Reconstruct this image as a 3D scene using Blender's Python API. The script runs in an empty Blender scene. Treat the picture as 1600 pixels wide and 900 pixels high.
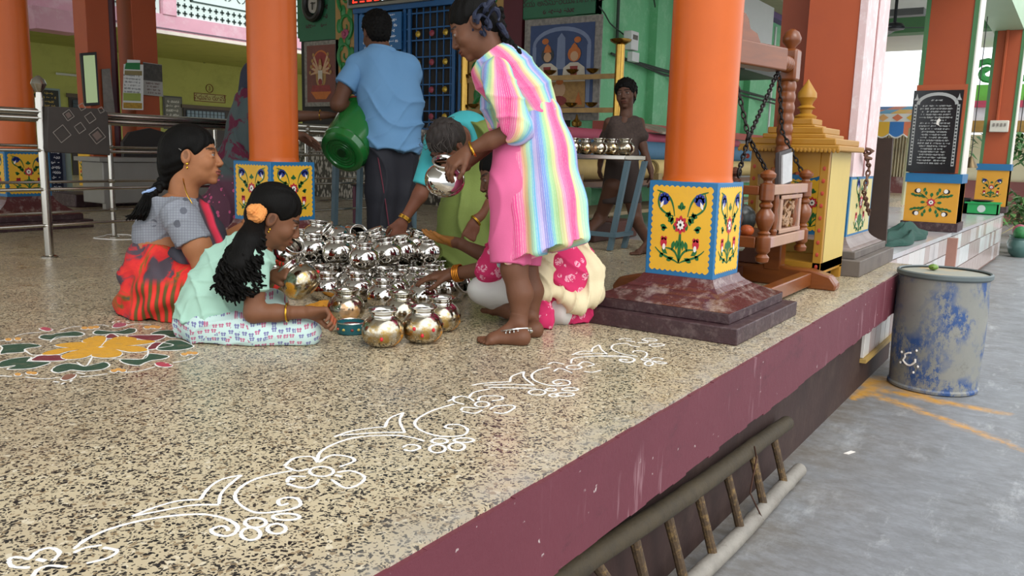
import bpy, bmesh, math, random
import numpy as np
from mathutils import Vector, Matrix, Quaternion
random.seed(7); np.random.seed(7)
S=bpy.context.scene; COL=S.collection
PI=math.pi
# ---------- camera: stands beside the platform, X runs along the platform edge, Y into the hall, z=0 is the platform top
FPX=1282.; CH=.66
def _n(v): v=np.array(v,float); return v/np.linalg.norm(v)
_dn=_n([-210,7750,FPX]); _A=_n([890,-188,FPX]); _A=_n(_A-_dn*_A.dot(_dn)); _U=-_dn; _B=np.cross(_U,_A)
RW=np.array([_A,_B,_U]); CAM=np.array([0,0,CH])
cd=bpy.data.cameras.new('camera'); cam=bpy.data.objects.new('camera',cd); COL.objects.link(cam)
cd.sensor_width=36; cd.lens=FPX*36/1600; cd.clip_start=.05; cd.clip_end=300
_m=np.stack([RW@[1,0,0],RW@[0,-1,0],RW@[0,0,-1]],1)
cam.matrix_world=Matrix([list(_m[i])+[CAM[i]] for i in range(3)]+[[0,0,0,1]])
S.camera=cam
def P(px,py,z=None,x=None,y=None):           # where the sight line meets a plane of the place
    d=RW@_n([px-800,py-450,FPX])
    t=(z-CH)/d[2] if z is not None else (x/d[0] if x is not None else y/d[1])
    return CAM+t*d
def D(px,py,d): return CAM+RW@(np.array([px-800,py-450,FPX])/FPX*d)
# ---------- world (bright overcast sky), sun softened by cloud, exposure
w=bpy.data.worlds.new('overcast_sky'); S.world=w; w.use_nodes=True
nt=w.node_tree; bg=nt.nodes['Background']; bg.inputs[0].default_value=(.90,.95,1,1); bg.inputs[1].default_value=1.75
sd=bpy.data.lights.new('cloudy_sun','SUN'); so=bpy.data.objects.new('cloudy_sun',sd); COL.objects.link(so)
sd.energy=1.5; sd.angle=.6; sd.color=(1,.97,.92); so.rotation_euler=(math.radians(48),0,math.radians(-28))
S.view_settings.view_transform='Standard'; S.view_settings.look='None'; S.view_settings.gamma=1
S.view_settings.exposure=0.16; S.view_settings.use_curve_mapping=False
# ---------- mesh helpers
class M:
    def __init__(s): s.v=[]; s.f=[]
    def add(s,vs,fs):
        b=len(s.v); s.v+=[tuple(map(float,v)) for v in vs]; s.f+=[tuple(b+i for i in f) for f in fs]; return s
    def box(s,x0,x1,y0,y1,z0,z1):
        return s.add([(x,y,z) for z in (z0,z1) for y in (y0,y1) for x in (x0,x1)],[(0,2,3,1),(4,5,7,6),(0,1,5,4),(2,6,7,3),(0,4,6,2),(1,3,7,5)])
    def obox(s,c,ax,ay,az,hx,hy,hz):
        c=np.array(c,float);ax,ay,az=[_n(a) for a in (ax,ay,az)]
        if np.dot(np.cross(ax,ay),az)<0: ay=-ay
        return s.add([c+ax*hx*i+ay*hy*j+az*hz*k for k in(-1,1) for j in(-1,1) for i in(-1,1)],[(0,2,3,1),(4,5,7,6),(0,1,5,4),(2,6,7,3),(0,4,6,2),(1,3,7,5)])
    def frustum(s,cx,cy,z0,z1,hx0,hy0,hx1,hy1):
        return s.add([(cx+i*(hx1 if k else hx0),cy+j*(hy1 if k else hy0),z1 if k else z0) for k in(0,1) for j in(-1,1) for i in(-1,1)],[(0,2,3,1),(4,5,7,6),(0,1,5,4),(2,6,7,3),(0,4,6,2),(1,3,7,5)])
    def tube(s,pts,r,n=10,cap=True,flat=None,closed=False):
        pts=[np.array(p,float) for p in pts]; L=len(pts)
        rs=r if hasattr(r,'__len__') else [r]*L
        up=None; rings=[]
        for i,p in enumerate(pts):
            if closed: t=pts[(i+1)%L]-pts[i-1]
            else: t=pts[min(i+1,L-1)]-pts[max(i-1,0)]
            t=_n(t+1e-9)
            if up is None: up=_n(np.cross(t,[0,0,1] if abs(t[2])<.9 else [1,0,0]))
            up=_n(up-t*up.dot(t)+1e-12); b=np.cross(t,up)
            for k in range(n):
                a=2*PI*k/n; off=up*math.cos(a)*rs[i]+b*math.sin(a)*rs[i]
                if flat: off=off*np.array([1,1,flat])
                rings.append(p+off)
        fs=[]; R=L if closed else L-1
        for i in range(R):
            for k in range(n):
                a=i*n+k; b2=i*n+(k+1)%n; j=(i+1)%L
                fs.append((a,b2,j*n+(k+1)%n,j*n+k))
        if cap and not closed: fs+= [tuple(range(n-1,-1,-1)),tuple((L-1)*n+k for k in range(n))]
        return s.add(rings,fs)
    def lathe(s,c,prof,n=24,axis=None,cap=True,fx=None):
        c=np.array(c,float); a=_n(axis if axis is not None else (0,0,1))
        u=_n(np.cross(a,[0,1,0] if abs(a[1])<.9 else [1,0,0])); v=np.cross(a,u)
        vs=[]
        for r,z in prof:
            for k in range(n):
                t=2*PI*k/n; vs.append(c+a*z+u*r*math.cos(t)+v*r*math.sin(t))
        fs=[(i*n+k,i*n+(k+1)%n,(i+1)*n+(k+1)%n,(i+1)*n+k) for i in range(len(prof)-1) for k in range(n)]
        if cap: fs+=[tuple(range(n-1,-1,-1)),tuple((len(prof)-1)*n+k for k in range(n))]
        return s.add(vs,fs)
    def ell(s,c,r,n=16,m=10,rot=None):
        vs=[];r=np.array(r if hasattr(r,'__len__') else (r,r,r),float); R=np.eye(3) if rot is None else np.array(rot)
        for i in range(m+1):
            th=PI*i/m
            for k in range(n):
                a=2*PI*k/n; vs.append(np.array(c)+R@(r*np.array([math.sin(th)*math.cos(a),math.sin(th)*math.sin(a),-math.cos(th)])))
        return s.add(vs,[(i*n+k,i*n+(k+1)%n,(i+1)*n+(k+1)%n,(i+1)*n+k) for i in range(m) for k in range(n)])
    def prism(s,poly,o,u,v,t):        # outline in the (u,v) plane through o, thickened by t along u x v
        o=np.array(o,float);u=np.array(u,float);v=np.array(v,float);nn=_n(np.cross(u,v))*t;n=len(poly)
        ar=sum(poly[i][0]*poly[(i+1)%n][1]-poly[(i+1)%n][0]*poly[i][1] for i in range(n))
        if ar<0: poly=poly[::-1]
        b=[o+u*p[0]+v*p[1] for p in poly]
        return s.add(b+[q+nn for q in b],[tuple(range(n-1,-1,-1)),tuple(range(n,2*n))]+[(i,(i+1)%n,n+(i+1)%n,n+i) for i in range(n)])
    def mesh(s,name,smooth=35):
        me=bpy.data.meshes.new(name); me.from_pydata(s.v,[],s.f); me.update()
        if smooth:
            me.polygons.foreach_set('use_smooth',[True]*len(me.polygons)); me.set_sharp_from_angle(angle=math.radians(smooth))
        return me
def tag(o,label=None,cat=None,group=None,kind=None):
    if label:o['label']=label
    if cat:o['category']=cat
    if group:o['group']=group
    if kind:o['kind']=kind
    return o
def thing(name,loc,label,cat,group=None):
    o=bpy.data.objects.new(name,None); COL.objects.link(o); o.location=tuple(map(float,loc)); o.empty_display_size=.05
    return tag(o,label,cat,group)
def wloc(o):
    v=Vector(o.location)
    while o.parent: o=o.parent; v=v+o.location
    return v
def part(name,m,mat,parent=None,smooth=35,label=None,bevel=0):
    me=m.mesh(name,smooth) if isinstance(m,M) else m
    if mat and not len(me.materials): me.materials.append(mat)
    o=bpy.data.objects.new(name,me); COL.objects.link(o)
    if parent is not None:
        o.parent=parent
        if parent.type=='EMPTY': o.location=-wloc(parent)
    if label:o['label']=label
    if bevel:
        b=o.modifiers.new('b','BEVEL'); b.width=bevel; b.segments=2; b.limit_method='ANGLE'
    return o
def lpart(name,m,mat,parent,**k):            # geometry given in the thing's own frame
    o=part(name,m,mat,None,**k); o.parent=parent; return o
def struct(name,m,mat,smooth=35,parent=None,bevel=0):
    o=part(name,m,mat,parent,smooth,bevel=bevel)
    if parent is None:o['kind']='structure'
    return o
def single(name,m,mat,label,cat,group=None,smooth=35,bevel=0):
    return tag(part(name,m,mat,None,smooth,bevel=bevel),label,cat,group)
# ---------- material helpers
def lin(c):
    if isinstance(c,str): c=tuple(int(c[i:i+2],16)/255 for i in (0,2,4))
    return tuple((x/12.92 if x<=.04045 else ((x+.055)/1.055)**2.4) for x in c)+(1,)
MC={}
class NT:
    def __init__(s,name):
        s.m=bpy.data.materials.new(name); s.m.use_nodes=True; s.t=s.m.node_tree; s.b=s.t.nodes['Principled BSDF']
        s.co=s.t.nodes.new('ShaderNodeTexCoord')
    def n(s,t,**k):
        x=s.t.nodes.new('ShaderNode'+t)
        for a,b in k.items(): setattr(x,a,b)
        return x
    def l(s,a,b): s.t.links.new(a,b); return s
    def noise(s,scale,detail=4,vec=None,rough=.6,dist=0):
        x=s.n('TexNoise'); x.inputs['Scale'].default_value=scale; x.inputs['Detail'].default_value=detail; x.inputs['Roughness'].default_value=rough; x.inputs['Distortion'].default_value=dist
        s.l(vec or s.co.outputs['Object'],x.inputs['Vector']); return x.outputs['Fac']
    def mapr(s,v,a,b,c=0,d=1):
        x=s.n('MapRange'); s.l(v,x.inputs['Value'])
        for i,q in enumerate((a,b,c,d)): x.inputs[i+1].default_value=q
        return x.outputs['Result']
    def mix(s,f,a,b,mode='MIX'):
        x=s.n('Mix',data_type='RGBA',blend_type=mode)
        for q,i in ((f,0),(a,6),(b,7)):
            if isinstance(q,(int,float)): x.inputs[i].default_value=q
            elif isinstance(q,tuple): x.inputs[i].default_value=q
            else: s.l(q,x.inputs[i])
        return x.outputs[2]
    def math(s,op,a,b=0):
        x=s.n('Math',operation=op)
        for i,q in enumerate((a,b)):
            if isinstance(q,(int,float)): x.inputs[i].default_value=q
            else: s.l(q,x.inputs[i])
        return x.outputs[0]
    def scale(s,v,vec=None):
        x=s.n('Mapping'); s.l(vec or s.co.outputs['Object'],x.inputs['Vector']); x.inputs['Scale'].default_value=v; return x.outputs[0]
    def attr(s,name): 
        x=s.n('Attribute',attribute_name=name); return x
    def ramp(s,v,stops,interp='LINEAR'):
        x=s.n('ValToRGB'); s.l(v,x.inputs[0]); r=x.color_ramp; r.interpolation=interp
        while len(r.elements)>1: r.elements.remove(r.elements[-1])
        r.elements[0].position=stops[0][0]; r.elements[0].color=lin(stops[0][1])
        for p,c in stops[1:]:
            e=r.elements.new(p); e.color=lin(c)
        return x.outputs[0]
    def bump(s,v,strength=.3,dist=.01):
        x=s.n('Bump'); x.inputs['Strength'].default_value=strength; x.inputs['Distance'].default_value=dist; s.l(v,x.inputs['Height']); s.l(x.outputs[0],s.b.inputs['Normal']); return s
    def out(s,col=None,rough=.5,metal=0,spec=None,coat=0):
        if col is not None:
            if isinstance(col,tuple): s.b.inputs['Base Color'].default_value=col
            else: s.l(col,s.b.inputs['Base Color'])
        for q,nm in ((rough,'Roughness'),(metal,'Metallic')):
            if isinstance(q,(int,float)): s.b.inputs[nm].default_value=q
            else: s.l(q,s.b.inputs[nm])
        if spec is not None: s.b.inputs['Specular IOR Level'].default_value=spec
        if coat: s.b.inputs['Coat Weight'].default_value=coat; s.b.inputs['Coat Roughness'].default_value=.12
        return s.m
def mat(c,rough=.6,metal=0,var=.12,ns=6,dirt=None,dirtamt=.3,ds=3,bump=.1,bs=40,spec=None,coat=0,key=None):
    k=(c,rough,metal,var,ns,dirt,dirtamt,ds,bump,bs,spec,coat)
    if k in MC: return MC[k]
    t=NT(key or 'paint_'+str(c)); a=lin(c); b=tuple(x*(1-var*2) for x in a[:3])+(1,); a2=tuple(min(1,x*(1+var*.6)) for x in a[:3])+(1,)
    col=t.mix(t.noise(ns,5),b,a2) if var else a
    if dirt: col=t.mix(t.math('MULTIPLY',t.mapr(t.noise(ds,8,rough=.75),.5,.68),dirtamt),col,lin(dirt))
    if bump: t.bump(t.noise(bs,4),bump,.004)
    MC[k]=t.out(col,rough,metal,spec,coat); return MC[k]
# ---------- structure: platform, ground, ceiling, walls
EY=.848      # line of the platform edge
def terrazzo():
    t=NT('terrazzo'); o=t.co.outputs['Object']
    nz=t.n('TexNoise'); nz.inputs['Scale'].default_value=55; t.l(o,nz.inputs['Vector'])
    ad=t.n('MixRGB',blend_type='LINEAR_LIGHT'); ad.inputs[0].default_value=.012; t.l(o,ad.inputs[1]); t.l(nz.outputs['Color'],ad.inputs[2])
    col=t.mix(t.noise(9,5),lin('b7a788'),lin('cdbf9f'))
    col=t.mix(t.mapr(t.noise(1.1,3),.4,.7),col,lin('ab9a80'))
    def chips(scale,thr,sel,c,col):
        v=t.n('TexVoronoi'); v.inputs['Scale'].default_value=scale; t.l(ad.outputs[0],v.inputs['Vector'])
        sp=t.n('SeparateColor'); t.l(v.outputs['Color'],sp.inputs[0])
        a=t.math('LESS_THAN',v.outputs['Distance'],t.mapr(sp.outputs[1],0,1,thr*.6,thr*1.15)); b=t.math('LESS_THAN',sp.outputs[0],sel)
        return t.mix(t.math('MULTIPLY',a,b),col,c)
    col=chips(64,.45,.25,lin('d2c6ac'),col); col=chips(75,.5,.28,lin('8f7c60'),col)
    col=chips(135,.5,.42,lin('2e2d2b'),col); col=chips(105,.46,.36,lin('1f2020'),col); col=chips(190,.45,.3,lin('4a443b'),col)
    col=t.mix(t.math('MULTIPLY',t.mapr(t.noise(1.7,6,rough=.7),.55,.75),.35),col,lin('7d6650'))
    sx=t.n('SeparateXYZ'); t.l(o,sx.inputs[0])
    edge=t.math('MULTIPLY',t.mapr(sx.outputs[1],EY+.13,EY,0,.75),t.mapr(t.noise(14,6),.35,.65))
    col=t.mix(edge,col,lin('a9a49a'))
    return t.out(col,t.mapr(t.noise(5,5),.3,.7,.22,.42),0,.5)
TER=terrazzo()
MAROON=mat('602430',.65,0,.12,3,'8a4a54',.2,2.2,.2,25,key='maroon_paint')
DMAROON=mat('40262a',.5,0,.3,18,'7c6a66',.45,22,.5,60,key='dark_maroon_plinth')
XE=5.93
def slabpaint():
    t=NT('maroon_slab_paint'); c=t.mix(t.noise(2.5,6),lin('5a232e'),lin('6c2f3a')); 
    dr=t.math('MULTIPLY',t.mapr(t.noise(26,3,t.scale((1,1,.12))),.60,.70),t.mapr(t.noise(1.3,2),.5,.6)); c=t.mix(t.math('MULTIPLY',dr,.5),c,lin('b08a8e'))
    c=t.mix(t.mapr(t.noise(38,4,rough=.5),.70,.74),c,lin('b9a8a4')); c=t.mix(t.math('MULTIPLY',t.mapr(t.noise(7,8,t.scale((.4,1,1)),rough=.8),.57,.66),.4),c,lin('3e1a22'))
    t.bump(t.noise(12,8,rough=.7),.35,.01); return t.out(c,.6)
SLAB=slabpaint()
struct('floor',M().box(-4,XE,EY,16,-.24,0).box(XE,40,4.4,16,-.24,0).box(XE,40,2.6,4.4,-.24,-.005),TER)
m=M(); N=90
for i in range(N):   # painted front of the slab, its lower lip chipped here and there
    x0=-2+(XE+2)*i/N; x1=-2+(XE+2)*(i+1)/N; z0=-.232-random.random()*.012
    m.box(x0,x1,EY-.012,EY+.02,z0,-.004-random.random()*.003)
struct('trim_1',m,SLAB)
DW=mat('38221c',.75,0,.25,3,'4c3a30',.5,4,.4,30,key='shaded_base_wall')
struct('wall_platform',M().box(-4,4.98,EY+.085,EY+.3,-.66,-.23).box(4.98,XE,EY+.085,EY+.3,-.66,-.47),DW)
ti=mat('d9d3cb',.2,0,.06,9,coat=.3); ti2=mat('a58d86',.25,0,.1,5,coat=.3)
wp=bpy.data.objects['wall_platform']
for i in range(6): part('tile',M().box(4.99+i*.155,5.137+i*.155,EY+.07,EY+.2,-.465,-.24),ti2 if i in(1,2,5) else ti,wp,bevel=.002)
struct('trim_2',M().box(4.97,XE,EY+.05,EY+.1,-.49,-.468),mat('b0904e',.6))
# ground outside
STREAKS=[(5.3,.80,5.0,.55,.13,.07,.25),(5.05,.78,5.0,.2,.08,.06,.33),(4.95,.86,4.48,.16,.07,.05,.36),(4.72,.5,4.2,-.2,.05,.04,.42)]
def ground():
    t=NT('concrete_ground'); a=t.mix(t.noise(2.2,7,rough=.7),lin('6a6b6c'),lin('888a8d'))
    a=t.mix(t.math('MULTIPLY',t.mapr(t.noise(6,8,t.scale((.35,1,1)),rough=.8),.55,.7),.6),a,lin('c2c4c4'))
    a=t.mix(t.math('MULTIPLY',t.mapr(t.noise(3,6),.52,.66),.35),a,lin('5f5d58'))
    sx=t.n('SeparateXYZ'); t.l(t.co.outputs['Object'],sx.inputs[0])
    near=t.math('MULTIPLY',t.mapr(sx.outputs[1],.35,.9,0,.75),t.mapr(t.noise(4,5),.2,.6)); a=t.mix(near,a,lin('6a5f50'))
    # turmeric washed out from under the drum
    def streak(x0,y0,x1,y1,w0,w1,lo=.3):
        px=t.math('SUBTRACT',sx.outputs[0],x0); py=t.math('SUBTRACT',t.math('ADD',sx.outputs[1],t.mapr(t.noise(5,6),0,1,-.13,.13)),y0); dx,dy=x1-x0,y1-y0; L=dx*dx+dy*dy
        q=t.math('DIVIDE',t.math('ADD',t.math('MULTIPLY',px,dx),t.math('MULTIPLY',py,dy)),L); q=t.math('MINIMUM',t.math('MAXIMUM',q,0),1)
        ex=t.math('SUBTRACT',px,t.math('MULTIPLY',q,dx)); ey=t.math('SUBTRACT',py,t.math('MULTIPLY',q,dy)); dd=t.math('SQRT',t.math('ADD',t.math('MULTIPLY',ex,ex),t.math('MULTIPLY',ey,ey)))
        f=t.mapr(t.math('DIVIDE',dd,t.mapr(q,0,1,w0,w1)),1,.1); return t.math('MULTIPLY',f,t.mapr(t.noise(14,7,rough=.75),lo,lo+.22))
    f=streak(5.25,.86,4.75,.9,.10,.04,.2)
    for sg in STREAKS: f=t.math('MAXIMUM',f,streak(*sg))
    a=t.mix(t.math('MINIMUM',f,.9),a,lin('c98f1c'))
    fn=t.noise(14,9,t.scale((1,.55,1)),rough=.85); a=t.mix(t.mapr(fn,.45,.62,.0,.18),a,lin('c4cad2')); a=t.mix(t.mapr(t.noise(38,6,t.scale((1,.4,1)),rough=.8),.55,.75,0,.5),a,lin('54524e'))
    t.bump(fn,.5,.012)
    return t.out(a,t.mapr(t.noise(3,6),.3,.7,.42,.75),0,.5)
struct('ground',M().box(-6,60,-30,1.35,-.75,-.65),ground())
ORANGE=mat('c95c12',.4,0,.05,3,'b04e14',.3,2,.08,14,spec=.35,coat=.06,key='glossy_orange_paint')
ORANGE2=mat('ab4c22',.55,0,.08,2.5,'9c4426',.4,3,.15,12,key='orange_paint')
BLUEP=mat('1f6c9c',.4,0,.1,10,key='blue_paint'); YEL=mat('e8b22c',.45,0,.05,5,'c9923a',.4,3,.1,20,key='yellow_paint')
GRN=mat('1c6b34',.4,0,.15,40); RED=mat('c2243a',.4,0,.1,60); WHT=mat('eee6dc',.4,0,.03); NAVY=mat('27398c',.4,0,.1); BLK=mat('15130f',.4,0,0)
def scallop(w,h,n,mg,r):
    pts=[]
    def side(a,b,nn,k):
        a=np.array(a);b=np.array(b);d=b-a;nr=np.array([-d[1],d[0]])/np.linalg.norm(d)
        for i in range(nn):
            for j in range(6):
                tt=(i+j/6)/nn; pts.append(tuple(a+d*tt+nr*(-r*abs(math.sin(PI*j/6))+r*.5)))
    c=[(-w+mg,-h+mg),(w-mg,-h+mg),(w-mg,h-mg),(-w+mg,h-mg)]; ns=[n,int(n*h/w),n,int(n*h/w)]
    for i in range(4): side(c[i],c[(i+1)%4],ns[i],1)
    return pts
def petal(l,wd,n=10): return [(wd*math.sin(PI*i/n)*(.4+.6*i/n),l*i/n) for i in range(n+1)]+[(-wd*math.sin(PI*i/n)*(.4+.6*i/n),l*i/n) for i in range(n-1,0,-1)]
def rot(poly,a,ox=0,oy=0,sx=1):
    c,s_=math.cos(a),math.sin(a); return [(ox+sx*(x*c-y*s_),oy+x*s_+y*c) for x,y in poly]
def circ(r,ox=0,oy=0,n=12,ry=None): return [(ox+r*math.cos(2*PI*i/n),oy+(ry or r)*math.sin(2*PI*i/n)) for i in range(n)]
def stroke(pts,w):
    out=[];back=[]
    for i,p in enumerate(pts):
        a=np.array(pts[max(i-1,0)]);b=np.array(pts[min(i+1,len(pts)-1)]);d=_n(b-a);nr=np.array([-d[1],d[0]]); ww=w*(.35+.65*math.sin(PI*(i+.6)/(len(pts)+.2)))
        out.append(tuple(np.array(p)+nr*ww)); back.append(tuple(np.array(p)-nr*ww))
    return out+back[::-1]
def bez(p0,p1,p2,p3,n=12):
    return [tuple((1-t)**3*np.array(p0)+3*t*(1-t)**2*np.array(p1)+3*t*t*(1-t)*np.array(p2)+t**3*np.array(p3)) for t in [i/n for i in range(n+1)]]
def motif(parent,o,u,v,s,style=0):
    """painted bouquet, about 2s wide, lying 1-3 mm proud of the face"""
    o=np.array(o,float);u=_n(u);v=_n(v);nn=_n(np.cross(u,v))
    L={k:M() for k in 'gwrbk'}
    s,s_y=(s if isinstance(s,tuple) else (s,s))
    def put(k,poly,lev): L[k].prism([(x*s,y*s_y) for x,y in poly],o+nn*(.0012+.0006*lev),u,v,.0006)
    def leaf(x,y,a,l=.26,w=.07):
        put('g',rot(petal(l,w*1.35),a,x,y),0)
    if style==0:
        for sx in(1,-1):
            put('g',stroke([(sx*a,b) for a,b in bez((.0,-.95),(.1,-.6),(.25,-.55),(.55,-.55))],.034),0)
            put('g',stroke([(sx*a,b) for a,b in bez((.02,-.95),(.3,-.8),(.6,-.85),(.95,-.55))],.032),0)
            put('g',stroke([(sx*a,b) for a,b in bez((.0,-.95),(.05,-.6),(.03,-.4),(.02,-.1))],.034),0)
            for x,y,a,l in ((.3,-.62,.3,.3),(.45,-.72,-1.0,.28),(.2,-.8,-1.9,.3),(.6,-.7,-2.2,.2),(.13,-.6,.1,.3),(.5,0,-1.3,.3),(.55,.02,-1.9,.2)):
                leaf(sx*x,y,-a*sx if 0 else a*sx,l)
            # peacock-eye bud
            put('g',stroke([(sx*a,b) for a,b in bez((.25,.35),(.35,.9),(.55,.95),(.98,1.05),16)],.035),0)
            put('g',stroke([(sx*a,b) for a,b in bez((.3,.35),(.95,.45),(.98,.75),(.85,1.0),16)],.035),0)
            for k in range(5):
                leaf(sx*(.2+.06*k),.22+.07*k,(-1.9 if k%2 else -3.0)*sx,.26,.07)
            put('b',rot([(x*1.0,y) for x,y in circ(.17,0,0,12,.13)],0,sx*.68,.78),1)
            for a in range(5): put('b',circ(.075,sx*.68+.15*math.cos(a*.7+.2),.8+.13*math.sin(a*.7+.2),8),1)
            put('w',rot(petal(.24,.07),sx*-.5 if 0 else sx*.5+PI,sx*.7,.78),2)
            put('r',circ(.13,sx*.62,-.4,10,.15),1); put('r',circ(.06,sx*.55,-.28,8),1); put('r',circ(.06,sx*.68,-.28,8),1); put('w',circ(.06,sx*.6,-.52,8,.09),2)
        leaf(0,.5,0,.26,.08); leaf(-.02,.55,.9,.16,.05); leaf(.02,.55,-.9,.16,.05)
        N=8;R=.27;cy=.12
    else:
        for sx in(1,-1):
            for sy in(1,-1):
                put('g',stroke([(sx*a,sy*b) for a,b in bez((.2,.2),(.4,.4),(.6,.5),(.75,.6))],.025),0)
                for x,y,a in ((.35,.25,-.9),(.3,.4,-.1),(.5,.35,-1.4),(.45,.6,.2),(.7,.4,-1.6),(.9,.4,-1.2)):
                    leaf(sx*x,sy*y,(a if sy>0 else PI-a)*sx,.3,.08)
                put('k',circ(.19,sx*.8,sy*.68,12,.15),1); put('w',circ(.12,sx*.76,sy*.7,10,.13),2)
            leaf(sx*.3,0,-sx*1.57,.3,.08); leaf(0,sx*.3,0 if sx>0 else PI,.3,.09)
        N=8;R=.27;cy=0
    for k in range(N): put('r',rot(petal(R,.1),2*PI*k/N,0,cy),1); put('w',rot(petal(R*.55,.055),2*PI*k/N,0,cy),2)
    put('w',circ(.1,0,cy,14),3); put('k',circ(.045,0,cy),4)
    for k,nm,mt in (('g','painted_leaf',GRN),('r','painted_flower',RED),('w','painted_highlight',WHT),('b','painted_bud',NAVY),('k','painted_centre',BLK)):
        if L[k].v: part(nm,L[k],mt,parent,smooth=0)
def panel(parent,o,u,v,hw,hh,style=0,ms=None,mgn=None):
    """yellow scalloped panel with bouquet on a blue face; o = centre of face"""
    o=np.array(o,float);u=_n(u);v=_n(v)
    mg=mgn or hw*.14
    part('yellow_panel',M().prism(scallop(hw,hh,11,mg,hw*.05),o,u,v,.0012),YEL,parent,smooth=0)
    ms=ms or min(hw-mg,hh-mg)*.84
    motif(parent,o+_n(np.cross(u,v))*.0004,u,v,ms if isinstance(ms,tuple) else (ms,min(ms*1.25,hh*.76)),style)
def plinth(parent,cx,cy,hx,hy,bx,by,z1,z0=0,top=.19):
    part('step',M().box(cx-hx,cx+hx,cy-hy,cy+hy,z0,z0+.062),DMAROON,parent,bevel=.004)
    part('step',M().box(cx-hx+.05,cx+hx-.05,cy-hy+.05,cy+hy-.05,z0+.062,z0+.103),DMAROON,parent,bevel=.004)
    m=M();n=6
    for i in range(n):
        a=i/n;b=(i+1)/n; fa=(1-a)**1.7; fb=(1-b)**1.7
        m.frustum(cx,cy,z0+.103+(top-.103)*a,z0+.103+(top-.103)*b,bx+.005+(hx-.055-bx)*fa,by+.005+(hy-.055-by)*fa,bx+.005+(hx-.055-bx)*fb,by+.005+(hy-.055-by)*fb)
    part('plinth_slope',m,mat('5a2a2b',.25,0,.2,9,'b4a59d',.55,13,.4,50,key='worn_maroon'),parent)
def column(x,y,label,b,r,bt,bb):
    t=thing('column',(x,y,0),label,'column')
    plinth(t,x,y,.375,.335,b,b,0,top=bb)
    part('base_box',M().box(x-b,x+b,y-b,y+b,bb-.004,bt),BLUEP,t,bevel=.003)
    hh=(bt-bb)/2;zc=(bt+bb)/2
    panel(t,(x-b,y,zc),(0,-1,0),(0,0,1),b,hh,ms=(b*.76,hh*.76))
    panel(t,(x,y-b,zc),(1,0,0),(0,0,1),b,hh,ms=(b*.76,hh*.76))
    part('shaft',M().lathe((x,y,bt-.001),[(r+.006,0),(r+.001,.015),(r,.03),(r,.7),(r-.003,1.6),(r-.008,2.9)],64),ORANGE,t)
    return t
column(3.185,1.275,'large glossy orange round column in front, on a flower-painted box and stepped maroon base',.143,.136,.565,.192)
column(3.17,3.84,'orange round column behind the two seated figures at left, with two painted panels',.16,.137,.572,.24)
column(3.04,6.6,'orange round column at the far left edge behind the steel railing',.16,.137,.572,.24)
# roofs: slab over the platform and over the far hall
CEIL=mat('d8d8d4',.8,0,.05,2)
struct('ceiling',M().box(-6,8.3,1.0,13.8,3.42,3.6),CEIL)
# ---------- writing
def text(body,o,u,v,size,mt,parent,name='lettering',align='CENTER',lift=.0015,sx=1):
    cu=bpy.data.curves.new(name,'FONT'); cu.body=body; cu.size=size; cu.align_x=align; cu.align_y='CENTER'; cu.extrude=.0006; cu.resolution_u=3
    tmp=bpy.data.objects.new('t',cu); COL.objects.link(tmp); dg=bpy.context.evaluated_depsgraph_get()
    me=bpy.data.meshes.new_from_object(tmp.evaluated_get(dg)); bpy.data.objects.remove(tmp)
    u=_n(u);v=_n(v);nn=np.cross(u,v); o=np.array(o,float)+nn*lift
    for vt in me.vertices:
        c=vt.co; vt.co=Vector(o+u*c[0]*sx+v*c[1]+nn*c[2])
    me.materials.clear(); me.materials.append(mt)
    return part(name,me,None,parent)
def scribble(o,u,v,wd,h,rows,mt,parent,name='lettering',seed=1,th=.16,ragged=.35):
    """rows of small curly letters, as on the engraved boards"""
    rd=random.Random(seed); m=M(); rh=h/rows
    for r in range(rows):
        y=h/2-rh*(r+.5); ww=wd*(1-rd.random()*ragged); x=-ww/2; s=rh*.34
        while x<ww/2-s:
            if rd.random()<.13: x+=s*1.1; continue
            k=rd.randint(0,4); q=s*th*1.3
            if k<3: m.prism(stroke_loop([(x+s*.5+s*.5*math.cos(a),y+s*.55*math.sin(a)) for a in [(.4+k*1.3)+5*j/7 for j in range(8)]],q),np.array(o)+_n(np.cross(u,v))*.001,u,v,.0006)
            else: m.prism([(x,y-q),(x+s,y-q*.5),(x+s,y+q),(x,y+q)],np.array(o)+_n(np.cross(u,v))*.001,u,v,.0006)
            if rd.random()<.5: m.prism([(x+s*.3,y+s*.65),(x+s*.9,y+s*.75),(x+s*.85,y+s*.95),(x+s*.3,y+s*.85)],np.array(o)+_n(np.cross(u,v))*.001,u,v,.0006)
            x+=s*1.25
    o_=part(name,m,mt,parent,smooth=0); o_['kind']='stuff'; return o_
def stroke_loop(pts,w):
    a=[];b=[]
    for i,p in enumerate(pts):
        d=_n(np.array(pts[min(i+1,len(pts)-1)])-np.array(pts[max(i-1,0)])); nr=np.array([-d[1],d[0]]); a.append(tuple(np.array(p)+nr*w)); b.append(tuple(np.array(p)-nr*w))
    return a+b[::-1]
X_=np.array([1.,0,0]);Y_=np.array([0,1.,0]);Z_=np.array([0,0,1.])
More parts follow.
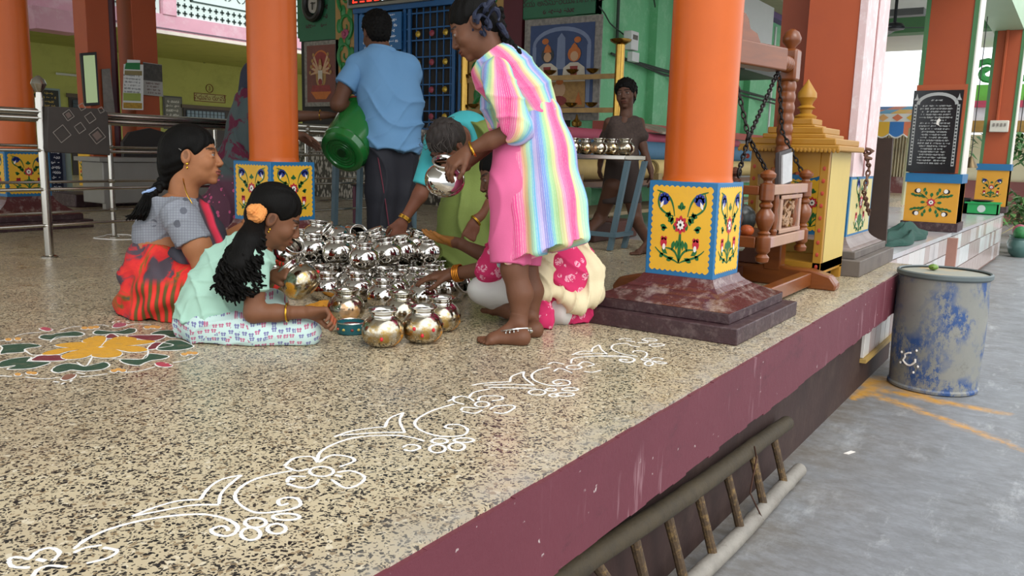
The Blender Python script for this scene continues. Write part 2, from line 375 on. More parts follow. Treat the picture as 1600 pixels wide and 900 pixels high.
# ---------- yellow hall at the back left
HALLW=mat('bfc168',.8,0,.06,1.2,'8a8a48',.35,1.5,.1,8,key='hall_yellow'); PINK=mat('dba5b4',.7,0,.08,3,'e6d4d8',.5,2,key='pink_paint'); JALI=mat('d6e4df',.7,0,.03)
BROWNW=mat('3a2f2a',.5); WHITEP=mat('dcdcd8',.5,0,.03)
HY=18.; GZ=-.65
struct('wall_back',M().box(-4,30,HY,HY+.3,GZ,4),HALLW)
struct('floor_hall',M().box(-4,30,9.6,HY,GZ,GZ+.02),mat('6b6a62',.5))
struct('ceiling_hall',M().box(-4,30,14.05,HY,2.62,2.8),HALLW)
b=M().box(-4,30,13.95,14.15,2.62,2.95)
bal=struct('trim_3',b,PINK); part('ledge',M().box(-4,30,13.9,14.0,2.60,2.66),mat('e9dfd2',.6),bal); part('groove',M().box(-4,30,13.93,13.96,2.69,2.71),mat('6b5a66',.7),bal)
par=thing('balcony_parapet',(8,14,2.95),'pierced white parapet over the pink band of the yellow hall','parapet')
DG=mat('33453f',.7,0,0)
for i,(x0,x1) in enumerate([(4.4,9.05),(9.35,12.6),(12.9,16)]):
    part('lattice_panel',M().box(x0,x1,14.0,14.12,2.95,4.4),JALI,par)
    m=M()
    for r in range(8):
        for c in range(int((x1-x0)/.135)):
            x=x0+.08+c*.135; z=3.03+r*.135
            if 2<=r and .35<x-x0<x1-x0-.35: continue
            for sx,sz in((.045,.014),(.014,.045)): m.box(x-sx,x+sx,13.992,14.0,z-sz,z+sz)
    part('pierced_cross',m,DG,par,smooth=0)['kind']='stuff'
    m=M(); a,bb=x0+.33,x1-.33
    m.box(a,bb,13.99,14.0,3.26,3.285); m.box(a,a+.02,13.99,14.0,3.26,4.4); m.box(bb-.02,bb,13.99,14.0,3.26,4.4)
    n=int((bb-a)/.32)
    for c in range(n):
        cx=a+.18+c*.32
        for k in range(4):
            m.tube([(cx+.1*math.cos(q),13.995,3.5+.1*math.sin(q)) for q in [k*PI/2+.25+j*.27 for j in range(5)]],.009,5)
        m.ell((cx,13.995,3.5),.02,6,4)
    part('pierced_ring',m,DG,par)['kind']='stuff'
for x in (9.08,12.63,4.1): part('pilaster',M().box(x,x+.27,13.93,14.15,2.95,4.4),PINK,par)
single('corbel',M().prism([(0,0),(.72,0),(.72,.34),(-.06,.34)],P(57,44,y=13.55),X_,Z_,-.45),PINK,'pink painted concrete bracket box under the far balcony band','corbel',bevel=.01)
# hall doors, boards
for i,(q0,q1,nm) in enumerate([((285,165),(362,200),'door_1'),((106,148),(150,200),'door_2')]):
    a=P(*q0,y=HY);b=P(q1[0],q0[1],y=HY)
    d=struct(nm,M().box(a[0],b[0],HY-.03,HY+.02,GZ,a[2]),BROWNW)
    part('frame',M().box(a[0]-.05,b[0]+.05,HY-.06,HY-.02,a[2]-.05,a[2]+.03),mat('6a5a4a',.6),d)
    part('grille_glass',M().box(a[0]+.08,b[0]-.25,HY-.05,HY-.03,a[2]-.45,a[2]-.1),mat('7e97a6',.3),d)
    m=M()
    for k in range(11): x=a[0]+.08+(b[0]-.33-a[0])*k/10; m.box(x-.006,x+.006,HY-.06,HY-.05,a[2]-.45,a[2]-.1)
    for k in range(5): z=a[2]-.1-.08*k; m.box(a[0]+.08,b[0]-.25,HY-.06,HY-.05,z-.005,z+.005)
    part('grille',m,mat('2e3a40',.5),d)
a=P(303,144,y=HY-.01);b=P(352,162,y=HY-.01); c=(a+b)/2
sg=thing('door_sign',(c[0],HY,c[2]),'small Telugu room sign with a circled 3, painted over the far hall door','sign')
w_=abs(b[0]-a[0])/2;h_=.1
BR=mat('7a3c2c',.7,0,0)
part('board',M().box(c[0]-w_,c[0]+w_,HY-.012,HY,c[2]-h_,c[2]+h_),mat('c4bf7c',.7),sg)
m=M()
for x0,x1,z0,z1 in ((-w_,w_,h_-.015,h_),(-w_,w_,-h_,-h_+.015),(-w_,-w_+.015,-h_,h_),(w_-.015,w_,-h_,h_)): m.box(c[0]+x0,c[0]+x1,HY-.02,HY-.012,c[2]+z0,c[2]+z1)
part('border',m,BR,sg)
text('వధువు రూమ్',(c[0],HY-.014,c[2]),X_,Z_,.17,BR,sg)
cc=P(327,141,y=HY); text('3',(c[0],HY-.004,c[2]+h_+.13),X_,Z_,.15,BR,sg)
part('ring',M().tube([(c[0]+.1*math.cos(q*PI/10),HY-.01,c[2]+h_+.13+.1*math.sin(q*PI/10)) for q in range(20)],.008,6,closed=True),BR,sg)
def board(name,q0,q1,y,col,tcol,label,cat,rows,seed,frame=None,dep=.03):
    a=P(*q0,y=y);b=P(q1[0],q1[1],y=y); c=(a+b)/2; hw=abs(b[0]-a[0])/2; hh=abs(a[2]-b[2])/2
    t=thing(name,c,label,cat); part('board',M().box(c[0]-hw,c[0]+hw,y-dep,y,c[2]-hh,c[2]+hh),mat(col,.5),t)
    if frame: part('frame',M().box(c[0]-hw-.04,c[0]+hw+.04,y-dep+.008,y-.002,c[2]-hh-.04,c[2]+hh+.04),mat(frame,.5),t)
    scribble((c[0],y-dep,c[2]),X_,Z_,hw*1.75,hh*1.8,rows,mat(tcol,.6,0,0),t,seed=seed,th=.22,ragged=.15)
    return t
board('notice_board',(38,138),(92,178),HY,'20211c','b89a4c','dark framed notice board with gold lines on the hall wall at far left','board',5,3,'8fa3a6')
board('notice_board',(256,152),(283,200),HY,'77756c','d0cdc6','grey notice board with pale lines left of the hall door sign','board',6,4,'55544e')
board('navy_board',(72,180),(99,318),9.2,'1d2c46','dfe6ea','tall navy text board behind the left column and railing','board',16,5,'6f8397')
tl=P(88,115,y=HY-.05);tr=P(128,118,y=HY-.05)
single('tube_light',M().tube([tl,(tr[0],tl[1],tl[2])],.025,8),WHITEP,'slim white tube light fixed high on the yellow hall wall','lamp')
single('pale_post',M().box(4.62,4.80,9.2,9.3,-.0,.6),mat('b5d3c9',.6),'short pale mint painted post beside the navy text board','post')
m=M(); pts=[P(318,98,y=HY-.03),P(345,95,y=HY-.03),P(372,88,y=HY-.03),P(480,110,y=HY-.03)]
single('cable',M().tube(pts[:3]+[P(400,84,y=HY-.03)],.012,5),BLK,'thin black cable crossing the yellow hall wall','cable')
# ---------- twin orange pillars, mirror, calendar
def sqp(x,y,s,z1,label,pan=True):
    t=thing('pillar',(x+s/2,y+s/2,0),label,'pillar')
    part('shaft',M().box(x,x+s,y,y+s,.0,z1),ORANGE2,t,bevel=.006)
    return t
p1=sqp(4.56,8.3,.24,3.42,'square orange pillar carrying a narrow mirror, far left'); p2=sqp(5.07,8.34,.28,3.42,'square orange pillar hung with a calendar, far left')
part('plinth',M().box(4.3,5.0,8.2,8.8,0,.13),DMAROON,p1,bevel=.01)
part('painted_strip',M().box(4.55,4.56,8.36,8.58,.2,.56),YEL,p1); motif(p1,(4.549,8.47,.38),(0,-1,0),(0,0,1),.1)
part('conduit',M().tube([(4.93,8.5,0),(4.93,8.5,3.4)],.05,8),mat('5e2f3a',.5),p2)
def flat(name,q,plane,val,mt,label,cat,th=.012):
    pts=[P(*p,**{plane:val}) for p in q]; o=pts[0]
    return pts
def quad(pts,th,nrm):
    n=np.array(nrm,float)*th; b=[np.array(p) for p in pts]
    return M().add(b+[p+n for p in b],[(3,2,1,0),(4,5,6,7),(0,1,5,4),(1,2,6,5),(2,3,7,6),(3,0,4,7)])
yq=8.26
mr=thing('mirror',P(141,125,y=yq),'narrow black-framed mirror hung on the left orange pillar','mirror')
q=[P(*p,y=yq) for p in ((126,83),(151,81),(156,164),(133,166))]
part('frame',quad(q,.03,(0,1,0)),BLK,mr,bevel=.003)
part('mirror_glass',quad([P(*p,y=yq-.004) for p in ((130,87),(148,86),(153,160),(135,161))],.006,(0,1,0)),mat('8c9a6c',.08,.5,0,bump=0),mr)  # yellow-green base colour stands in for the reflection in the glass
part('board_strip',quad([P(*p,y=8.27) for p in ((159,108),(172,107),(180,178),(163,178))],.01,(0,1,0)),mat('8a837c',.8,0,.3,20),p1)
cl=thing('calendar',P(208,133,y=yq),'tear-off calendar with green header hung on the right orange pillar','calendar')
part('paper',quad([P(*p,y=yq) for p in ((194,100),(224,101),(224,172),(192,171))],.01,(0,1,0)),WHITEP,cl)
part('hanger',quad([P(*p,y=yq) for p in ((199,93),(219,94),(219,101),(199,101))],.008,(0,1,0)),WHITEP,cl)
part('header',quad([P(*p,y=yq-.004) for p in ((197,98),(219,98),(219,109),(195,108))],.004,(0,1,0)),mat('1f7a3c',.5),cl)
part('print',quad([P(*p,y=yq-.004) for p in ((195,110),(222,111),(222,118),(195,117))],.004,(0,1,0)),mat('8a7a4c',.5),cl)
part('print',quad([P(*p,y=yq-.004) for p in ((193,145),(220,146),(220,158),(193,157))],.004,(0,1,0)),mat('9aa84a',.5),cl)
part('print',quad([P(*p,y=yq-.004) for p in ((193,160),(222,161),(222,170),(193,169))],.004,(0,1,0)),mat('c79a2c',.5,0,.4,60),cl)
a=P(207,131,y=yq-.003); scribble(a,X_,Z_,.19,.2,6,mat('6a6a6a',.6,0,0),cl,seed=8,ragged=.05)
ps=thing('poster',P(240,124,y=8.3),'grey photo poster taped beside the calendar','poster')
part('paper',quad([P(*p,y=8.3) for p in ((224,97),(253,101),(255,151),(224,148))],.01,(0,1,0)),mat('a7a39c',.6),ps)
part('print',quad([P(*p,y=8.296) for p in ((224,98),(253,102),(254,128),(224,125))],.004,(0,1,0)),mat('55504a',.6,0,.6,30),ps)
scribble(P(240,138,y=8.296),X_,Z_,.2,.13,4,mat('6a4a4a',.6,0,0),ps,seed=9)
# steel bench and chair backs behind the railing
GREY=mat('8f8a84',.45,.3,.1,6)
bn=thing('steel_counter',(5.1,7.8,0),'long grey sheet-metal counter behind the railing at left','counter')
part('front_panel',M().box(4.27,5.9,7.62,8.0,.07,.47),GREY,bn,bevel=.01); part('top',M().box(4.22,5.95,7.58,8.04,.47,.51),GREY,bn)
for x in(4.28,5.82): part('leg',M().box(x,x+.06,7.62,7.68,0,.08),GREY,bn)
for x in (4.95,): single('chair_back',M().prism([(-.3,0),(-.3,.15),(-.22,.25),(0,.3),(.22,.25),(.3,.15),(.3,0)],(x,7.9,.505),X_,Z_,-.05),mat('2a2422',.7),'rounded dark brown chair back above the grey counter','chair')
# ---------- stainless steel queue railings
STEEL=mat('b9b4aa',.18,1,.06,8,bump=0,key='stainless_steel')
def railing(x0,x1,y,posts,rails,label,knobh):
    t=thing('steel_railing',((x0+x1)/2,y,0),label,'railing')
    for px,r,full in posts:
        part('post',M().tube([(px,y,0),(px,y,knobh if full else rails[0][0])],r,16),STEEL,t)
        part('foot_flange',M().lathe((px,y,0),[(r*1.9,0),(r*1.9,.006),(r*1.2,.014)],16),STEEL,t)
        if full: part('knob',M().lathe((px,y,knobh),[(r*.8,0),(r*.7,.03),(r*1.1,.045),(r*1.7,.075),(r*1.3,.1),(r*.4,.118),(.001,.122)],20),STEEL,t)
    for z,r in rails:
        part('rail',M().tube([(x0,y,z),(x1,y,z)],r,12),STEEL,t)
        for px,_,_ in posts: 
            if r<.02: part('collar',M().ell((px,y-_*.9 if 0 else y,z),(.03,.024,.018),10,6),STEEL,t)
    return t
railing(1.2,5.0,4.78,[(2.34,.024,True),(4.25,.018,False),(4.95,.018,False)],[(.81,.019),(.775,.016),(.6,.009),(.384,.01),(.182,.01)],'front stainless steel queue railing with a knobbed post',.886)
railing(.6,5.9,5.5,[(3.14,.017,False),(3.98,.015,False),(4.9,.015,False),(5.85,.015,False)],[(.784,.017),(.62,.009),(.39,.009),(.192,.009)],'rear stainless steel queue railing behind the knobbed one',.886)
# dark patterned mat hung on the front rail
mt_=thing('hanging_mat',P(120,205,y=4.72),'dark brown stiff mat with pale diamond outlines, hung on the front railing','mat')
q=[P(*p,y=4.72) for p in ((75,166),(160,170),(169,176),(173,243),(76,238),(73,232))]
b=[np.array(p) for p in q]; n=len(b); mm=M().add(b+[p+np.array([0,.045,0]) for p in b],[tuple(range(n-1,-1,-1)),tuple(range(n,2*n))]+[(i,(i+1)%n,n+(i+1)%n,n+i) for i in range(n)])
part('mat_body',mm,mat('3a332e',.75,0,.15,20,key='dark_mat'),mt_,bevel=.006)
LG=mat('8c837a',.8,0,.2,30)
for (cx,cy,s_,fill) in ((97,209,14,0),(107,180,9,1),(125,200,9,0),(141,184,9,0),(152,212,13,1),(128,167,6,0),(158,172,5,0)):
    dm=[(cx-s_,cy-2),(cx+1,cy-s_),(cx+s_,cy+2),(cx-1,cy+s_)]
    for i in range(4): part('diamond_outline',M().tube([P(*dm[i],y=4.717),P(*dm[(i+1)%4],y=4.717)],.0022,5),LG,mt_)
    if fill: part('diamond_fill',quad([P(cx+(a-cx)*.6,cy+(b_-cy)*.6,y=4.717) for a,b_ in dm],.003,(0,1,0)),mat('6b5a52',.8,0,.2),mt_)
# ---------- temple: gate wall (faces -X) and green side wall (faces -Y)
XG=8.02;YG=4.4
GREENW=mat('72c088',.6,0,.08,3,'a2d8ae',.55,4,.35,18,key='green_wall'); DGREEN=mat('2f6b3e',.6,0,.1,4,key='dark_green'); SPECK=None
def speck():
    t=NT('speckled_granite'); v=t.n('TexVoronoi'); v.inputs['Scale'].default_value=28; t.l(t.scale((1,1,.5)),v.inputs['Vector'])
    return t.out(t.ramp(v.outputs['Distance'],[(0,'c9c2b8'),(.35,'a79f94'),(.55,'3a342f')]),.3)
SPECK=speck()
struct('wall_gate',M().box(XG,XG+.4,YG+.31,9.1,.86,4.2).box(XG+.3,XG+.5,YG+.31,9.1,-.0,.9),mat('2e2a26',.7))
for k,(y0,y1) in enumerate([(4.4,5.36),(8.2,9.1)]): struct('wall_panel' if 0 else 'trim_%d'%(4+k),M().box(XG-.06,XG,y0,y1,2.13,4.2),DGREEN)
struct('wall_right',M().box(XG-.06,14.4,YG,YG+.3,0,4.2),GREENW)
gw=bpy.data.objects['wall_right']
for x in (9.2,10.9,12.6): part('pilaster',M().box(x,x+.3,YG-.1,YG,.98,4),GREENW,gw)
part('trim_strip',M().box(13.9,13.96,YG-.02,YG,1,2.8),WHITEP,gw)
struct('trim_6',M().box(XG-.1,14.4,YG-.25,YG,.93,1.02),mat('b5574a',.6))
struct('trim_7',M().box(XG-.1,14.4,YG-.2,YG,.3,.93),mat('8f8c84',.6,0,.2))
struct('trim_8',M().box(9.5,18,YG-.15,YG+.3,2.86,3.3),mat('6e4f86',.6))
part('rib',M().box(9.5,18,YG-.5,YG-.15,2.95,3.0).box(9.5,18,YG-.5,YG-.15,3.05,3.1).box(9.5,18,YG-.5,YG-.15,3.15,3.2),mat('a89c7e',.6),bpy.data.objects['trim_8'])
struct('trim_9',M().box(XG-.35,XG,YG,9.1,.78,.9),SPECK); struct('trim_10',M().box(XG-.3,XG-.02,5.4,9.1,.0,.78),SPECK)
struct('trim_11',M().box(XG-.09,XG+.01,5.36,5.62,.9,4.2),mat('5c1f28',.6))
# carved scroll strips on both sides of the gate
GOLDP=mat('b08a4c',.5,0,.15,8); SCR=mat('2f8a45',.4,0,.2,12)
for k,(y0,y1,lab) in enumerate([(5.62,6.1,'green scroll carving on a gold strip right of the blue gate'),(7.95,8.33,'green scroll carving with pink rosettes left of the blue gate')]):
    t=thing('carved_strip',(XG-.08,(y0+y1)/2,.9),lab,'carving')
    part('strip',M().box(XG-.09,XG,y0,y1,.9,4.2),GOLDP,t)
    z=1.15;s=1; cy=(y0+y1)/2; hw=(y1-y0)/2
    while z<3.3:
        pts=[(XG-.1,cy+s*hw*.75*(1-j/22)*math.cos(j*.42-1.2),z+hw*.95*(1-j/22)*math.sin(j*.42-1.2)) for j in range(20)]
        part('scroll',M().tube(pts,[.03*(1-j/26) for j in range(20)],7),SCR,t)
        for a in (0,1.2,2.4): part('leaf',M().ell((XG-.1,cy-s*hw*.6*math.cos(a),z+hw*math.sin(a)),(.015,.05,.09),8,6),SCR,t)
        if s>0: part('rosette',M().ell((XG-.1,cy,z+hw*1.35),(.02,.07,.07),10,6).ell((XG-.12,cy,z+hw*1.35),(.02,.03,.03),8,5),mat('b04a6c',.5,0,.2,30),t)
        z+=hw*1.9; s=-s
# blue lattice gate
GB=mat('235f96',.4,.1,.1,8,key='gate_blue')
gt=thing('lattice_gate',(XG-.1,7.1,.88),'blue steel double gate with barred leaves and gold flower studs','gate')
gx=XG-.1
def gbox(nm,y0,y1,z0,z1,dx=.03,mt=GB,x=None): return part(nm,M().box((x or gx)-dx,(x or gx),y0,y1,z0,z1),mt,gt,bevel=.003)
GZ0,GZ1=.88,2.36
gbox('frame',6.17,6.23,GZ0,GZ1+.04); gbox('frame',6.17,7.95,GZ1,GZ1+.1,.05); gbox('frame',7.88,7.95,GZ0,GZ1); gbox('frame',6.17,7.95,GZ0-.02,GZ0+.05)
for y in (6.28,6.98,7.06,7.8): gbox('stile',y,y+.05,GZ0+.05,GZ1)
for z in (1.0,1.13,1.32,1.45,1.64,1.78,1.98,2.12,2.3): gbox('rail',6.28,7.84,z-.009,z+.009,.02)
for k in range(6): y=6.36+k*.108; gbox('bar',y-.007,y+.007,GZ0+.05,GZ1,.018)
for k in range(6): y=7.14+k*.118; gbox('bar',y-.007,y+.007,GZ0+.05,1.95,.018)
for r,z in enumerate((1.065,1.385,1.71,2.05)):
    for c,y in enumerate((6.42,6.63,6.85,7.2,7.45,7.7)):
        if z>2 and y>7.1: continue
        pk=c%3==1; part('flower_stud',M().lathe((gx-.035,y,z),[(.012,0),(.04,.004),(.038,.012),(.014,.02)],8,(-1,0,0)),mat('a03a4c',.4) if pk else mat('c2a03c',.3,.5),gt)
gbox('latch',6.75,7.1,1.28,1.31,.045,mat('1c4a74',.4)); part('padlock',M().ell((gx-.06,6.98,1.07),(.03,.035,.045),10,8),STEEL,gt)
sg=thing('blue_signboard',(gx-.06,7.42,2.1),'blue board with white hand-painted Telugu lines on the gate','sign')
part('board',M().box(gx-.07,gx-.05,7.1,7.82,1.88,2.33),mat('2c6ea8',.5),sg)
WT=mat('e2ecf4',.6,0,0)
for i,(dy,wd,z,h_) in enumerate(((-.1,.34,2.298,.035),(0,.62,2.235,.062),(0,.64,2.172,.062),(0,.58,2.108,.062),(-.04,.5,2.045,.055),(-.02,.62,1.982,.055),(.02,.5,1.92,.06))): scribble((gx-.072,7.46+dy,z),(0,-1,0),Z_,wd,h_,1,WT,sg,seed=20+i,th=.2,ragged=.05)
ld=thing('led_signboard',(gx-.1,7.3,2.5),'LED scrolling sign with red, white and green segments above the gate','sign')
part('casing',M().box(gx-.12,gx-.02,6.6,7.98,2.42,2.72),mat('8a8880',.4,.4),ld); part('screen',M().box(gx-.125,gx-.12,6.65,7.95,2.455,2.69),BLK,ld)
def em(c,s):
    t=NT('lit'); t.b.inputs['Emission Color'].default_value=lin(c); t.b.inputs['Emission Strength'].default_value=s; return t.out(lin(c),.5)
EM={'r':em('ff3020',2.5),'w':em('f4f8ff',2.2),'g':em('60ffa0',1.6)}
for i,c in enumerate('rrrrwwwggw'):
    y=7.88-i*.125; m=M()
    for dz in (.0,.06,.12): m.box(gx-.13,gx-.125,y-.085,y-.01,2.475+dz,2.49+dz)
    if i%2==0: m.box(gx-.13,gx-.125,y-.022,y-.01,2.475,2.60)
    part('lit_segment',m,EM[c],ld)
# posters and green name panels
def figposter(q0,q1,label,bgc,fr,kind):
    a=P(*q0,x=XG-.07);b=P(*q1,x=XG-.07); y0,y1=max(a[1],b[1]),min(a[1],b[1]); z1,z0=max(a[2],b[2]),min(a[2],b[2]); cy=(y0+y1)/2;cz=(z0+z1)/2;hw=(y0-y1)/2;hh=(z1-z0)/2; x=XG-.07
    t=thing('devotional_poster',(x,cy,cz),label,'poster')
    part('frame',M().box(x-.02,x,y1,y0,z0,z1),fr,t); part('picture',M().box(x-.026,x-.02,y1+hw*.17,y0-hw*.17,z0+hh*.13,z1-hh*.13),mat(bgc,.5,0,.25,6),t)
    pal={'s':mat('c9a079',.6,0,.1),'r':mat('9c3a34',.6,0,.3,20),'g':mat('b58a4a',.6,0,.3,30),'k':BLK,'l':mat('7d8aa6',.6,0,.2),'o':mat('c86f2c',.6,0,.2,20),'w':mat('d8cdb8',.6,0,.2)}
    lv=[0]
    def pp(c,poly,nm='print'):
        lv[0]+=1; part(nm,M().prism([(p[0]*hw,p[1]*hh) for p in poly],(x-.026-.0006*lv[0],cy,cz),(0,-1,0),Z_,.0006),pal[c],t,smooth=0)
    if kind==2:
        pp('l',stroke_loop([(.72*math.cos(a),.45+.33*math.sin(a)) for a in [PI*i/14 for i in range(15)]],.04)); pp('l',[(-.76,-.8),(-.66,-.8),(-.66,.45),(-.76,.45)]); pp('l',[(.66,-.8),(.76,-.8),(.76,.45),(.66,.45)])
        pp('l',[(-.12,.0),(.12,0),(.1,.6),(0,.7),(-.1,.6)])
        for sx in (-.35,.35): 
            pp('o',circ(.09,sx*1.2,.55,10,.06))
            pp('w',[(sx-.3,-.25),(sx+.3,-.25),(sx+.27,.02),(sx+.1,.12),(sx-.1,.12),(sx-.27,.02)]); pp('g',[(sx-.3,-.75),(sx+.32,-.75),(sx+.3,-.25),(sx-.3,-.25)])
            pp('k' if sx<0 else 'o',circ(.17,sx,.28,12,.15)); pp('s',circ(.1,sx,.24,12,.095)); pp('o',[(sx-.1,.33),(sx+.1,.33),(sx+.07,.44),(sx,.5),(sx-.07,.44)])
            pp('r',[(sx-.07,-.2),(sx+.07,-.2),(sx+.1,.05),(sx-.1,.05)])
        pp('s',circ(.16,0,-.4,12,.15)); pp('o',circ(.1,0,-.25,10,.06)); pp('r',circ(.2,0,-.62,12,.1)); pp('o',[(-.72,-.5),(-.62,-.5),(-.6,.1),(-.7,.1)]); pp('o',[(.4,-.7),(.6,-.7),(.5,-.45)])
    else:
        pp('o',circ(.5,0,.3,18,.42)); pp('r',circ(.44,0,.3,18,.37)); pp('g',circ(.3,0,-.1,14,.35)); pp('r',[(-.5,-.35),(.5,-.35),(.62,-.6),(0,-.78),(-.62,-.6)]); pp('o',[(-.6,-.55),(.6,-.55),(.3,-.78),(-.3,-.78)])
        for a in range(8):
            sx=-1 if a%2 else 1; k=a//2; pp('s',[(sx*.1,.12),(sx*(.35+.06*k),.55-.18*k),(sx*(.44+.05*k),.5-.18*k),(sx*.1,.02)])
            pp('g',circ(.07,sx*(.42+.06*k),.58-.18*k,8,.06))
        pp('w',[(-.13,-.3),(.13,-.3),(.12,.1),(-.12,.1)]); pp('s',circ(.1,0,.2,12,.09)); pp('g',[(-.1,.26),(.1,.26),(.05,.42),(0,.46),(-.05,.42)]); pp('r',circ(.12,0,-.25,10,.1))
    return t
TILEF=mat('9a9286',.4,0,.5,25,key='marble_frame')
figposter((477,66),(531,166),'framed poster of an eight-armed seated goddess left of the gate','7a4034',TILEF,1)
figposter((822,32),(936,188),'framed poster of a seated divine couple with their child on blue','2c4470',TILEF,2)
INK=mat('3a2a26',.6,0,0)
for lab,y0,y1,ls in (('dark green name panel above the couple poster',5.36,4.44,((.7,2.40,.1),(0,2.29,.1),(.45,2.19,.08))),('dark green name panel left of the gate',9.05,8.35,((.5,2.62,.1),(.5,2.5,.1),(.5,2.38,.1),(.42,2.27,.09)))):
    t=thing('name_panel',(XG-.07,(y0+y1)/2,2.5),lab,'sign'); part('panel',M().box(XG-.075,XG-.06,y1,y0,2.14 if y0<6 else 2.08,2.8),mat('2c6b48',.55),t)
    for i,(wd,z,h_) in enumerate(ls):
        if wd: scribble((XG-.076,(y0+y1)/2,z),(0,-1,0),Z_,wd,h_,1,INK,t,seed=40+i,th=.2,ragged=.05)
        else: text('భార్య అనసూర్యమ్మ గారు',(XG-.076,(y0+y1)/2,z),(0,-1,0),Z_,.095,INK,t)
ck=thing('wall_clock',P(490,8,x=XG-.12),'black oval wreath-framed wall clock above the goddess poster','clock')
c0=P(489,6,x=XG-.12); 
part('frame',M().tube([c0+np.array([0,.15*math.cos(a),.19*math.sin(a)]) for a in [k*PI/12 for k in range(24)]],.05,10,closed=True),BLK,ck)
part('dial',M().lathe(c0+np.array([.02,0,0]),[(.12,0),(.12,.015)],24,(-1,0,0)),mat('b8b0a4',.4,0,.2,20),ck)
part('hand',M().box(c0[0]-.02,c0[0]-.01,c0[1]-.006,c0[1]+.006,c0[2]-.08,c0[2]+.02).box(c0[0]-.02,c0[0]-.01,c0[1]-.05,c0[1]+.03,c0[2]-.0,c0[2]+.012),BLK,ck)
# brass lamp stand in front of the posters
BRASS=mat('c29a4c',.22,1,.15,12,bump=.05,key='brass')
ls=thing('brass_lamp_stand',(7.6,4.9,.0),'brass lamp stand with two polished posts and rows of small oil lamps','lamp stand')
for y,z1 in ((5.9,1.79),(3.94,1.75)):
    part('post',M().tube([(7.6,y,0),(7.6,y,z1)],.047,16),BRASS,ls)
    part('finial_dish',M().lathe((7.6,y,z1),[(.05,0),(.1,.03),(.11,.05),(.09,.055)],18),BRASS,ls)
for z in (1.447,1.11):
    part('bar',M().box(7.59,7.61,3.9,5.96,z-.025,z+.025),mat('8c6f45',.35,.8,.3,10),ls)
    for y in (4.23,4.47,4.74,5.0,5.26,5.5,5.75): 
        part('oil_lamp',M().lathe((7.57,y,z+.03),[(.015,0),(.05,.02),(.07,.045),(.06,.045),(.045,.03)],14),BRASS,ls)
single('hanging_brass_lamp',M().lathe((7.58,4.4,.93),[(.002,0),(.05,.02),(.055,.06),(.02,.09),(.004,.14)],14),BRASS,'small brass lamp dangling under the lower lamp bar','lamp')
# cables, meter on green wall
dc=mat('2e3a30',.6)
m=M().tube([(8.3,YG-.04,3.2),(8.32,YG-.04,1.9),(8.5,YG-.05,1.72),(9.4,YG-.12,1.68),(14.0,YG-.12,1.62)],.02,6).tube([(8.2,YG-.04,1.75),(9.4,YG-.13,1.63),(14,YG-.12,1.56)],.014,6)
single('wall_conduit',m,dc,'pair of dark conduits running along the green temple wall','conduit')
for k,(a,b) in enumerate((((936,10),(985,60)),((1022,0),(1030,100)))):
    p0=P(*a,y=YG-.06);p1=P(*b,y=YG-.06); n=8; pts=[p0+(p1-p0)*i/n+np.array([0.03*math.sin(i*1.5),0,-.05*math.sin(PI*i/n)]) for i in range(n+1)]
    single('loose_cable',M().tube(pts,.008,5),dc,('thin black cable drooping to the white meter box' if k==0 else 'stray cord dangling on the green wall beside the front column'),'cable')
mb=thing('meter_box',P(986,60,y=YG-.15),'white switch box with a small label on the green wall above the boy','switch box')
c0=P(986,64,y=YG-.15); part('case',M().box(c0[0]-.09,c0[0]+.09,YG-.2,YG-.1,c0[2]-.1,c0[2]+.1),WHITEP,mb,bevel=.008); part('label',M().box(c0[0]-.055,c0[0]+.055,YG-.205,YG-.2,c0[2]+.01,c0[2]+.06),mat('7c7468',.6,0,.5,60),mb)
part('socket',M().box(c0[0]-.05,c0[0]+.12,YG-.2,YG-.14,c0[2]-.22,c0[2]-.12),WHITEP,mb)
ac=thing('cooler_shelf',P(1168,90,y=4.2),'white box unit on a dark shelf high on the green wall behind the swing beam','cooler')
c0=P(1165,118,y=4.1); part('shelf',M().box(c0[0]-1.2,c0[0]+.3,3.7,4.4,c0[2]-.04,c0[2]+.05),mat('4c4a44',.5),ac); c1=P(1163,15,y=4.1); part('cabinet',M().box(c0[0]-1.2,c0[0]+.12,3.8,4.38,c0[2]+.05,2.75),WHITEP,ac)
# rack of rolled mats behind the boy
rk=thing('roll_rack',(8.5,3.5,0),'low wooden rack holding the rolled mats by the green wall','rack')
WOODD=mat('6a4a34',.6,0,.2,10)
for x in (5.7,7.2,8.6,10.4): part('upright',M().box(x-.04,x+.04,3.25,3.31,0,.5).box(x-.04,x+.04,3.75,3.81,0,.5),mat('9a8458',.6),rk)
part('rail',M().box(5.5,10.6,3.24,3.3,.4,.44).box(5.5,10.6,3.76,3.82,.4,.44),WOODD,rk); part('bottom_board',M().box(5.5,10.6,3.3,3.9,.14,.17),mat('8a7a5a',.6),rk)
def roll(x0,x1,y,z,r,c,lab):
    t=thing('rolled_mat',((x0+x1)/2,y,z),lab,'rolled mat','rolled mats on the rack')
    part('roll',M().tube([(x0,y,z),(x1,y,z)],r,20),mat(c,.7,0,.12,10),t)
    pts=[(x1+.004 if 0 else x0-.003,y+(r*.95-r*.9*k/40)*math.cos(k*.5),z+(r*.95-r*.9*k/40)*math.sin(k*.5)) for k in range(40)]
    part('wound_edge',M().tube(pts,.004,4),mat('8a7346',.7),t)
roll(5.3,7.25,3.42,.535,.085,'c2a566','straw-yellow rolled mat behind the boy on the left half of the rack')
roll(7.35,10.3,3.42,.54,.088,'cdb272','straw-yellow rolled mat on the right half of the rack, behind the front column')
roll(5.4,7.1,3.52,.69,.1,'3a5e7c','blue rolled mat lying above the left straw mat'); roll(7.25,10.3,3.52,.70,.1,'46708c','blue rolled mat lying above the right straw mat')
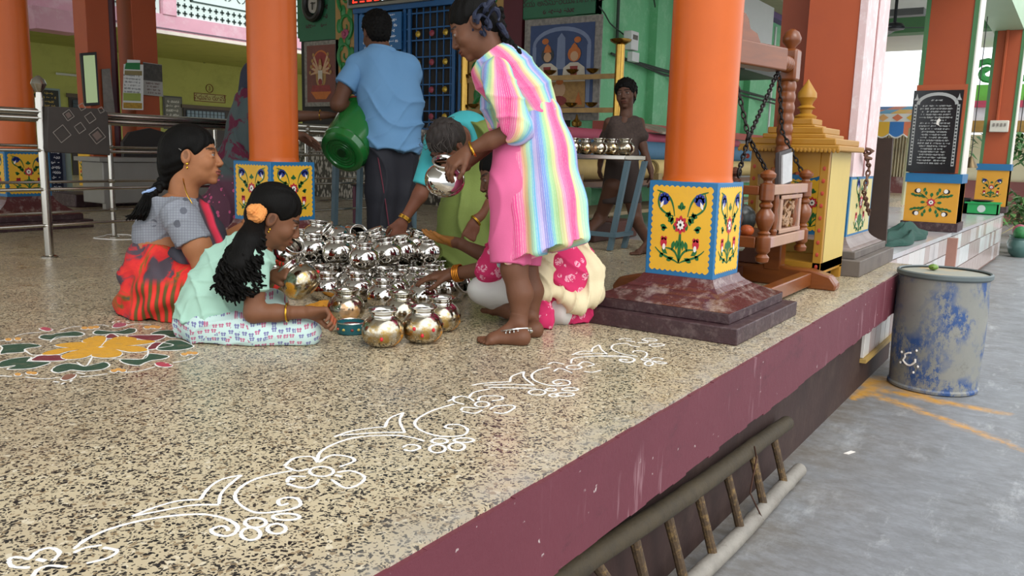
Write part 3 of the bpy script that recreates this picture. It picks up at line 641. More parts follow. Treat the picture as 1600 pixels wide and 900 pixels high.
roll(5.4,10.2,3.6,.825,.06,'a8455a','long red rolled mat topmost on the rack'); roll(7.6,9.3,3.4,.35,.07,'5c8f5c','green rolled mat low on the rack')
single('folded_carton',M().obox((7.9,3.6,.93),(1,.1,.0),(0,1,.3),(0,-.3,1),.3,.14,.01),mat('a89c86',.7,0,.3,12),'flattened grey carton lying on top of the red roll','box')
for (x,y,w_,c,lab) in ((6.0,3.1,.2,'5a3226','dark red brick block on the floor behind the boy'),(5.6,3.1,.14,'4a2c24','smaller dark block left of the brick-red block')):
    single('block',M().box(x-w_,x+w_,y-.12,y+.12,0,.14),mat(c,.8,0,.2,20),lab,'block',bevel=.01)
# ---------- right side: pillar with white trim, shrine, swing
t=thing('pillar',(5.5,1.3,0),'big orange pillar with pinkish-white trimmed side, behind the yellow shrine','pillar')
part('step',M().box(5.0,6.03,.985,1.6,0,.095),mat('6a6058',.6,0,.2,8,'3a2a28',.6,6),t,bevel=.005)
part('step',M().box(5.06,5.97,1.03,1.55,.095,.14),mat('6a6058',.6,0,.2,8,'3a2a28',.6,6),t,bevel=.005)
m=M()
for i in range(5):
    a,b=i/5,(i+1)/5; fa,fb=(1-a)**1.7,(1-b)**1.7
    m.frustum(5.515,1.33,.14+.07*a,.14+.07*b,.32+.12*fa,.21+.07*fa,.32+.12*fb,.21+.07*fb)
part('plinth_slope',m,mat('8a7a74',.4,0,.2,8,'4a2e2a',.6,5,key='worn_plinth'),t)
part('base_box',M().box(5.2,5.835,1.122,1.545,.205,.57),BLUEP,t)
part('painted_panel',M().prism([(-.29,-.165),(.29,-.165),(.29,.165),(-.29,.165)],(5.5175,1.122,.388),X_,Z_,.002),mat('cdbb7a',.5,0,.12,6,'9fb4b0',.5,4),t); motif(t,(5.5175,1.12,.388),X_,Z_,.17)
panel(t,(5.2,1.335,.388),(0,-1,0),Z_,.2,.18)
TRIM=mat('dfc2c0',.6,0,.1,10,'f0e6e4',.7,8,key='worn_white_pink')
part('shaft',M().box(5.21,5.8,1.14,1.45,.57,3.42),ORANGE2,t)
part('trim_strip',M().box(5.205,5.48,1.118,1.16,.57,3.42),TRIM,t); part('trim_strip',M().box(5.53,5.82,1.118,1.16,.57,3.42),TRIM,t); part('trim_groove',M().box(5.48,5.53,1.124,1.15,.57,3.42),mat('8c3a34',.6),t)
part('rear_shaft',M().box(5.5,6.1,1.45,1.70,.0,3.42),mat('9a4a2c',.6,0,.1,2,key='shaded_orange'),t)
ch=thing('hanging_chain',P(1357,250,y=1.10),'short rusty chain tied in a knot against the white-trimmed pillar','chain')
def chain(pts,r,lr,mt,parent,nm='link'):
    """links along a polyline, each link its own part"""
    P_=[np.array(p,float) for p in pts]; L=[0]
    for i in range(1,len(P_)): L.append(L[-1]+np.linalg.norm(P_[i]-P_[i-1]))
    n=int(L[-1]/(lr*1.55)); 
    for k in range(n):
        s=(k+.5)/n*L[-1]; i=max(j for j in range(len(P_)-1) if L[j]<=s); d=_n(P_[i+1]-P_[i]); c=P_[i]+d*(s-L[i])
        side=_n(np.cross(d,(0,0,1) if abs(d[2])<.95 else (0,1,0))); 
        if k%2: side=_n(np.cross(d,side))
        part(nm,M().tube([c+d*lr*math.cos(a)+side*lr*.5*math.sin(a) for a in [q*PI/5 for q in range(10)]],r,5,closed=True),mt,parent)
RUST=mat('7a5a48',.6,.6,.3,20)
chain([P(1352,236,y=1.09),P(1358,262,y=1.09),P(1350,300,y=1.09),P(1358,335,y=1.09)],.006,.022,RUST,ch)
part('knot',M().tube([P(1352,240,y=1.09)+np.array([.02*math.sin(a*2),.02*math.cos(a*3)-.02,.03*math.cos(a)]) for a in [q*.5 for q in range(13)]],.009,6),RUST,ch)
single('leaning_plank',M().obox(P(1374,305,y=1.25)+np.array([0,0,.03]),(.1,.05,1),(0,1,-.05),(1,0,-.1),.4,.07,.02),mat('3e2c20',.7,0,.3,6),'dark old plank leaning behind the white-trimmed pillar','plank')
# shrine
SH=mat('a9781f',.45,0,.08,5,key='shrine_yellow'); SHW=mat('c8ad5e',.5,0,.1,3,'b09a58',.4,2,key='shrine_side'); SHR=mat('b8442e',.5)
s=thing('shrine_cabinet',(4.75,1.35,0),'yellow wooden shrine cabinet with tiered roof and pointed finials','shrine')
x0,x1,y0,y1=4.50,4.985,1.085,1.50
part('side_panel',M().box(x0+.03,x1,y0,y0+.03,.07,.71),SHW,s,bevel=.003); part('side_panel',M().box(x0+.03,x1,y1-.03,y1,.07,.71),SHW,s)
for y in (y0,y1-.045): 
    p_=part('front_post',M().box(x0,x0+.045,y,y+.045,.0,.71),SH,s,bevel=.003)
    m=M(); 
    for k in range(9): m.ell((x0-.001,y+.022,.1+.065*k),(.003,.01,.012),6,4)
    part('painted_dot',m,SHR,p_)['kind']='stuff'
for y in (y0,y1-.045): part('rear_foot',M().box(x1-.05,x1,y,y+.045,0,.07),SH,s)
part('base_board',M().box(x0,x1,y0,y1,.06,.12),SH,s); part('back_panel',M().box(x1-.02,x1,y0+.03,y1-.03,.12,.2),SHW,s)
ar=[(i/16*(y1-y0-.09),-.05-.028*abs(math.sin(i/16*PI*3))-.03*(abs(i-8)/8)**2) for i in range(17)]
part('arched_apron',M().prism([(0,.05)]+ar+[(y1-y0-.09,.05)],(x0+.012,y1-.045,.66),(0,-1,0),Z_,.02),SH,s)
m=M()
for k in range(7): m.ell((x0+.01-.001,y0+.08+.06*k,.675),(.003,.014,.014),8,5)
part('painted_rosette',m,SHR,s)['kind']='stuff'
for i,(e,z0,z1) in enumerate(((.055,.71,.74),(.03,.74,.775),(-.04,.775,.80),(-.06,.80,.835),(-.12,.835,.85),(-.14,.85,.885))):
    part('roof_tier',M().box(x0-e,x1+e,y0-e,y1+e,z0,z1),SH,s,bevel=.006)
m=M(); n=26
for k in range(n): 
    y=y0-.05+(y1-y0+.1)*k/(n-1); m.ell((x0-.055,y,.712),(.006,.011,.012),6,4)
part('scalloped_edge',m,SH,s)['kind']='stuff'
cx,cy=(x0+x1)/2,(y0+y1)/2
part('finial',M().lathe((cx,cy,.885),[(.055,0),(.06,.015),(.03,.03),(.035,.05),(.05,.06),(.03,.075),(.035,.09),(.052,.115),(.05,.14),(.03,.17),(.01,.2),(.001,.215)],20),SH,s)
for (a,b) in ((x0+.09,y1-.13),): part('small_finial',M().lathe((a,b,.835),[(.025,0),(.03,.01),(.014,.02),(.03,.05),(.026,.07),(.008,.1),(.001,.112)],14),SH,s)
# swing
WOOD=NT('teak'); 
WOOD=WOOD.out(WOOD.mix(WOOD.noise(6,6,WOOD.scale((1,1,6))),lin('5a2a0c'),lin('8a4a18')),.35,0,coat=.2)
PALEW=mat('b08a72',.5,0,.15,10,'8a6a9a',.3,5,key='worn_pale_wood'); DWOOD=mat('5e3422',.5,0,.2,8,key='dark_teak')
sw=thing('swing_stand',(4.4,1.3,0),'carved teak swing stand with a spiral-turned post and ball finial','swing frame')
def turned(z0,z1,r,kind='spiral'):
    pr_=[];n=int((z1-z0)/.006)
    for i in range(n+1):
        z=z0+(z1-z0)*i/n; pr_.append((r*(1+.16*abs(math.sin((z-z0)*PI/.055))),z))
    return pr_
px_,py_=4.4,1.3
part('turned_post',M().lathe((px_,py_,0),turned(.62,1.06,.036),20),WOOD,sw); part('lower_post',M().box(px_-.045,px_+.045,py_-.045,py_+.045,.08,.62),WOOD,sw,bevel=.008)
part('post_head',M().box(px_-.045,px_+.045,py_-.045,py_+.045,1.06,1.22),WOOD,sw,bevel=.012)
part('ball_finial',M().lathe((px_,py_,1.22),[(.02,0),(.022,.01),(.045,.035),(.048,.055),(.035,.085),(.012,.1),(.001,.102)],18),WOOD,sw)
part('ball_finial',M().lathe((px_+.045,py_,1.15),[(.02,0),(.03,.015),(.02,.035),(.001,.04)],14,(1,0,0)),WOOD,sw)
pr2=[(.036*(1+.18*abs(math.sin(i*.5))),i*.006) for i in range(28)]
part('turned_beam',M().lathe((px_-.045,py_,1.14),pr2,18,(-1,0,0)),WOOD,sw)
part('top_beam',M().obox((3.9,1.37,1.145),(-.6,.145,0),(.145,.6,0),Z_,.305,.052,.055),WOOD,sw,bevel=.008)
part('beam_crest',M().prism([(-.2,0),(-.19,.035),(-.14,.05),(-.1,.055),(-.05,.11),(-.01,.125),(.02,.1),(.04,.06),(.1,.045),(.14,.0)],(3.86,py_+.055,1.2),_n((.6,-.145,0)),Z_,-.025),WOOD,sw,bevel=.004)
for i,xx in enumerate((4.4,3.66)):
    part('foot',M().prism([(-.33,0),(.33,0),(.335,.03),(.3,.075),(.2,.1),(.08,.1),(.0,.12),(-.08,.1),(-.2,.1),(-.3,.075),(-.335,.03)],(xx-.04 if i==0 else 3.565,1.3 if i==0 else 1.5,0),Y_,Z_,.09 if i==0 else .07),PALEW if 0 else WOOD,sw,bevel=.01)
part('lower_post',M().box(3.565,3.63,1.42,1.49,.1,1.22),WOOD,sw,bevel=.008)
part('foot_beam',M().box(3.7,4.36,1.09,1.15,.015,.085),WOOD,sw,bevel=.006); part('foot_beam',M().box(3.7,4.36,1.45,1.51,.015,.085),DWOOD,sw,bevel=.006)
part('bracket',M().prism([(0,0),(.3,0),(.22,.05),(.14,.06),(.08,.14),(.0,.16)],(4.40,1.34,.1),Y_,Z_,.04),DWOOD,sw,bevel=.005)
se=thing('hanging_swing',(4.0,1.4,.25),'hanging teak swing seat with turned corner posts and a carved end panel','swing seat')
sx0,sx1,sy0,sy1=3.70,4.32,1.15,1.52
for (a,b,mt) in ((sx0,sy0,WOOD),(sx1,sy0,WOOD),(sx0,sy1,DWOOD),(sx1,sy1,DWOOD)):
    part('corner_post',M().lathe((a,b,.19),[(.004,0),(.028,.01),(.032,.03),(.02,.045),(.03,.055),(.033,.06),(.033,.12),(.024,.13),(.03,.14),(.02,.15),(.03,.165),(.042,.2),(.04,.225),(.022,.25),(.03,.26),(.03,.27),(.02,.28),(.033,.29),(.033,.36),(.02,.365),(.018,.375),(.034,.39),(.036,.405),(.02,.42),(.002,.425)],18),mt,se)
part('end_rail',M().box(sx0+.03,sx1-.03,sy0-.022,sy0+.022,.5,.545),PALEW,se,bevel=.004); part('end_rail',M().box(sx0+.03,sx1-.03,sy0-.025,sy0+.025,.26,.31),PALEW,se,bevel=.004)
part('side_rail',M().box(sx0-.022,sx0+.022,sy0+.03,sy1-.03,.5,.54),WOOD,se,bevel=.004); part('side_rail',M().box(sx0-.022,sx0+.022,sy0+.03,sy1-.03,.26,.31),WOOD,se,bevel=.004)
part('back_rail',M().box(sx0,sx1,sy1-.02,sy1+.02,.3,.34),DWOOD,se); part('seat_board',M().box(sx0,sx1,sy0,sy1,.275,.3),DWOOD,se)
for k in (.14,.45): part('spindle',M().lathe((sx0+k,sy0,.31),[(.014,0),(.018,.02),(.01,.03),(.02,.08),(.01,.12),(.018,.15),(.014,.19)],12),WOOD,se)
for k in (.12,.24): part('spindle',M().lathe((sx0,sy0+k,.31),[(.014,0),(.018,.02),(.01,.03),(.02,.08),(.01,.12),(.018,.15),(.014,.19)],12),DWOOD,se)
px0,px1=sx0+.18,sx1-.1
for (a,b,c,d) in ((px0,px0+.035,.315,.495),(px1-.035,px1,.315,.495)): part('panel_frame',M().box(a,b,sy0-.015,sy0+.015,c,d),PALEW,se,bevel=.003)
for (a,b,c,d) in ((px0,px1,.315,.335),(px0,px1,.475,.495)): part('panel_frame',M().box(a,b,sy0-.018,sy0+.014,c,d),PALEW,se,bevel=.003)
m=M(); rd=random.Random(4)
for k in range(26):
    a=(px0+px1)/2+rd.uniform(-.08,.08); z=.405+rd.uniform(-.055,.055); m.tube([(a+.02*math.cos(q),sy0-.004*math.sin(q),z+.016*math.sin(q+k)) for q in [j*.8 for j in range(6)]],.006,5)
part('carved_tracery',m,mat('a8805c',.45,0,.3,60),se)['kind']='stuff'
BC=mat('2c2622',.4,.8,.2,30)
ch=thing('swing_chain',(4.08,1.3,1.09),'black iron swing chain hanging in a V from the turned beam end','chain')
hp=np.array((4.22,1.3,1.1)); lo=P(1170,215,y=1.22); chain([hp,lo],.0045,.017,BC,ch); chain([P(1150,125,y=1.3),lo],.0045,.017,BC,ch)
chain([lo,P(1155,268,y=1.2)],.0045,.017,BC,ch); chain([lo,(3.72,1.16,.6)],.0045,.017,BC,ch); chain([hp,(4.26,1.27,.8),(4.31,1.17,.6)],.0045,.017,BC,ch)
for q in (lo,P(1155,270,y=1.2)): part('ring',M().tube([q+np.array([.02*math.cos(a),0,.02*math.sin(a)]) for a in [k*PI/6 for k in range(12)]],.005,6,closed=True),BC,ch)
pf=thing('picture_frame',(4.05,1.17,.55),'small dark-edged picture frame leaning back on the swing seat rail','picture frame')
part('frame',M().obox((4.02,1.18,.62),(.5,-.12,.1),(0,.25,1) if 0 else (.15,.1,1),(0,1,-.1),.055,.085,.012),mat('3a3230',.5),pf,bevel=.004)
part('picture',M().obox((4.017,1.163,.62),(.5,-.12,.1),(.15,.1,1),(0,1,-.1),.044,.07,.004),mat('b8b6b4',.2,0,.25,12),pf)
tl=thing('stored_bundle',(4.1,1.45,.3),'plastic bundle with an orange ball lying on the swing seat','bundle')
part('bag',M().ell((3.95,1.35,.37),(.07,.08,.075),14,9),mat('3e423e',.3,0,.4,10),tl); part('ball',M().ell((3.82,1.27,.325),(.035,.035,.028),14,9),mat('d0622a',.4),tl)
# ---------- far tiled platform with two square pillars
WP=mat('c9c6c8',.18,0,.06,2,'b99a96',.5,1.2,coat=.2,key='pale_tiled_floor')
poly=[(5.96,1.08),(13.6,.83),(13.6,4.2),(5.96,4.2)]
struct('floor_tiled',M().prism(poly,(0,0,-.04),X_,Y_,.036),WP)
fw=struct('wall_tiled',M().prism([(5.98,1.12),(13.55,.87),(13.55,4.0),(5.98,4.0)],(0,0,-.65),X_,Y_,.6),mat('8a6a60',.6))
tm=[mat(c,.2,0,.06,6,coat=.3) for c in ('e4e2de','dcd3d0','c2aea6','e8e8e5')]
rd=random.Random(2); n=34
def eY(x): return 1.08-(x-5.96)*.0327+.012
shared={}
for k in range(n):
    xa=5.99+k*.222
    for r,(z0,z1) in enumerate(((-.2,-.045),(-.4,-.205),(-.6,-.405))):
        m=M().obox((xa+.107,eY(xa+.1),(z0+z1)/2),(1,-.0327,0),(.0327,1,0),Z_,.107,.012,(z1-z0)/2-.003)
        part('tile',m,tm[rd.randint(0,3)] if r<2 else tm[rd.choice((1,2,2))],fw)
sqd={}
def sqpillar(xf,y0,y1,dx,zb,label,sty):
    t=thing('pillar',(xf+dx/2,(y0+y1)/2,0),label,'pillar')
    part('base_band',M().box(xf-.02,xf+dx,y0-.02,y1+.02,0,.085),DMAROON,t)
    part('base_box',M().box(xf,xf+dx,y0,y1,.085,zb-.09),mat('d99a2c',.5,0,.06),t); part('blue_band',M().box(xf-.015,xf+dx,y0-.015,y1+.015,zb-.09,zb),BLUEP,t)
    part('shaft',M().box(xf+.02,xf+dx,y0+.02,y1-.02,zb,3.3),ORANGE2,t)
    part('green_edge',M().box(xf+.012,xf+.2,y0+.01,y0+.05,zb,3.3),mat('4c7a4c',.6,0,.1),t); part('green_edge',M().box(xf+.012,xf+.1,y1-.05,y1-.01,zb,3.3),mat('4c7a4c',.6,0,.1),t)
    part('white_corner',M().box(xf+.03,xf+dx-.01,y0-.0,y0+.02,.085,3.3),mat('ded6cc',.6,0,.08),t)
    motif(t,(xf-.001,(y0+y1)/2,.085+(zb-.175)/2),(0,-1,0),Z_,(y1-y0)*.34,sty)
    return t
t=sqpillar(9.1,.955,1.43,.45,.565,'orange square pillar bearing the black engraved plaque',1)
part('plaque_border',M().box(9.105,9.2,.985,1.43,.57,1.42),mat('b5562c',.5),t)
pl=thing('engraved_plaque',(9.07,1.21,.57),'black granite plaque with an arch and rows of white engraved Telugu lines','plaque')
part('slab',M().box(9.07,9.1,1.01,1.445,.575,1.365),mat('17191b',.2,0,.1),pl)
GW=mat('a8a8a4',.6,0,0)
q0=np.array((9.07,1.2275,.97))
for sx in (-1,1):
    part('engraved_column',M().prism([(sx*.175,-.33),(sx*.2,-.33),(sx*.2,.26),(sx*.175,.26)],q0-np.array([.001,0,0]),(0,-1,0),Z_,.0006),GW,pl)
    for k in range(18): part('column_dot',M().prism([(sx*.1875+a,-.31+k*.032+b) for a,b in ((-.008,-.008),(.008,-.008),(.008,.008),(-.008,.008))],q0-np.array([.002,0,0]),(0,-1,0),Z_,.0006),mat('17191b',.3,0,0,bump=0),pl)
    part('engraved_lamp',M().prism([(sx*.185-.025,.3),(sx*.185+.025,.3),(sx*.185+.008,.33),(sx*.185,.365),(sx*.185-.008,.33)],q0-np.array([.001,0,0]),(0,-1,0),Z_,.0006),GW,pl)
part('engraved_arch',M().prism(stroke_loop([(.17*math.cos(a),.26+.1*math.sin(a)) for a in [PI*i/16 for i in range(17)]],.015),q0-np.array([.001,0,0]),(0,-1,0),Z_,.0006),GW,pl)
scribble(q0+np.array([0,0,.3]),(0,-1,0),Z_,.12,.03,1,GW,pl,seed=3,th=.2)
scribble(q0+np.array([0,0,-.03]),(0,-1,0),Z_,.31,.58,21,GW,pl,seed=12,th=.2,ragged=.4)
part('chip',M().prism([(0,0),(.02,.03),(.035,.01),(.02,-.02),(.03,-.045),(0,-.03)],q0+np.array([-.002,-.01,.1]),(0,-1,0),Z_,.001),WHT,pl)
t=sqpillar(13.5,.825,1.22,.4,.68,'far orange square pillar at the right edge with a white switch box',0)
part('conduit',M().tube([(13.48,1.05,1.25),(13.48,1.05,2.5)],.02,6),ORANGE2,t)
sb=thing('switch_box',(13.45,1.03,1.2),'cream switch box on the far pillar at the right edge','switch box'); part('case',M().box(13.44,13.52,.9,1.13,1.12,1.28),mat('d8d2c2',.5),sb,bevel=.01); 
for k in range(4): part('switch',M().box(13.43,13.44,.93+k*.045,.955+k*.045,1.2,1.24),mat('8a8278',.5),sb)
# beams and ceiling on that side
struct('ceiling_right',M().box(6.2,22,1.2,9,3.3,3.45),CEIL)
GBm=mat('a8c4a0',.5,0,.1,1.5); LGB=mat('4f7d52',.6,0,.1)
struct('trim_12',M().box(6.3,14,.86,1.24,2.5,2.9).box(6.3,14,.86,1.24,2.9,3.45),GBm)
struct('trim_13',M().box(16.8,17.2,-.5,9,3.0,3.3),LGB)
fn=thing('ceiling_fan',(12,2.23,2.4),'dark ceiling fan hanging between the trimmed pillar and the plaque pillar','fan')
part('down_rod',M().tube([(12,2.23,2.45),(12,2.23,3.3)],.02,8),mat('2a2c30',.5),fn); part('motor',M().lathe((12,2.23,2.36),[(.03,0),(.12,.02),(.13,.05),(.1,.09),(.03,.11)],18),mat('2a2c30',.4,.3),fn)
for k in range(3):
    a=k*2.094+.5; d=np.array([math.cos(a),math.sin(a),-.05]); part('blade',M().obox(np.array((12,2.23,2.4))+d*.4,d,(-math.sin(a),math.cos(a),.15),(0,0,1),.3,.06,.006),mat('4a4c50',.4) if k else mat('a0a2a4',.4),fn)
single('ceiling_bracket_lamp',M().box(13.9,14.1,2.2,2.9,2.85,2.95),mat('6a6a6a',.5),'small grey tube fitting under the ceiling beside the fan','lamp')
# things on the tiled platform
def cloth(c,rx,ry,h,seed,n=26):
    rd=np.random.RandomState(seed); ph=rd.rand(6)*6; m=M(); vs=[]
    for i in range(n+1):
        for j in range(n+1):
            u=i/n*2-1;v=j/n*2-1; r=math.hypot(u,v); e=1+.18*math.sin(3*math.atan2(v,u)+ph[0])+.1*math.sin(7*math.atan2(v,u)+ph[1])
            z=max(0,(1-(r/1.15)**2))*h*(.6+.4*math.sin(5*u+ph[2]+3*v)*math.sin(6*v+ph[3]))+.008*abs(math.sin(9*u+ph[4]))+.003
            vs.append((c[0]+u*rx*e*(1/max(1,r*1.02)),c[1]+v*ry*e*(1/max(1,r*1.02)),c[2]+z))
    b=len(vs); vs+=[(x,y,c[2]+.0005) for x,y,z in vs]; N=n+1
    fs=[(i*N+j,(i+1)*N+j,(i+1)*N+j+1,i*N+j+1) for i in range(n) for j in range(n)]; fs+=[tuple(b+q for q in f[::-1]) for f in fs]
    for i in range(n): 
        fs+=[(i*N,b+i*N,b+(i+1)*N,(i+1)*N)[::-1],(i*N+n,(i+1)*N+n,b+(i+1)*N+n,b+i*N+n)[::-1],(i,i+1,b+i+1,b+i)[::-1],(n*N+i,b+n*N+i,b+n*N+i+1,n*N+i+1)[::-1]]
    return m.add(vs,fs)
c=P(1408,374,z=0); single('folded_cloth',cloth((c[0],c[1],0),.75,.17,.16,3),mat('1e4a3e',.85,0,.25,12),'crumpled dark green cloth dropped on the tiled platform near the plaque pillar','cloth')
cr=thing('green_crate',(12.6,1.05,0),'green plastic crate on the platform edge before the far pillar','crate')
a=P(1511,333,z=0);b=P(1561,333,z=0); cx,cy=(a[0]+b[0])/2,(a[1]+b[1])/2; cx-=.2
GP=mat('1f9a50',.35,0,.06)
for (x0,x1,y0,y1) in ((cx-.15,cx-.13,cy-.2,cy+.19),(cx+.13,cx+.15,cy-.2,cy+.19),(cx-.15,cx+.15,cy-.2,cy-.18),(cx-.15,cx+.15,cy+.17,cy+.19)): part('side',M().box(x0,x1,y0,y1,0,.15),GP,cr)
part('bottom',M().box(cx-.15,cx+.15,cy-.2,cy+.19,0,.01),GP,cr); part('rim',M().tube([(cx-.16,cy-.21,.15),(cx+.16,cy-.21,.15),(cx+.16,cy+.2,.15),(cx-.16,cy+.2,.15)],.012,6,closed=True),GP,cr)
part('oval_label',M().lathe((cx-.151,cy,.075),[(.05,0),(.05,.003)],16,(-1,0,0)),mat('c8d4cc',.5),cr)
single('black_tub',M().lathe((cx+.1,cy+.35,0),[(.16,0),(.2,.2),(.19,.2),(.15,.02)],20,cap=False),mat('1c1e20',.5),'black plastic tub behind the green crate','tub')
single('tray',M().lathe((cx,cy+.02,.165),[(.1,0),(.15,.02),(.145,.024),(.09,.006)],16),mat('4a2c2a',.5),'dark round tray lying across the green crate','tray')
bl=thing('hanging_bell',P(1517,245,x=12),'small bronze temple bell hanging between the two right-hand pillars','bell'); c=P(1517,250,x=12.2)
part('bell',M().lathe(c-np.array([0,0,.1]),[(.09,0),(.085,.02),(.05,.08),(.03,.13),(.005,.15)],16),mat('6a5a40',.4,.8),bl); part('cord',M().tube([c+np.array([0,0,.04]),c+np.array([0,0,2.2])],.006,5),BLK,bl)
# compound wall, awning, planting far right
CW=mat('cfc6a4',.8,0,.08,1.5,'a8a088',.4,2,key='cream_wall'); MB=mat('7a4640',.7,0,.15,3)
struct('wall_far',M().box(22,22.3,-6,14,-.65,1.35),CW); struct('trim_14',M().box(21.93,22,-6,14,-.65,.3),MB)
cs=thing('corrugated_sheet',(20,4.5,-.65),'cream corrugated metal fence behind the platform at right','fence'); m=M(); n=60; y0,y1=2.6,6.2
vs=[];
for i in range(n*4+1):
    y=y0+(y1-y0)*i/(n*4); vs+=[(20+.03*math.sin(i*PI/2),y,.35),(20+.03*math.sin(i*PI/2),y,1.27)]
part('sheet',M().add(vs,[(2*i,2*i+2,2*i+3,2*i+1) for i in range(n*4)]),mat('c4bb9c',.6,.0,.15,1,'8f8672',.6,1.5),cs); part('base',M().box(19.95,20.1,y0,y1,-.65,.35),mat('7a4a48',.7,0,.15,3,'b9b0aa',.8,1.6),cs)
single('pale_pole',M().tube([P(1411,320,x=15),P(1424,200,x=15)],.04,8),mat('d9d2a8',.6),'slim cream pole standing in front of the corrugated fence','pole')
aw=thing('awning',(19,4,1.6),'festival awning of blue, yellow, orange and white cloth squares with a scalloped hem','awning')
cols=['e8b640','4fa0c8','e0805c','3a7ac0','e9b070','e4e4e0']; ncl=16; y0,y1=2.2,6.4; 
for r in range(4):
    for c_ in range(ncl):
        ya=y0+(y1-y0)*c_/ncl; yb=y0+(y1-y0)*(c_+1)/ncl; xa=19-.55*max(0,r-1)+0; 
        if r==1:
            part('white_band',M().box(18.0,18.02,ya,yb,1.46,1.62),mat('e8e6e0',.7,0,.02),aw)
            part('diamond',M().prism([(0,-.07),(.1,0),(0,.07),(-.1,0)],(17.99,(ya+yb)/2,1.54),(0,-1,0),Z_,.005),mat(cols[(c_*2+1)%5],.7,0,.02),aw)
        elif r==0: 
            pts=[(ya,1.46),(yb,1.46),(yb,1.22)]+[(yb+(ya-yb)*k/8,1.22-.07*math.sin(PI*k/8)) for k in range(1,8)]+[(ya,1.22)]
            part('cloth_square',M().prism([(-(p[0]),p[1]) for p in pts],(18.0,0,0),(0,-1,0),Z_,.01),mat(cols[c_%4],.7,0,.04),aw)
            part('hem',M().tube([(17.99,yb+(ya-yb)*k/8,1.22-.07*math.sin(PI*k/8)) for k in range(9)],.015,5),WHITEP,aw)
        else:
            z0=1.62+(r-2)*.12; part('cloth_square',M().prism([(-ya,0),(-yb,0),(-yb,.3),(-ya,.3)],(18+.8*(r-2),0,z0),(0,-1,0),_n((.9,0,.35))*.95,.01) if 0 else quad([(18+.9*(r-2),ya,z0),(18+.9*(r-2),yb,z0),(18+.9*(r-1),yb,z0+.12),(18+.9*(r-1),ya,z0+.12)],.01,(0,0,1)),mat(cols[(c_+r)%5],.7,0,.04),aw)
part('pole',M().tube([(18,2.25,-.65),(18,2.25,1.6)],.03,6),WHITEP,aw); part('pole',M().tube([(19.7,6.3,-.65),(19.7,6.3,1.8)],.03,6),WHITEP,aw)
# painted gopuram cornice seen between the far pillars
gp=thing('painted_cornice',(21,2,2),'green and white carved temple cornice showing between the right-hand pillars','cornice')
part('band',M().box(20.5,21.5,-2,2.3,1.38,1.6),mat('a8823c',.7,0,.3,5),gp); part('band',M().box(20.6,21.4,-2,2.3,1.6,1.88),mat('e4e2e6',.7),gp); part('band',M().box(20.5,21.4,-2,2.3,1.88,2.02),mat('b8435a',.6),gp); part('band',M().box(20.6,21.4,-2,2.3,2.02,2.36),mat('6fbe4a',.6,0,.2,3),gp)
for k in range(6): 
    y=-1.1+k*.6; part('scroll',M().tube([(20.7,y+.28*(1-j/20)*math.cos(j*.5),2.62+.28*(1-j/20)*math.sin(j*.5)) for j in range(18)],.07,6),mat('46a858',.5),gp)
def leafy(name,c,r,n,col,label,cat,stem=True,up=.5,ln=.4,wd=.04,seed=1):
    t=thing(name,c,label,cat); rd=random.Random(seed)
    for g in range(3):
        m=M()
        for k in range(n//3):
            a=rd.random()*6.28; e=rd.uniform(-.2,1); o=np.array(c)+np.array([rd.uniform(-r,r),rd.uniform(-r,r),rd.uniform(0,r)*up*2]); d=_n((math.cos(a),math.sin(a),e)); l=ln*rd.uniform(.6,1.1); s_=_n(np.cross(d,(0,0,1)))*wd
            mid=o+d*l*.5+np.array([0,0,.02]); m.add([o,mid+s_,o+d*l-np.array([0,0,l*.25]),mid-s_],[(0,1,2,3)])
        part('leaf_cluster',m,mat(col,.6,0,.3,8),t,smooth=0)['kind']='stuff'
    if stem: part('stem',M().tube([(c[0],c[1],-.65),(c[0],c[1],c[2]+r*up)],.03,6),mat('5a4a34',.8),t)
    return t
leafy('shrub',(15.5,.75,-.3),.45,240,'5f8a4a','feathery green shrub beyond the far pillar at the right edge','shrub',seed=3)
leafy('palm_fronds',(18,.25,-.5),.5,150,'c9b870','heap of pale dry palm fronds at the right edge','fronds',stem=False,up=.3,ln=.5,seed=5)
for k,(px,py) in enumerate(((1487,235),(1592,240))):
    c=P(px,py-22,x=15); leafy('mango_garland',(c[0],c[1],c[2]-.35),.22,120,'4a7a3c',('green mango-leaf garland hanging left of the far pillar','green mango-leaf garland hanging at the right edge of the view')[k],'garland',stem=False,up=.9,ln=.4,wd=.035,seed=8+k)
    part('cord',M().tube([c,(c[0],c[1],2.55)],.006,4),BLK,bpy.data.objects['mango_garland' if k==0 else 'mango_garland.001'])
wd_=thing('green_carpet',(18,.4,-.64),'strip of bright green mat on the ground at the right edge','mat'); part('mat_body',M().box(15.6,19.5,-.3,.7,-.65,-.63),mat('3f9a5a',.8),wd_)
for k,(x,y) in enumerate(((14.0,.62),(14.5,.66),(14.25,.3))):
    t=thing('pot_plant' if 0 else 'garden_pot',(x,y,-.65),('grey-green glazed garden pot beside the end of the tiled platform','second glazed garden pot, just beyond the first one','small round pot in front of the two glazed pots')[k],'pot')
    part('pot',M().lathe((x,y,-.65),[(.08,0),(.13,.06),(.15,.16),(.12,.25),(.13,.28),(.11,.28),(.1,.2)],16),mat(('4c6f68','6a8a80','8a9a98')[k],.3,0,.2),t); part('plant_ball',M().ell((x,y,-.3),.1,10,7),mat(('3a8a4c','b05a6a','8a5a90')[k],.6,0,.4,30),t)
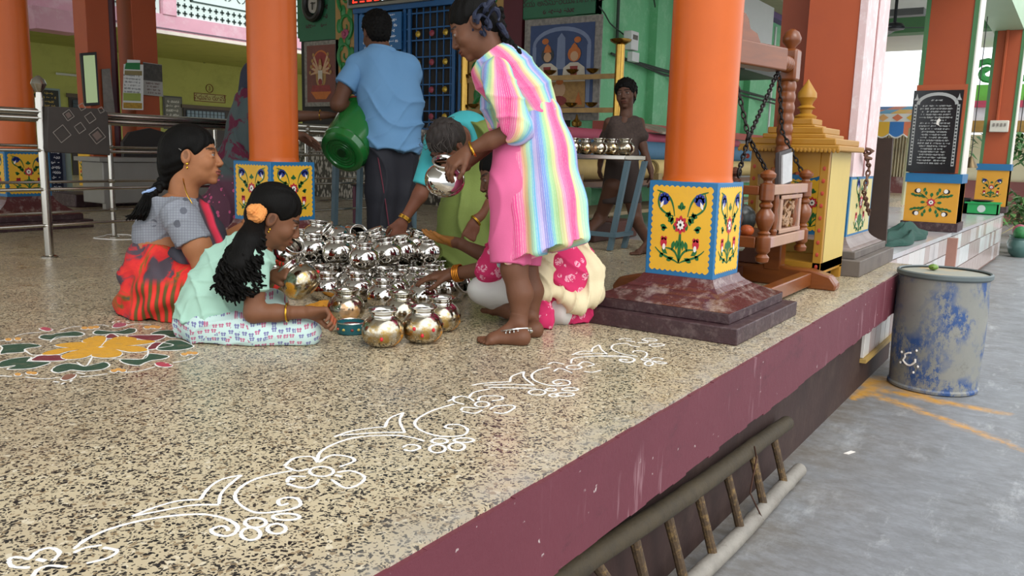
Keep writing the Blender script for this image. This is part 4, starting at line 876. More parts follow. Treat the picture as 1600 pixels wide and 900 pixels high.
# ---------- drum
DR=NT('scraped_blue_drum'); o=DR.co.outputs['Object']
c_=DR.mix(DR.noise(5,6),lin('73746f'),lin('8f8d84')); f_=DR.math('MULTIPLY',DR.mapr(DR.noise(17,9,DR.scale((1,1,.6)),rough=.85),.46,.53),DR.mapr(DR.noise(4.2,3),.38,.56)); c_=DR.mix(f_,c_,lin('28497c'))
c_=DR.mix(DR.math('MULTIPLY',DR.mapr(DR.noise(9,8,rough=.8),.58,.7),.6),c_,lin('5c564c')); DR.bump(DR.noise(30,5),.2,.004); DR=DR.out(c_,.55)
dr=thing('plastic_drum',(5.3,.575,-.65),'scraped blue-grey plastic drum standing against the end of the red platform','drum'); DX,DY=5.36,.59
prf=[(.001,0),(.225,0),(.245,.006),(.247,.02),(.238,.03),(.24,.1),(.247,.3),(.246,.5),(.238,.64),(.24,.665)]
part('barrel',M().lathe((DX,DY,-.65),prf,48),DR,dr)
part('rim',M().lathe((DX,DY,.0),[(.244,.01),(.254,.02),(.254,.04),(.244,.046),(.236,.04)],48,cap=False),mat('5e6868',.5,0,.15),dr)
part('lid',M().lathe((DX,DY,.015),[(.24,0),(.24,.016),(.001,.018)],48),mat('9c9c8e',.5,0,.1,8,'d8a030',.9,4,key='lid_turmeric'),dr)
def drumhit(px,py,r=.2475):
    d=RW@_n([px-800,py-450,FPX]); o=CAM[:2]-np.array((DX,DY)); a=d[:2]@d[:2]; b=o@d[:2]; c=o@o-r*r; tt=(-b-math.sqrt(max(0,b*b-a*c)))/a; return CAM+d*tt
part('paint_ring',M().tube([drumhit(1421+9*math.cos(q)*(1+.2*math.sin(q*5)),561+10*math.sin(q)) for q in [k*.5 for k in range(11)]],.0055,6),WHT,dr)
for (px,py) in ((1409,550),(1432,548),(1434,573),(1427,582),(1407,566)): part('paint_splash',M().ell(drumhit(px,py),(.006,.006,.008),8,6),WHT,dr)
c=np.array((5.43,.66,.05)); lm=thing('green_lime',(c[0],c[1],.035),'green lime resting on the drum lid','fruit'); part('fruit',M().ell((c[0],c[1],.052),(.035,.028,.018),16,10),mat('6a8a2e',.35,0,.15,10),lm); part('stem',M().ell((c[0]-.033,c[1],.053),(.006,.005,.004),8,5),mat('4a4a20',.6),lm)
pp=P(1487,400,y=.85); single('marker_post',M().box(8.1,8.16,.82,.9,-.65,.02),mat('a87a6a',.6,0,.2,8),'short pinkish post at the tiled platform edge behind the drum','post')
# ---------- bamboo ladder under the lip
ld=thing('bamboo_ladder',(2.8,.87,-.65),'weathered bamboo ladder lying on edge under the red platform lip','ladder')
BAM=mat('4a3d26',.75,0,.42,14,'1e1a14',.75,7,.8,45,key='dark_bamboo'); BAL=mat('948d82',.6,0,.32,16,'4a4036',.8,8,.8,45,key='grey_bamboo'); RG=mat('54402a',.75,0,.4,30,'b08c50',.5,40,.6,50)
A0,A1=P(895,893,y=.885),P(1230,662,y=.885); B0,B1=P(1098,893,z=-.615),P(1250,735,z=-.62)
def bamboo(a,b,r,mt,nm,ext=0.0):
    a=np.array(a);b=np.array(b);a=a-(b-a)*ext; n=40; L=np.linalg.norm(b-a); pts=[];rs=[]
    for i in range(n+1):
        t=i/n; pts.append(a+(b-a)*t+np.array([0,.004*math.sin(t*9),.004*math.sin(t*7)])); d=abs((t*L/.22)%1-.5); rs.append(r*(1+.12*math.exp(-(max(0,.5-d))**2*400) if 0 else r*0+r*(1+.13*math.exp(-((.5-d)*18)**2)))/1 if 0 else r*(1+.13*math.exp(-((.5-d)*18)**2)))
    return part(nm,M().tube(pts,rs,14),mt,ld)
bamboo(A0,A1,.03,BAM,'upper_rail',.35); bamboo(B0,B1,.029,BAL,'lower_rail',.6)
def onl(a,b,px):
    best=min((abs(np.dot(RW.T[0],0)+0) if 0 else abs(prj(a+(b-a)*t)[0]-px),t) for t in [k/300-.4 for k in range(450)]); return a+(b-a)*best[1]
def prj(p):
    c=RW.T@(np.array(p)-CAM); return (800+FPX*c[0]/c[2],450+FPX*c[1]/c[2])
for (u_,v_) in ((1207,1226),(1174,1194),(1133,1158),(1088,1116),(1040,1072),(988,1022),(925,965)):
    p0=onl(A0,A1,u_);p1=onl(B0,B1,v_); part('rung',M().tube([p0,p0*.5+p1*.5+np.array([0,0,.003]),p1],[.016,.0145,.016],10),RG,ld)
part('binding_wire',M().tube([onl(A0,A1,1165)+np.array([0,-.03,.03]),onl(A0,A1,1168)+np.array([0,-.034,-.02]),P(1172,770,y=.84),P(1192,812,y=.8)],.003,5),mat('4a2e20',.6,.5),ld)
for (a,b) in ((1318,709),): c=P(a,b,z=-.65); single('paper_scrap',quad([c,c+np.array([.05,-.02,.002]),c+np.array([.05,-.04,.002]),c+np.array([.0,-.02,.001])],.003,(0,0,1)),WHT,'tiny white paper scrap on the concrete below the drum','scrap')
# ---------- organic bodies: blended tapered limbs sampled on a grid, meshed as one smooth surface
class Body:
    def __init__(s): s.p=[]
    def cone(s,a,b,ra,rb,k=.025,sub=False): s.p.append(('c',np.array(a,float),np.array(b,float),ra,rb,k,sub)); return s
    def chain(s,pts,rs,k=.02):
        for i in range(len(pts)-1): s.cone(pts[i],pts[i+1],rs[i],rs[i+1],k)
        return s
    def ell(s,c,r,R=None,k=.02,sub=False):
        r=np.array(r if hasattr(r,'__len__') else (r,r,r),float); R=np.eye(3) if R is None else np.array(R,float)
        s.p.append(('e',np.array(c,float),r,R,None,k,sub)); return s
    def plane(s,o,n): s.p.append(('h',np.array(o,float),_n(n),None,None,0,True)); return s     # keep the side n points away from
    def bb(s):
        lo=np.full(3,9e9);hi=-lo
        for q in s.p:
            if q[6]: continue
            if q[0]=='c':
                for c,r in((q[1],q[3]),(q[2],q[4])): lo=np.minimum(lo,c-r);hi=np.maximum(hi,c+r)
            else:
                e=np.abs(q[3]).T@q[2] if 0 else np.array([max(q[2])]*3); lo=np.minimum(lo,q[1]-e);hi=np.maximum(hi,q[1]+e)
        return lo-.03,hi+.03
    def mesh(s,h=.006):
        lo,hi=s.bb(); n=np.ceil((hi-lo)/h).astype(int)+2
        g=np.full(n,.2,np.float32); ax=[lo[i]+h*np.arange(n[i]) for i in range(3)]
        for q in s.p:
            m=q[5]+.03
            if q[0]=='h':
                X,Y,Z=np.meshgrid(*ax,indexing='ij',sparse=True); d=(X-q[1][0])*q[2][0]+(Y-q[1][1])*q[2][1]+(Z-q[1][2])*q[2][2]
                g=np.maximum(g,d.astype(np.float32)); continue
            if q[0]=='c': a=np.minimum(q[1]-q[3],q[2]-q[4])-m; b=np.maximum(q[1]+q[3],q[2]+q[4])+m
            else: e=max(q[2]); a=q[1]-e-m;b=q[1]+e+m
            i0=np.clip(((a-lo)/h).astype(int),0,n); i1=np.clip(((b-lo)/h).astype(int)+2,0,n)
            if (i1<=i0).any(): continue
            X,Y,Z=np.meshgrid(*[ax[i][i0[i]:i1[i]] for i in range(3)],indexing='ij',sparse=True)
            if q[0]=='c':
                ab=q[2]-q[1]; L=max(ab@ab,1e-9); x=X-q[1][0];y=Y-q[1][1];z=Z-q[1][2]
                t=np.clip((x*ab[0]+y*ab[1]+z*ab[2])/L,0,1); d=np.sqrt((x-t*ab[0])**2+(y-t*ab[1])**2+(z-t*ab[2])**2)-(q[3]+(q[4]-q[3])*t)
            else:
                R=q[3]; x=X-q[1][0];y=Y-q[1][1];z=Z-q[1][2]
                u=[R[i,0]*x+R[i,1]*y+R[i,2]*z for i in range(3)]
                k0=np.sqrt(sum((u[i]/q[2][i])**2 for i in range(3))); k1=np.sqrt(sum((u[i]/q[2][i]**2)**2 for i in range(3)))+1e-9; d=k0*(k0-1)/k1
            sl=tuple(slice(i0[i],i1[i]) for i in range(3)); o=g[sl]; k=max(q[5],1e-4)
            if q[6]: o2=-d; hh=np.clip(.5+.5*(o2-o)/k,0,1); g[sl]=o*(1-hh)+o2*hh+k*hh*(1-hh)
            else: hh=np.clip(.5+.5*(o-d)/k,0,1); g[sl]=o*(1-hh)+d*hh-k*hh*(1-hh)
        return nets(g,lo,h)
def nets(g,lo,h):
    n=np.array(g.shape); s=g<0
    c=np.zeros(n-1,int)
    for i in(0,1):
        for j in(0,1):
            for k in(0,1): c+=s[i:n[0]-1+i,j:n[1]-1+j,k:n[2]-1+k]
    act=(c>0)&(c<8); idx=np.argwhere(act); vid=np.full(n-1,-1,np.int64); vid[act]=np.arange(len(idx))
    acc=np.zeros((len(idx),3));cnt=np.zeros(len(idx))
    I,J,K=idx.T
    for a in range(3):
        o=[b for b in range(3) if b!=a]
        for u in(0,1):
            for v in(0,1):
                p=[I.copy(),J.copy(),K.copy()]; p[o[0]]=p[o[0]]+u; p[o[1]]=p[o[1]]+v; q=[x.copy() for x in p]; q[a]=q[a]+1
                g0=g[tuple(p)];g1=g[tuple(q)]; m=(g0<0)!=(g1<0); t=np.where(m,g0/np.where(m,g0-g1,1),0)
                pos=np.stack(p,1).astype(float); pos[:,a]+=t; acc[m]+=pos[m]; cnt[m]+=1
    V=lo+h*acc/cnt[:,None]
    F=[]
    for a in range(3):
        o=[(a+1)%3,(a+2)%3]; sl0=[slice(0,n[i]) for i in range(3)]; sl1=list(sl0); sl0[a]=slice(0,n[a]-1); sl1[a]=slice(1,n[a])
        for i in o: sl0[i]=slice(1,n[i]-1); sl1[i]=slice(1,n[i]-1)
        A=s[tuple(sl0)];B=s[tuple(sl1)]; e=np.argwhere(A!=B)
        if not len(e): continue
        flip=A[tuple(e.T)]; b=e.copy()
        for i in o: b[:,i]+=1
        def at(du,dv):
            q=b.copy(); q[:,o[0]]-=du; q[:,o[1]]-=dv; return vid[tuple(q.T)]
        f=np.stack([at(1,1),at(0,1),at(0,0),at(1,0)],1); f[~flip]=f[~flip][:,::-1]; F.append(f)
    F=np.concatenate(F); F=F[(F>=0).all(1)]
    return V,F
def vnorm(V,F):
    n=np.cross(V[F[:,2]]-V[F[:,0]],V[F[:,3]]-V[F[:,1]]); N=np.zeros_like(V)
    for i in range(4): np.add.at(N,F[:,i],n)
    return N/(np.linalg.norm(N,axis=1,keepdims=True)+1e-12)
def merge(L):
    V=[];F=[];C=[];b=0
    for v,f,c in L: V.append(v);F.append(f+b);C.append(c);b+=len(v)
    return np.concatenate(V),np.concatenate(F),np.concatenate(C)
def omesh(name,V,F,mt,parent,col=None,pat=None,label=None):
    me=bpy.data.meshes.new(name); me.vertices.add(len(V)); me.vertices.foreach_set('co',V.astype(np.float32).ravel())
    me.loops.add(F.size); me.loops.foreach_set('vertex_index',F.astype(np.int32).ravel()); me.polygons.add(len(F)); me.polygons.foreach_set('loop_start',np.arange(0,F.size,4,dtype=np.int32)); me.polygons.foreach_set('loop_total',np.full(len(F),4,dtype=np.int32))
    me.update(calc_edges=True); me.polygons.foreach_set('use_smooth',[True]*len(F))
    if col is not None:
        a=me.attributes.new('Col','FLOAT_COLOR','POINT'); a.data.foreach_set('color',np.concatenate([col,np.ones((len(V),1))],1).astype(np.float32).ravel())
    if pat is not None:
        a=me.attributes.new('pat','FLOAT_VECTOR','POINT'); a.data.foreach_set('vector',pat.astype(np.float32).ravel())
    return part(name,me,mt,parent,label=label)
def sv(x,y,z=0): return RW@np.array([x,-y,z],float)      # right, up, away as seen by the photographer
def frame(fwd,up):
    f=_n(fwd); r=_n(np.cross(f,up)); u=np.cross(r,f); return r,f,u
class Head:
    def __init__(s,c,fwd,up,sc=1.): s.c=np.array(c,float); s.r,s.f,s.u=frame(fwd,up); s.s=sc; s.R=np.array([s.r,s.f,s.u])
    def w(s,x,y,z): return s.c+s.s*(s.r*x+s.f*y+s.u*z)
    def loc(s,V): return (V-s.c)@s.R.T/s.s
    def build(s,neck,nr,h=.003,skin=(.3,.15,.08),lip=None):
        k=s.s; B=Body(); E=lambda c,r,kk=.012,sub=False: B.ell(s.w(*c),np.array(r)*k,s.R,kk*k,sub)
        E((0,-.012,.03),(.073,.093,.082)); E((0,.03,-.025),(.06,.062,.082),.02); E((0,.032,-.07),(.046,.05,.04),.02); E((0,.076,-.098),(.017,.015,.014),.018)
        for x in(-1,1):
            E((x*.036,.058,-.035),(.024,.026,.026),.015); E((x*.027,.078,.018),(.023,.012,.007),.01)
            E((x*.031,.094,-.001),(.017,.012,.010),.008,True); E((x*.030,.0765,-.002),(.0125,.0125,.0125),.001); E((x*.030,.079,.005),(.0155,.0125,.0065),.002); E((x*.030,.078,-.011),(.0145,.0115,.004),.002)
            E((x*.012,.098,-.038),(.008,.010,.007),.004)
            B.ell(s.w(x*.071,-.008,-.012),np.array((.008,.019,.031))*k,s.R,.004*k); B.ell(s.w(x*.080,-.006,-.008),np.array((.005,.010,.018))*k,s.R,.004*k,True)
        B.cone(s.w(0,.082,.012),s.w(0,.105,-.031),.007*k,.0105*k,.008*k); E((0,.08,-.066),(.028,.018,.022),.012)
        E((0,.0965,-.0615),(.021,.009,.0055),.003); E((0,.0945,-.0725),(.018,.009,.0065),.003)
        B.cone(s.w(0,-.025,-.045),neck,nr[0],nr[1],.03*k)
        V,F=B.mesh(h); L=s.loc(V); C=np.tile(np.array(skin),(len(V),1)); base=np.array(skin)
        n=np.sin(L[:,0]*170)*np.sin(L[:,2]*140+1)*np.sin(L[:,1]*120); C*=(1+.05*n)[:,None]
        ax=np.abs(L[:,0])
        m=(((ax/.023)**2+((L[:,2]+.067)/.0125)**2)<1)&(L[:,1]>.085); C[m]=np.array(lip if lip else base*[.95,.62,.62])
        m=(np.abs(L[:,2]+.067)<.0016)&(ax<.021)&(L[:,1]>.085); C[m]=base*.25
        for x in(-1,1):
            d=np.linalg.norm(L-np.array([x*.030,.0765,-.002]),axis=1); e=(d<.0132)&(L[:,1]>.08)&(np.abs(L[:,2]+.003)<.0068); C[e]=(.24,.21,.19)
            i=e&((L[:,0]-x*.030)**2+(L[:,2]+.002)**2<.0058**2); C[i]=(.012,.008,.006)
            m=(np.abs(L[:,2]-.0055)<.0022)&(np.abs(L[:,0]-x*.030)<.016)&(L[:,1]>.083); C[m]=base*.2
            m=(np.abs(L[:,2]-.022+.25*((L[:,0]-x*.028)**2)/.03)<.0042)&(np.abs(L[:,0]-x*.030)<.021)&(L[:,1]>.062); C[m]=base*.15
            m=(np.hypot(L[:,0]-x*.0075,L[:,2]+.0455)<.0032)&(L[:,1]>.095); C[m]=base*.3
        m=(ax>.07)&(np.hypot(L[:,1]+.006,(L[:,2]+.01)*.6)<.010); C[m]*=.6
        return V,F,C
def hand(B,wrist,d,n,side,sc=1.,curl=(.3,.5,.4),thumb=.5,spread=.0,fc=None):
    """palm of five metacarpals, four unequal fingers and a thumb; n = way the palm faces, side=+1/-1 puts the thumb"""
    d=_n(d); n=_n(n-d*np.dot(n,d)); s_=np.cross(d,n)*side; k=sc; w=np.array(wrist,float)
    B.cone(w-d*.02*k,w+d*.02*k,.021*k,.022*k,.012*k)
    for i,(x,L,r) in enumerate(((.030,.070,.0090),(.0105,.079,.0092),(-.010,.073,.0087),(-.029,.058,.0078))):
        kn=w+d*(.088-.004*abs(i-1))*k+s_*x*k; B.cone(w+d*.02*k+s_*x*.5*k,kn,.0155*k,.0115*k,.014*k)
        a=0; p=kn; dd=d; c=curl if fc is None else fc[i]
        for j,(fr,r0,r1) in enumerate(((.44,1.,.93),(.31,.93,.85),(.25,.85,.72))):
            a+=c[j]; dd=_n(d*math.cos(a)+n*math.sin(a)+s_*(x*spread*8)); q=p+dd*L*fr*k; B.cone(p,q,r*r0*k,r*r1*k,.0035*k); p=q
    t0=w+d*.018*k+s_*.022*k; t1=w+d*.050*k+s_*(.046)*k+n*.012*k; B.cone(t0,t1,.0155*k,.0115*k,.014*k)
    t2=t1+_n(d*.75+s_*(.45-thumb*.5)+n*(.25+thumb*.5))*.034*k; t3=t2+_n(d*.8+s_*(.1-thumb*.6)+n*(.25+thumb*.5))*.027*k
    B.cone(t1,t2,.0112*k,.0100*k,.005*k); B.cone(t2,t3,.0098*k,.0078*k,.003*k)
def foot(B,ank,heel,toe,up,side,sc=1.):
    h=np.array(heel,float);t=np.array(toe,float);d=_n(t-h);u=_n(up); s_=np.cross(d,u)*side; L=np.linalg.norm(t-h)
    B.cone(ank,h+u*.03*sc+d*.02*sc,.027*sc,.028*sc,.02*sc); B.cone(h+u*.026*sc+d*.015*sc,t-d*L*.32+u*.02*sc,.027*sc,.02*sc,.03*sc); B.cone(np.array(ank)+d*.01,t-d*L*.3+u*.02*sc,.024*sc,.016*sc,.02*sc)
    B.cone(t-d*L*.32+u*.017*sc+s_*.018*sc,t-d*L*.28+u*.016*sc-s_*.02*sc,.017*sc,.015*sc,.02*sc)
    for i in range(5):
        x=(.026-.0125*i)*sc; r=(.0115,.0085,.0082,.0078,.0075)[i]*sc; e=L*(.0,-.004,-.05,-.1,-.16)[i]
        B.cone(t-d*L*.24+s_*x+u*.013*sc,t+d*e-d*.008+s_*x*1.1+u*r,r*1.05,r,.004*sc)
def skinmat(name,spec=.28):
    t=NT(name); a=t.attr('Col'); c=t.mix(t.mapr(t.noise(60,5),.3,.7,0,.08),a.outputs['Color'],(0.02,.01,.006,1)); t.bump(t.noise(180,4),.12,.002)
    m=t.out(c,t.mapr(t.noise(20,3),.3,.7,.5,.65),0,spec); t.b.inputs['Subsurface Weight'].default_value=.06; t.b.inputs['Subsurface Radius'].default_value=(.01,.004,.002); return m
SKIN=skinmat('skin')
def hairmat(c='060504',rough=.62):
    t=NT('hair'); v=t.scale((1,1,.12)); n=t.noise(240,3,v); t.bump(n,.55,.004); return t.out(t.mix(n,lin(c),tuple(x*2.2 for x in lin(c)[:3])+(1,)),rough,0,.12)
def ridge(V,a,f,w=2.,wf=14,ph=0): return (1-np.abs(np.sin((V@sv(*a))*f+w*np.sin((V@sv(a[1],-a[0],.3))*wf+ph)+ph)))**3*1.5-.35
HAIR=hairmat(); 
GOLD=mat('d8a83c',.2,1,.05,bump=0,key='gold')
def ring(nm,c,ax,r,t,mt,parent,n=20,wob=0):
    ax=_n(ax);u=_n(np.cross(ax,(0,0,1) if abs(ax[2])<.9 else (1,0,0)));v=np.cross(ax,u); return part(nm,M().tube([np.array(c)+u*r*math.cos(a)+v*r*math.sin(a) for a in [2*PI*k/n for k in range(n)]],t,8,closed=True),mt,parent)
def skinpart(parts,skin):
    L=[]
    for q in parts:
        if isinstance(q,tuple) and len(q)==3: L.append(q)
        else:
            V,F=q; C=np.tile(np.array(skin),(len(V),1)); C*=(1+.06*np.sin(V[:,0]*40)*np.sin(V[:,1]*37)*np.sin(V[:,2]*31))[:,None]; L.append((V,F,C))
    return merge(L)
def folds(V,F,amp,fn): N=vnorm(V,F); return V+N*(amp*fn(V))[:,None]
def axial(V,a,b,ref):
    """height along a->b and angle round it"""
    a=np.array(a);d=np.array(b)-a;L=np.linalg.norm(d);d=d/L;u=_n(np.array(ref)-d*np.dot(ref,d));v=np.cross(d,u);q=V-a
    return q@d/L,np.arctan2(q@v,q@u),q@u,q@v
def curl_strand(pts,r,amp,turns,ph,n=40,rs=None):
    pts=[np.array(p,float) for p in pts]; out=[]
    for i in range(n+1):
        t=i/n*(len(pts)-1); k=min(int(t),len(pts)-2); f=t-k
        p0=pts[max(k-1,0)];p1=pts[k];p2=pts[k+1];p3=pts[min(k+2,len(pts)-1)]
        p=.5*((2*p1)+(-p0+p2)*f+(2*p0-5*p1+4*p2-p3)*f*f+(-p0+3*p1-3*p2+p3)*f**3); s_=i/n
        a=ph+turns*6.283*s_; out.append(p+sv(math.cos(a),.3*math.sin(a),math.sin(a))*amp*min(1,s_*3))
    return out,[r*(1-.55*i/n) for i in range(n+1)]
def fabric(name,base,sc=400,rough=.85,key=None):
    t=NT(name); t.bump(t.noise(sc,2),.25,.002); return t
Q=D
# ================= person: standing girl in the striped dress
d=2.93; SK_C=(.135,.055,.028)
g=thing('person',P(800,535,z=0),'standing girl in a pastel rainbow-striped dress bending left with a steel pot in her hand','person')
H=Head(Q(741,40,d),sv(-.86,-.50,.08),sv(-.48,.87,0),.93); nb=Q(776,98,d+.0)
parts=[H.build(nb,(.047,.05),.003,SK_C)]
B=Body()   # legs, torso, arms
for (kx,ky,ax,ay,dd,hx,tx) in ((803,420,811,506,d-.03,826,744),(820,418,829,500,d+.12,842,792)):
    hip=Q(835,250,dd+.02); B.chain([hip,Q(kx,ky,dd),Q((kx+ax)/2+6,(ky+ay)/2-4,dd),Q(ax,ay,dd)],[.07,.045,.043,.026],.02)
B.chain([Q(845,245,d+.03),Q(838,190,d+.03),Q(795,125,d+.02),nb],[.085,.075,.08,.045],.04)
el=Q(803,203,d-.1); wr=Q(731,236,d-.08); B.chain([Q(775,118,d-.1),el,(el+wr)/2,wr],[.038,.031,.029,.019],.015)
el2=Q(790,205,d+.16); wr2=Q(722,262,d+.06); B.chain([Q(788,112,d+.15),el2,wr2],[.038,.031,.019],.015)
parts.append(B.mesh(.006))
B=Body(); 
for (ax,ay,dd,hx,hy,tx,ty) in ((811,506,d-.03,822,539,745,537),(829,500,d+.12,842,526,790,528)):
    hz=P(hx,hy,z=0); tz=P(tx,ty,z=0); B.chain([Q(ax,ay-14,dd),Q(ax,ay,dd)],[.032,.029],.01); foot(B,Q(ax,ay,dd),hz,tz,(0,0,1),1,.92)
B.plane((0,0,0.001),(0,0,-1)); parts.append(B.mesh(.0035))
B=Body(); B.chain([(el*.3+wr*.7),wr],[.0225,.019],.01)
hand(B,wr,sv(-.75,-.62,-.15),sv(-.5,.1,.9) if 0 else sv(.35,-.6,.6),1,.86,fc=[(.5,.6,.4),(.6,.6,.4),(.55,.6,.5),(.5,.5,.5)],thumb=.3)
hand(B,wr2,sv(-.8,-.3,-.3),sv(.2,-.3,-.9),-1,.86,curl=(.5,.7,.5))
parts.append(B.mesh(.0032))
V,F,C=skinpart(parts,SK_C); omesh('body',V,F,SKIN,g,col=C)
# dress: yoke, sleeves, gathered skirt
def stripes():
    t=NT('pastel_striped_cotton'); a=t.attr('pat'); sx=t.n('SeparateXYZ'); t.l(a.outputs['Vector'],sx.inputs[0])
    u=t.math('ADD',sx.outputs[0],t.mapr(t.noise(14,3),0,1,-.012,.012)); fr=t.math('FRACT',u)
    st=['de5c90','e88aae','d9cf96','a9c98c','7cb8ae','6d92c4','8284bd','b6a6cf','6ba4ca','94cbb6','d9d598','dfb083','df7a9e','d84f88']
    ps=[0,.10,.16,.22,.30,.36,.44,.50,.57,.62,.70,.76,.82,.90]; r=t.ramp(fr,list(zip(ps,st)),'EASE'); r2=t.ramp(fr,list(zip(ps,st)),'CONSTANT'); r=t.mix(.65,r,r2); fine=t.math('SINE',t.math('MULTIPLY',u,190)); w=t.math('MULTIPLY',t.mapr(fine,.35,1,0,.85),t.mapr(t.noise(300,2,t.scale((1,1,.3))),.3,.7,.1,.6))
    c=t.mix(w,r,lin('e4dad0')); t.bump(t.noise(420,2),.3,.002); return t.out(c,.9,0,.2)
STR=stripes()
B=Body(); B.chain([Q(768,98,d),Q(790,118,d+.02),Q(818,150,d+.02),Q(838,188,d+.02)],[.055,.1,.1,.09],.03)
B.ell(Q(782,112,d+.02),(.11,.1,.1),k=.04)
B.plane(H.w(0,-.012,-.075)+sv(.02,-.045,0),sv(-.62,.75,0))
B.plane(Q(843,196,d),sv(.45,-.95,0)); V1,F1=B.mesh(.005)
h1,an,qu,qv=axial(V1,Q(772,98,d),Q(842,190,d),sv(0,0,-1)); V1=folds(V1,F1,.003,lambda V:np.sin(an*9+h1*4)*np.clip(h1*2,0,1)+1.2*ridge(V,(.6,-.8,.2),30,2,13)); P1=np.stack([an*.62+.15,h1,h1*0],1)
part_d=[(V1,F1,P1)]
for (sh,e,o,dd) in ((Q(776,116,d-.1),el,Q(772,214,d-.13),d),(Q(790,110,d+.15),el2,el2,d)):
    B=Body(); mid=sh*.45+e*.55+sv(-.018,-.0,-.02); B.chain([sh,mid,e+sv(.005,.01,0)],[.058,.070,.062],.03); fdir=_n((wr if dd==d and e is el else wr2)-e)
    B.plane(e+fdir*.035+sv(0,-.0,0),fdir); V2,F2=B.mesh(.005); h2,an2,_,_=axial(V2,sh,e+fdir*.05,sv(0,0,-1)); V2=folds(V2,F2,.005,lambda V:np.sin(an2*10+h2*3)*np.clip(h2*1.2,.1,1)+.8*ridge(V,(.8,.7,.2),30,2.5,15)); part_d.append((V2,F2,np.stack([an2*.42+.1,h2,h2*0],1)))
B=Body(); B.chain([Q(838,186,d+.02),Q(842,240,d+.02),Q(848,320,d+.02),Q(852,425,d+.02)],[.095,.125,.148,.168],.03)
B.plane(Q(858,391,d),sv(.30,-1,0)); V3,F3=B.mesh(.005); h3,an3,qu,qv=axial(V3,Q(838,182,d+.02),Q(858,420,d+.02),sv(0,0,-1))
V3=folds(V3,F3,1,lambda V:(.010*np.sin(an3*9+.6*np.sin(h3*5))+.005*np.sin(an3*17+1+h3*2))*np.clip(h3*1.6+.05,0,1)); part_d.append((V3,F3,np.stack([an3*.72+.05*h3+.4,h3,h3*0],1)))
V,F,Pp=merge(part_d); omesh('dress',V,F,STR,g,pat=Pp)
hem,ang=[],0
B=Body(); B.chain([Q(806,225,d+.0),Q(800,300,d-.02),Q(798,430,d-.02)],[.082,.080,.074],.03); B.cone(Q(840,240,d+.1),Q(815,430,d+.11),.08,.066,.02); B.plane(Q(797,413,d),sv(-.05,-1,0))
V,F=B.mesh(.006); V=folds(V,F,.005,lambda V:ridge(V,(1,.25,.1),22,1.5,9)); PK=mat('d25f8c',.8,0,.06,8,bump=.2,bs=300,key='pink_cotton'); omesh('pink_trousers',V,F,PK,g)
# hair, plait, ribbons
def hair(h,extra=None,h_=.0035,front=.055,low=-.05,back=-.02,thick=.0,side=.2):
    B=Body(); B.ell(h.w(0,-.016,.036),np.array((.081+thick,.098+thick,.086+thick))*h.s,h.R,.01); B.ell(h.w(0,-.05,-.02),np.array((.066,.058,.065))*h.s,h.R,.02)
    if extra: extra(B)
    B.ell(h.w(0,.085,-.045),np.array((.078,.075,.088))*h.s,h.R,.012,True)   # opening for the face
    for x in(-1,1): B.ell(h.w(x*.082,.004,-.018),np.array((.022,.024,.034))*h.s,h.R,.008,True)
    V,F=B.mesh(h_); L=h.loc(V); V=folds(V,F,.0012,lambda V:np.sin(L[:,0]*260+L[:,2]*60+np.sin(L[:,1]*40)*3)); return V,F
V,F=hair(H); omesh('hair',V,F,HAIR,g)
def braid(path,r,parent,tail=None):
    B=Body(); pts,_=curl_strand(path,1,0,0,0,n=int(sum(np.linalg.norm(np.array(path[i+1])-path[i]) for i in range(len(path)-1))/.011))
    for i in range(len(pts)-1):
        a=i*.95; dd=_n(pts[i+1]-pts[i]); s_=_n(np.cross(dd,sv(0,0,1))); f=1-.35*i/len(pts)
        for k in range(3): B.ell(pts[i]+s_*r*.55*math.sin(a+k*2.094)*f+sv(0,0,1)*r*.4*math.sin(2*(a+k*2.094))*f,(r*.62*f,r*.62*f,r*.62*f),k=.002)
    V,F=B.mesh(.003); omesh('plait',V,F,HAIR,parent)
braid([H.w(.0,-.105,.0),Q(785,52,d-.02),Q(797,70,d-.03),Q(812,86,d-.05)],.021,g)
RB=mat('141d36',.7,0,.15,40,bump=.2,key='navy_ribbon')
for k,(cx,cy) in enumerate(((751,18),(765,10),(770,26),(756,34),(784,48),(748,44))):
    c=Q(cx,cy,d-.085 if k<4 else d-.06); rd=random.Random(k); pts=[c+sv(.022*math.cos(a*.8+k),.024*math.sin(a+k*2),-.01*math.sin(a*2)) for a in [q*.55 for q in range(12)]]
    part('ribbon',M().tube(pts,[.0065+.003*math.sin(i) for i in range(12)],6),RB,g)
ring('bangle',wr+(el-wr)*.10,wr-el,.027,.0045,GOLD,g)
part('ear_stud',M().ell(H.w(-.083 if 0 else .083,-.002,-.045),(.004,.004,.004),8,6),GOLD,g)
SIL=mat('d8d8d4',.2,1,.05,bump=0,key='silver')
an_=thing('x',(0,0,0),None,None) if 0 else None
ac=Q(803,517,d-.03); ank=part('anklet',M().tube([ac+sv(.062*math.cos(a),-.010*math.sin(a+.5)+.012*math.cos(a),.066*math.sin(a)) for a in [k*PI/14 for k in range(28)]],.0035,6,closed=True),SIL,g)
m=M()
for k in range(28): a=k*PI/14; q=ac+sv(.064*math.cos(a),-.010*math.sin(a+.5)+.012*math.cos(a)-.009,.068*math.sin(a)); m.ell(q,(.0034,.0034,.0045),6,5)
o=part('anklet_bells',m,SIL,None); o.parent=ank; o['kind']='stuff'
ac2=Q(832,512,d+.12); part('anklet',M().tube([ac2+sv(.034*math.cos(a),-.006*math.sin(a),.034*math.sin(a)) for a in [k*PI/14 for k in range(28)]],.0035,6,closed=True),SIL,g)

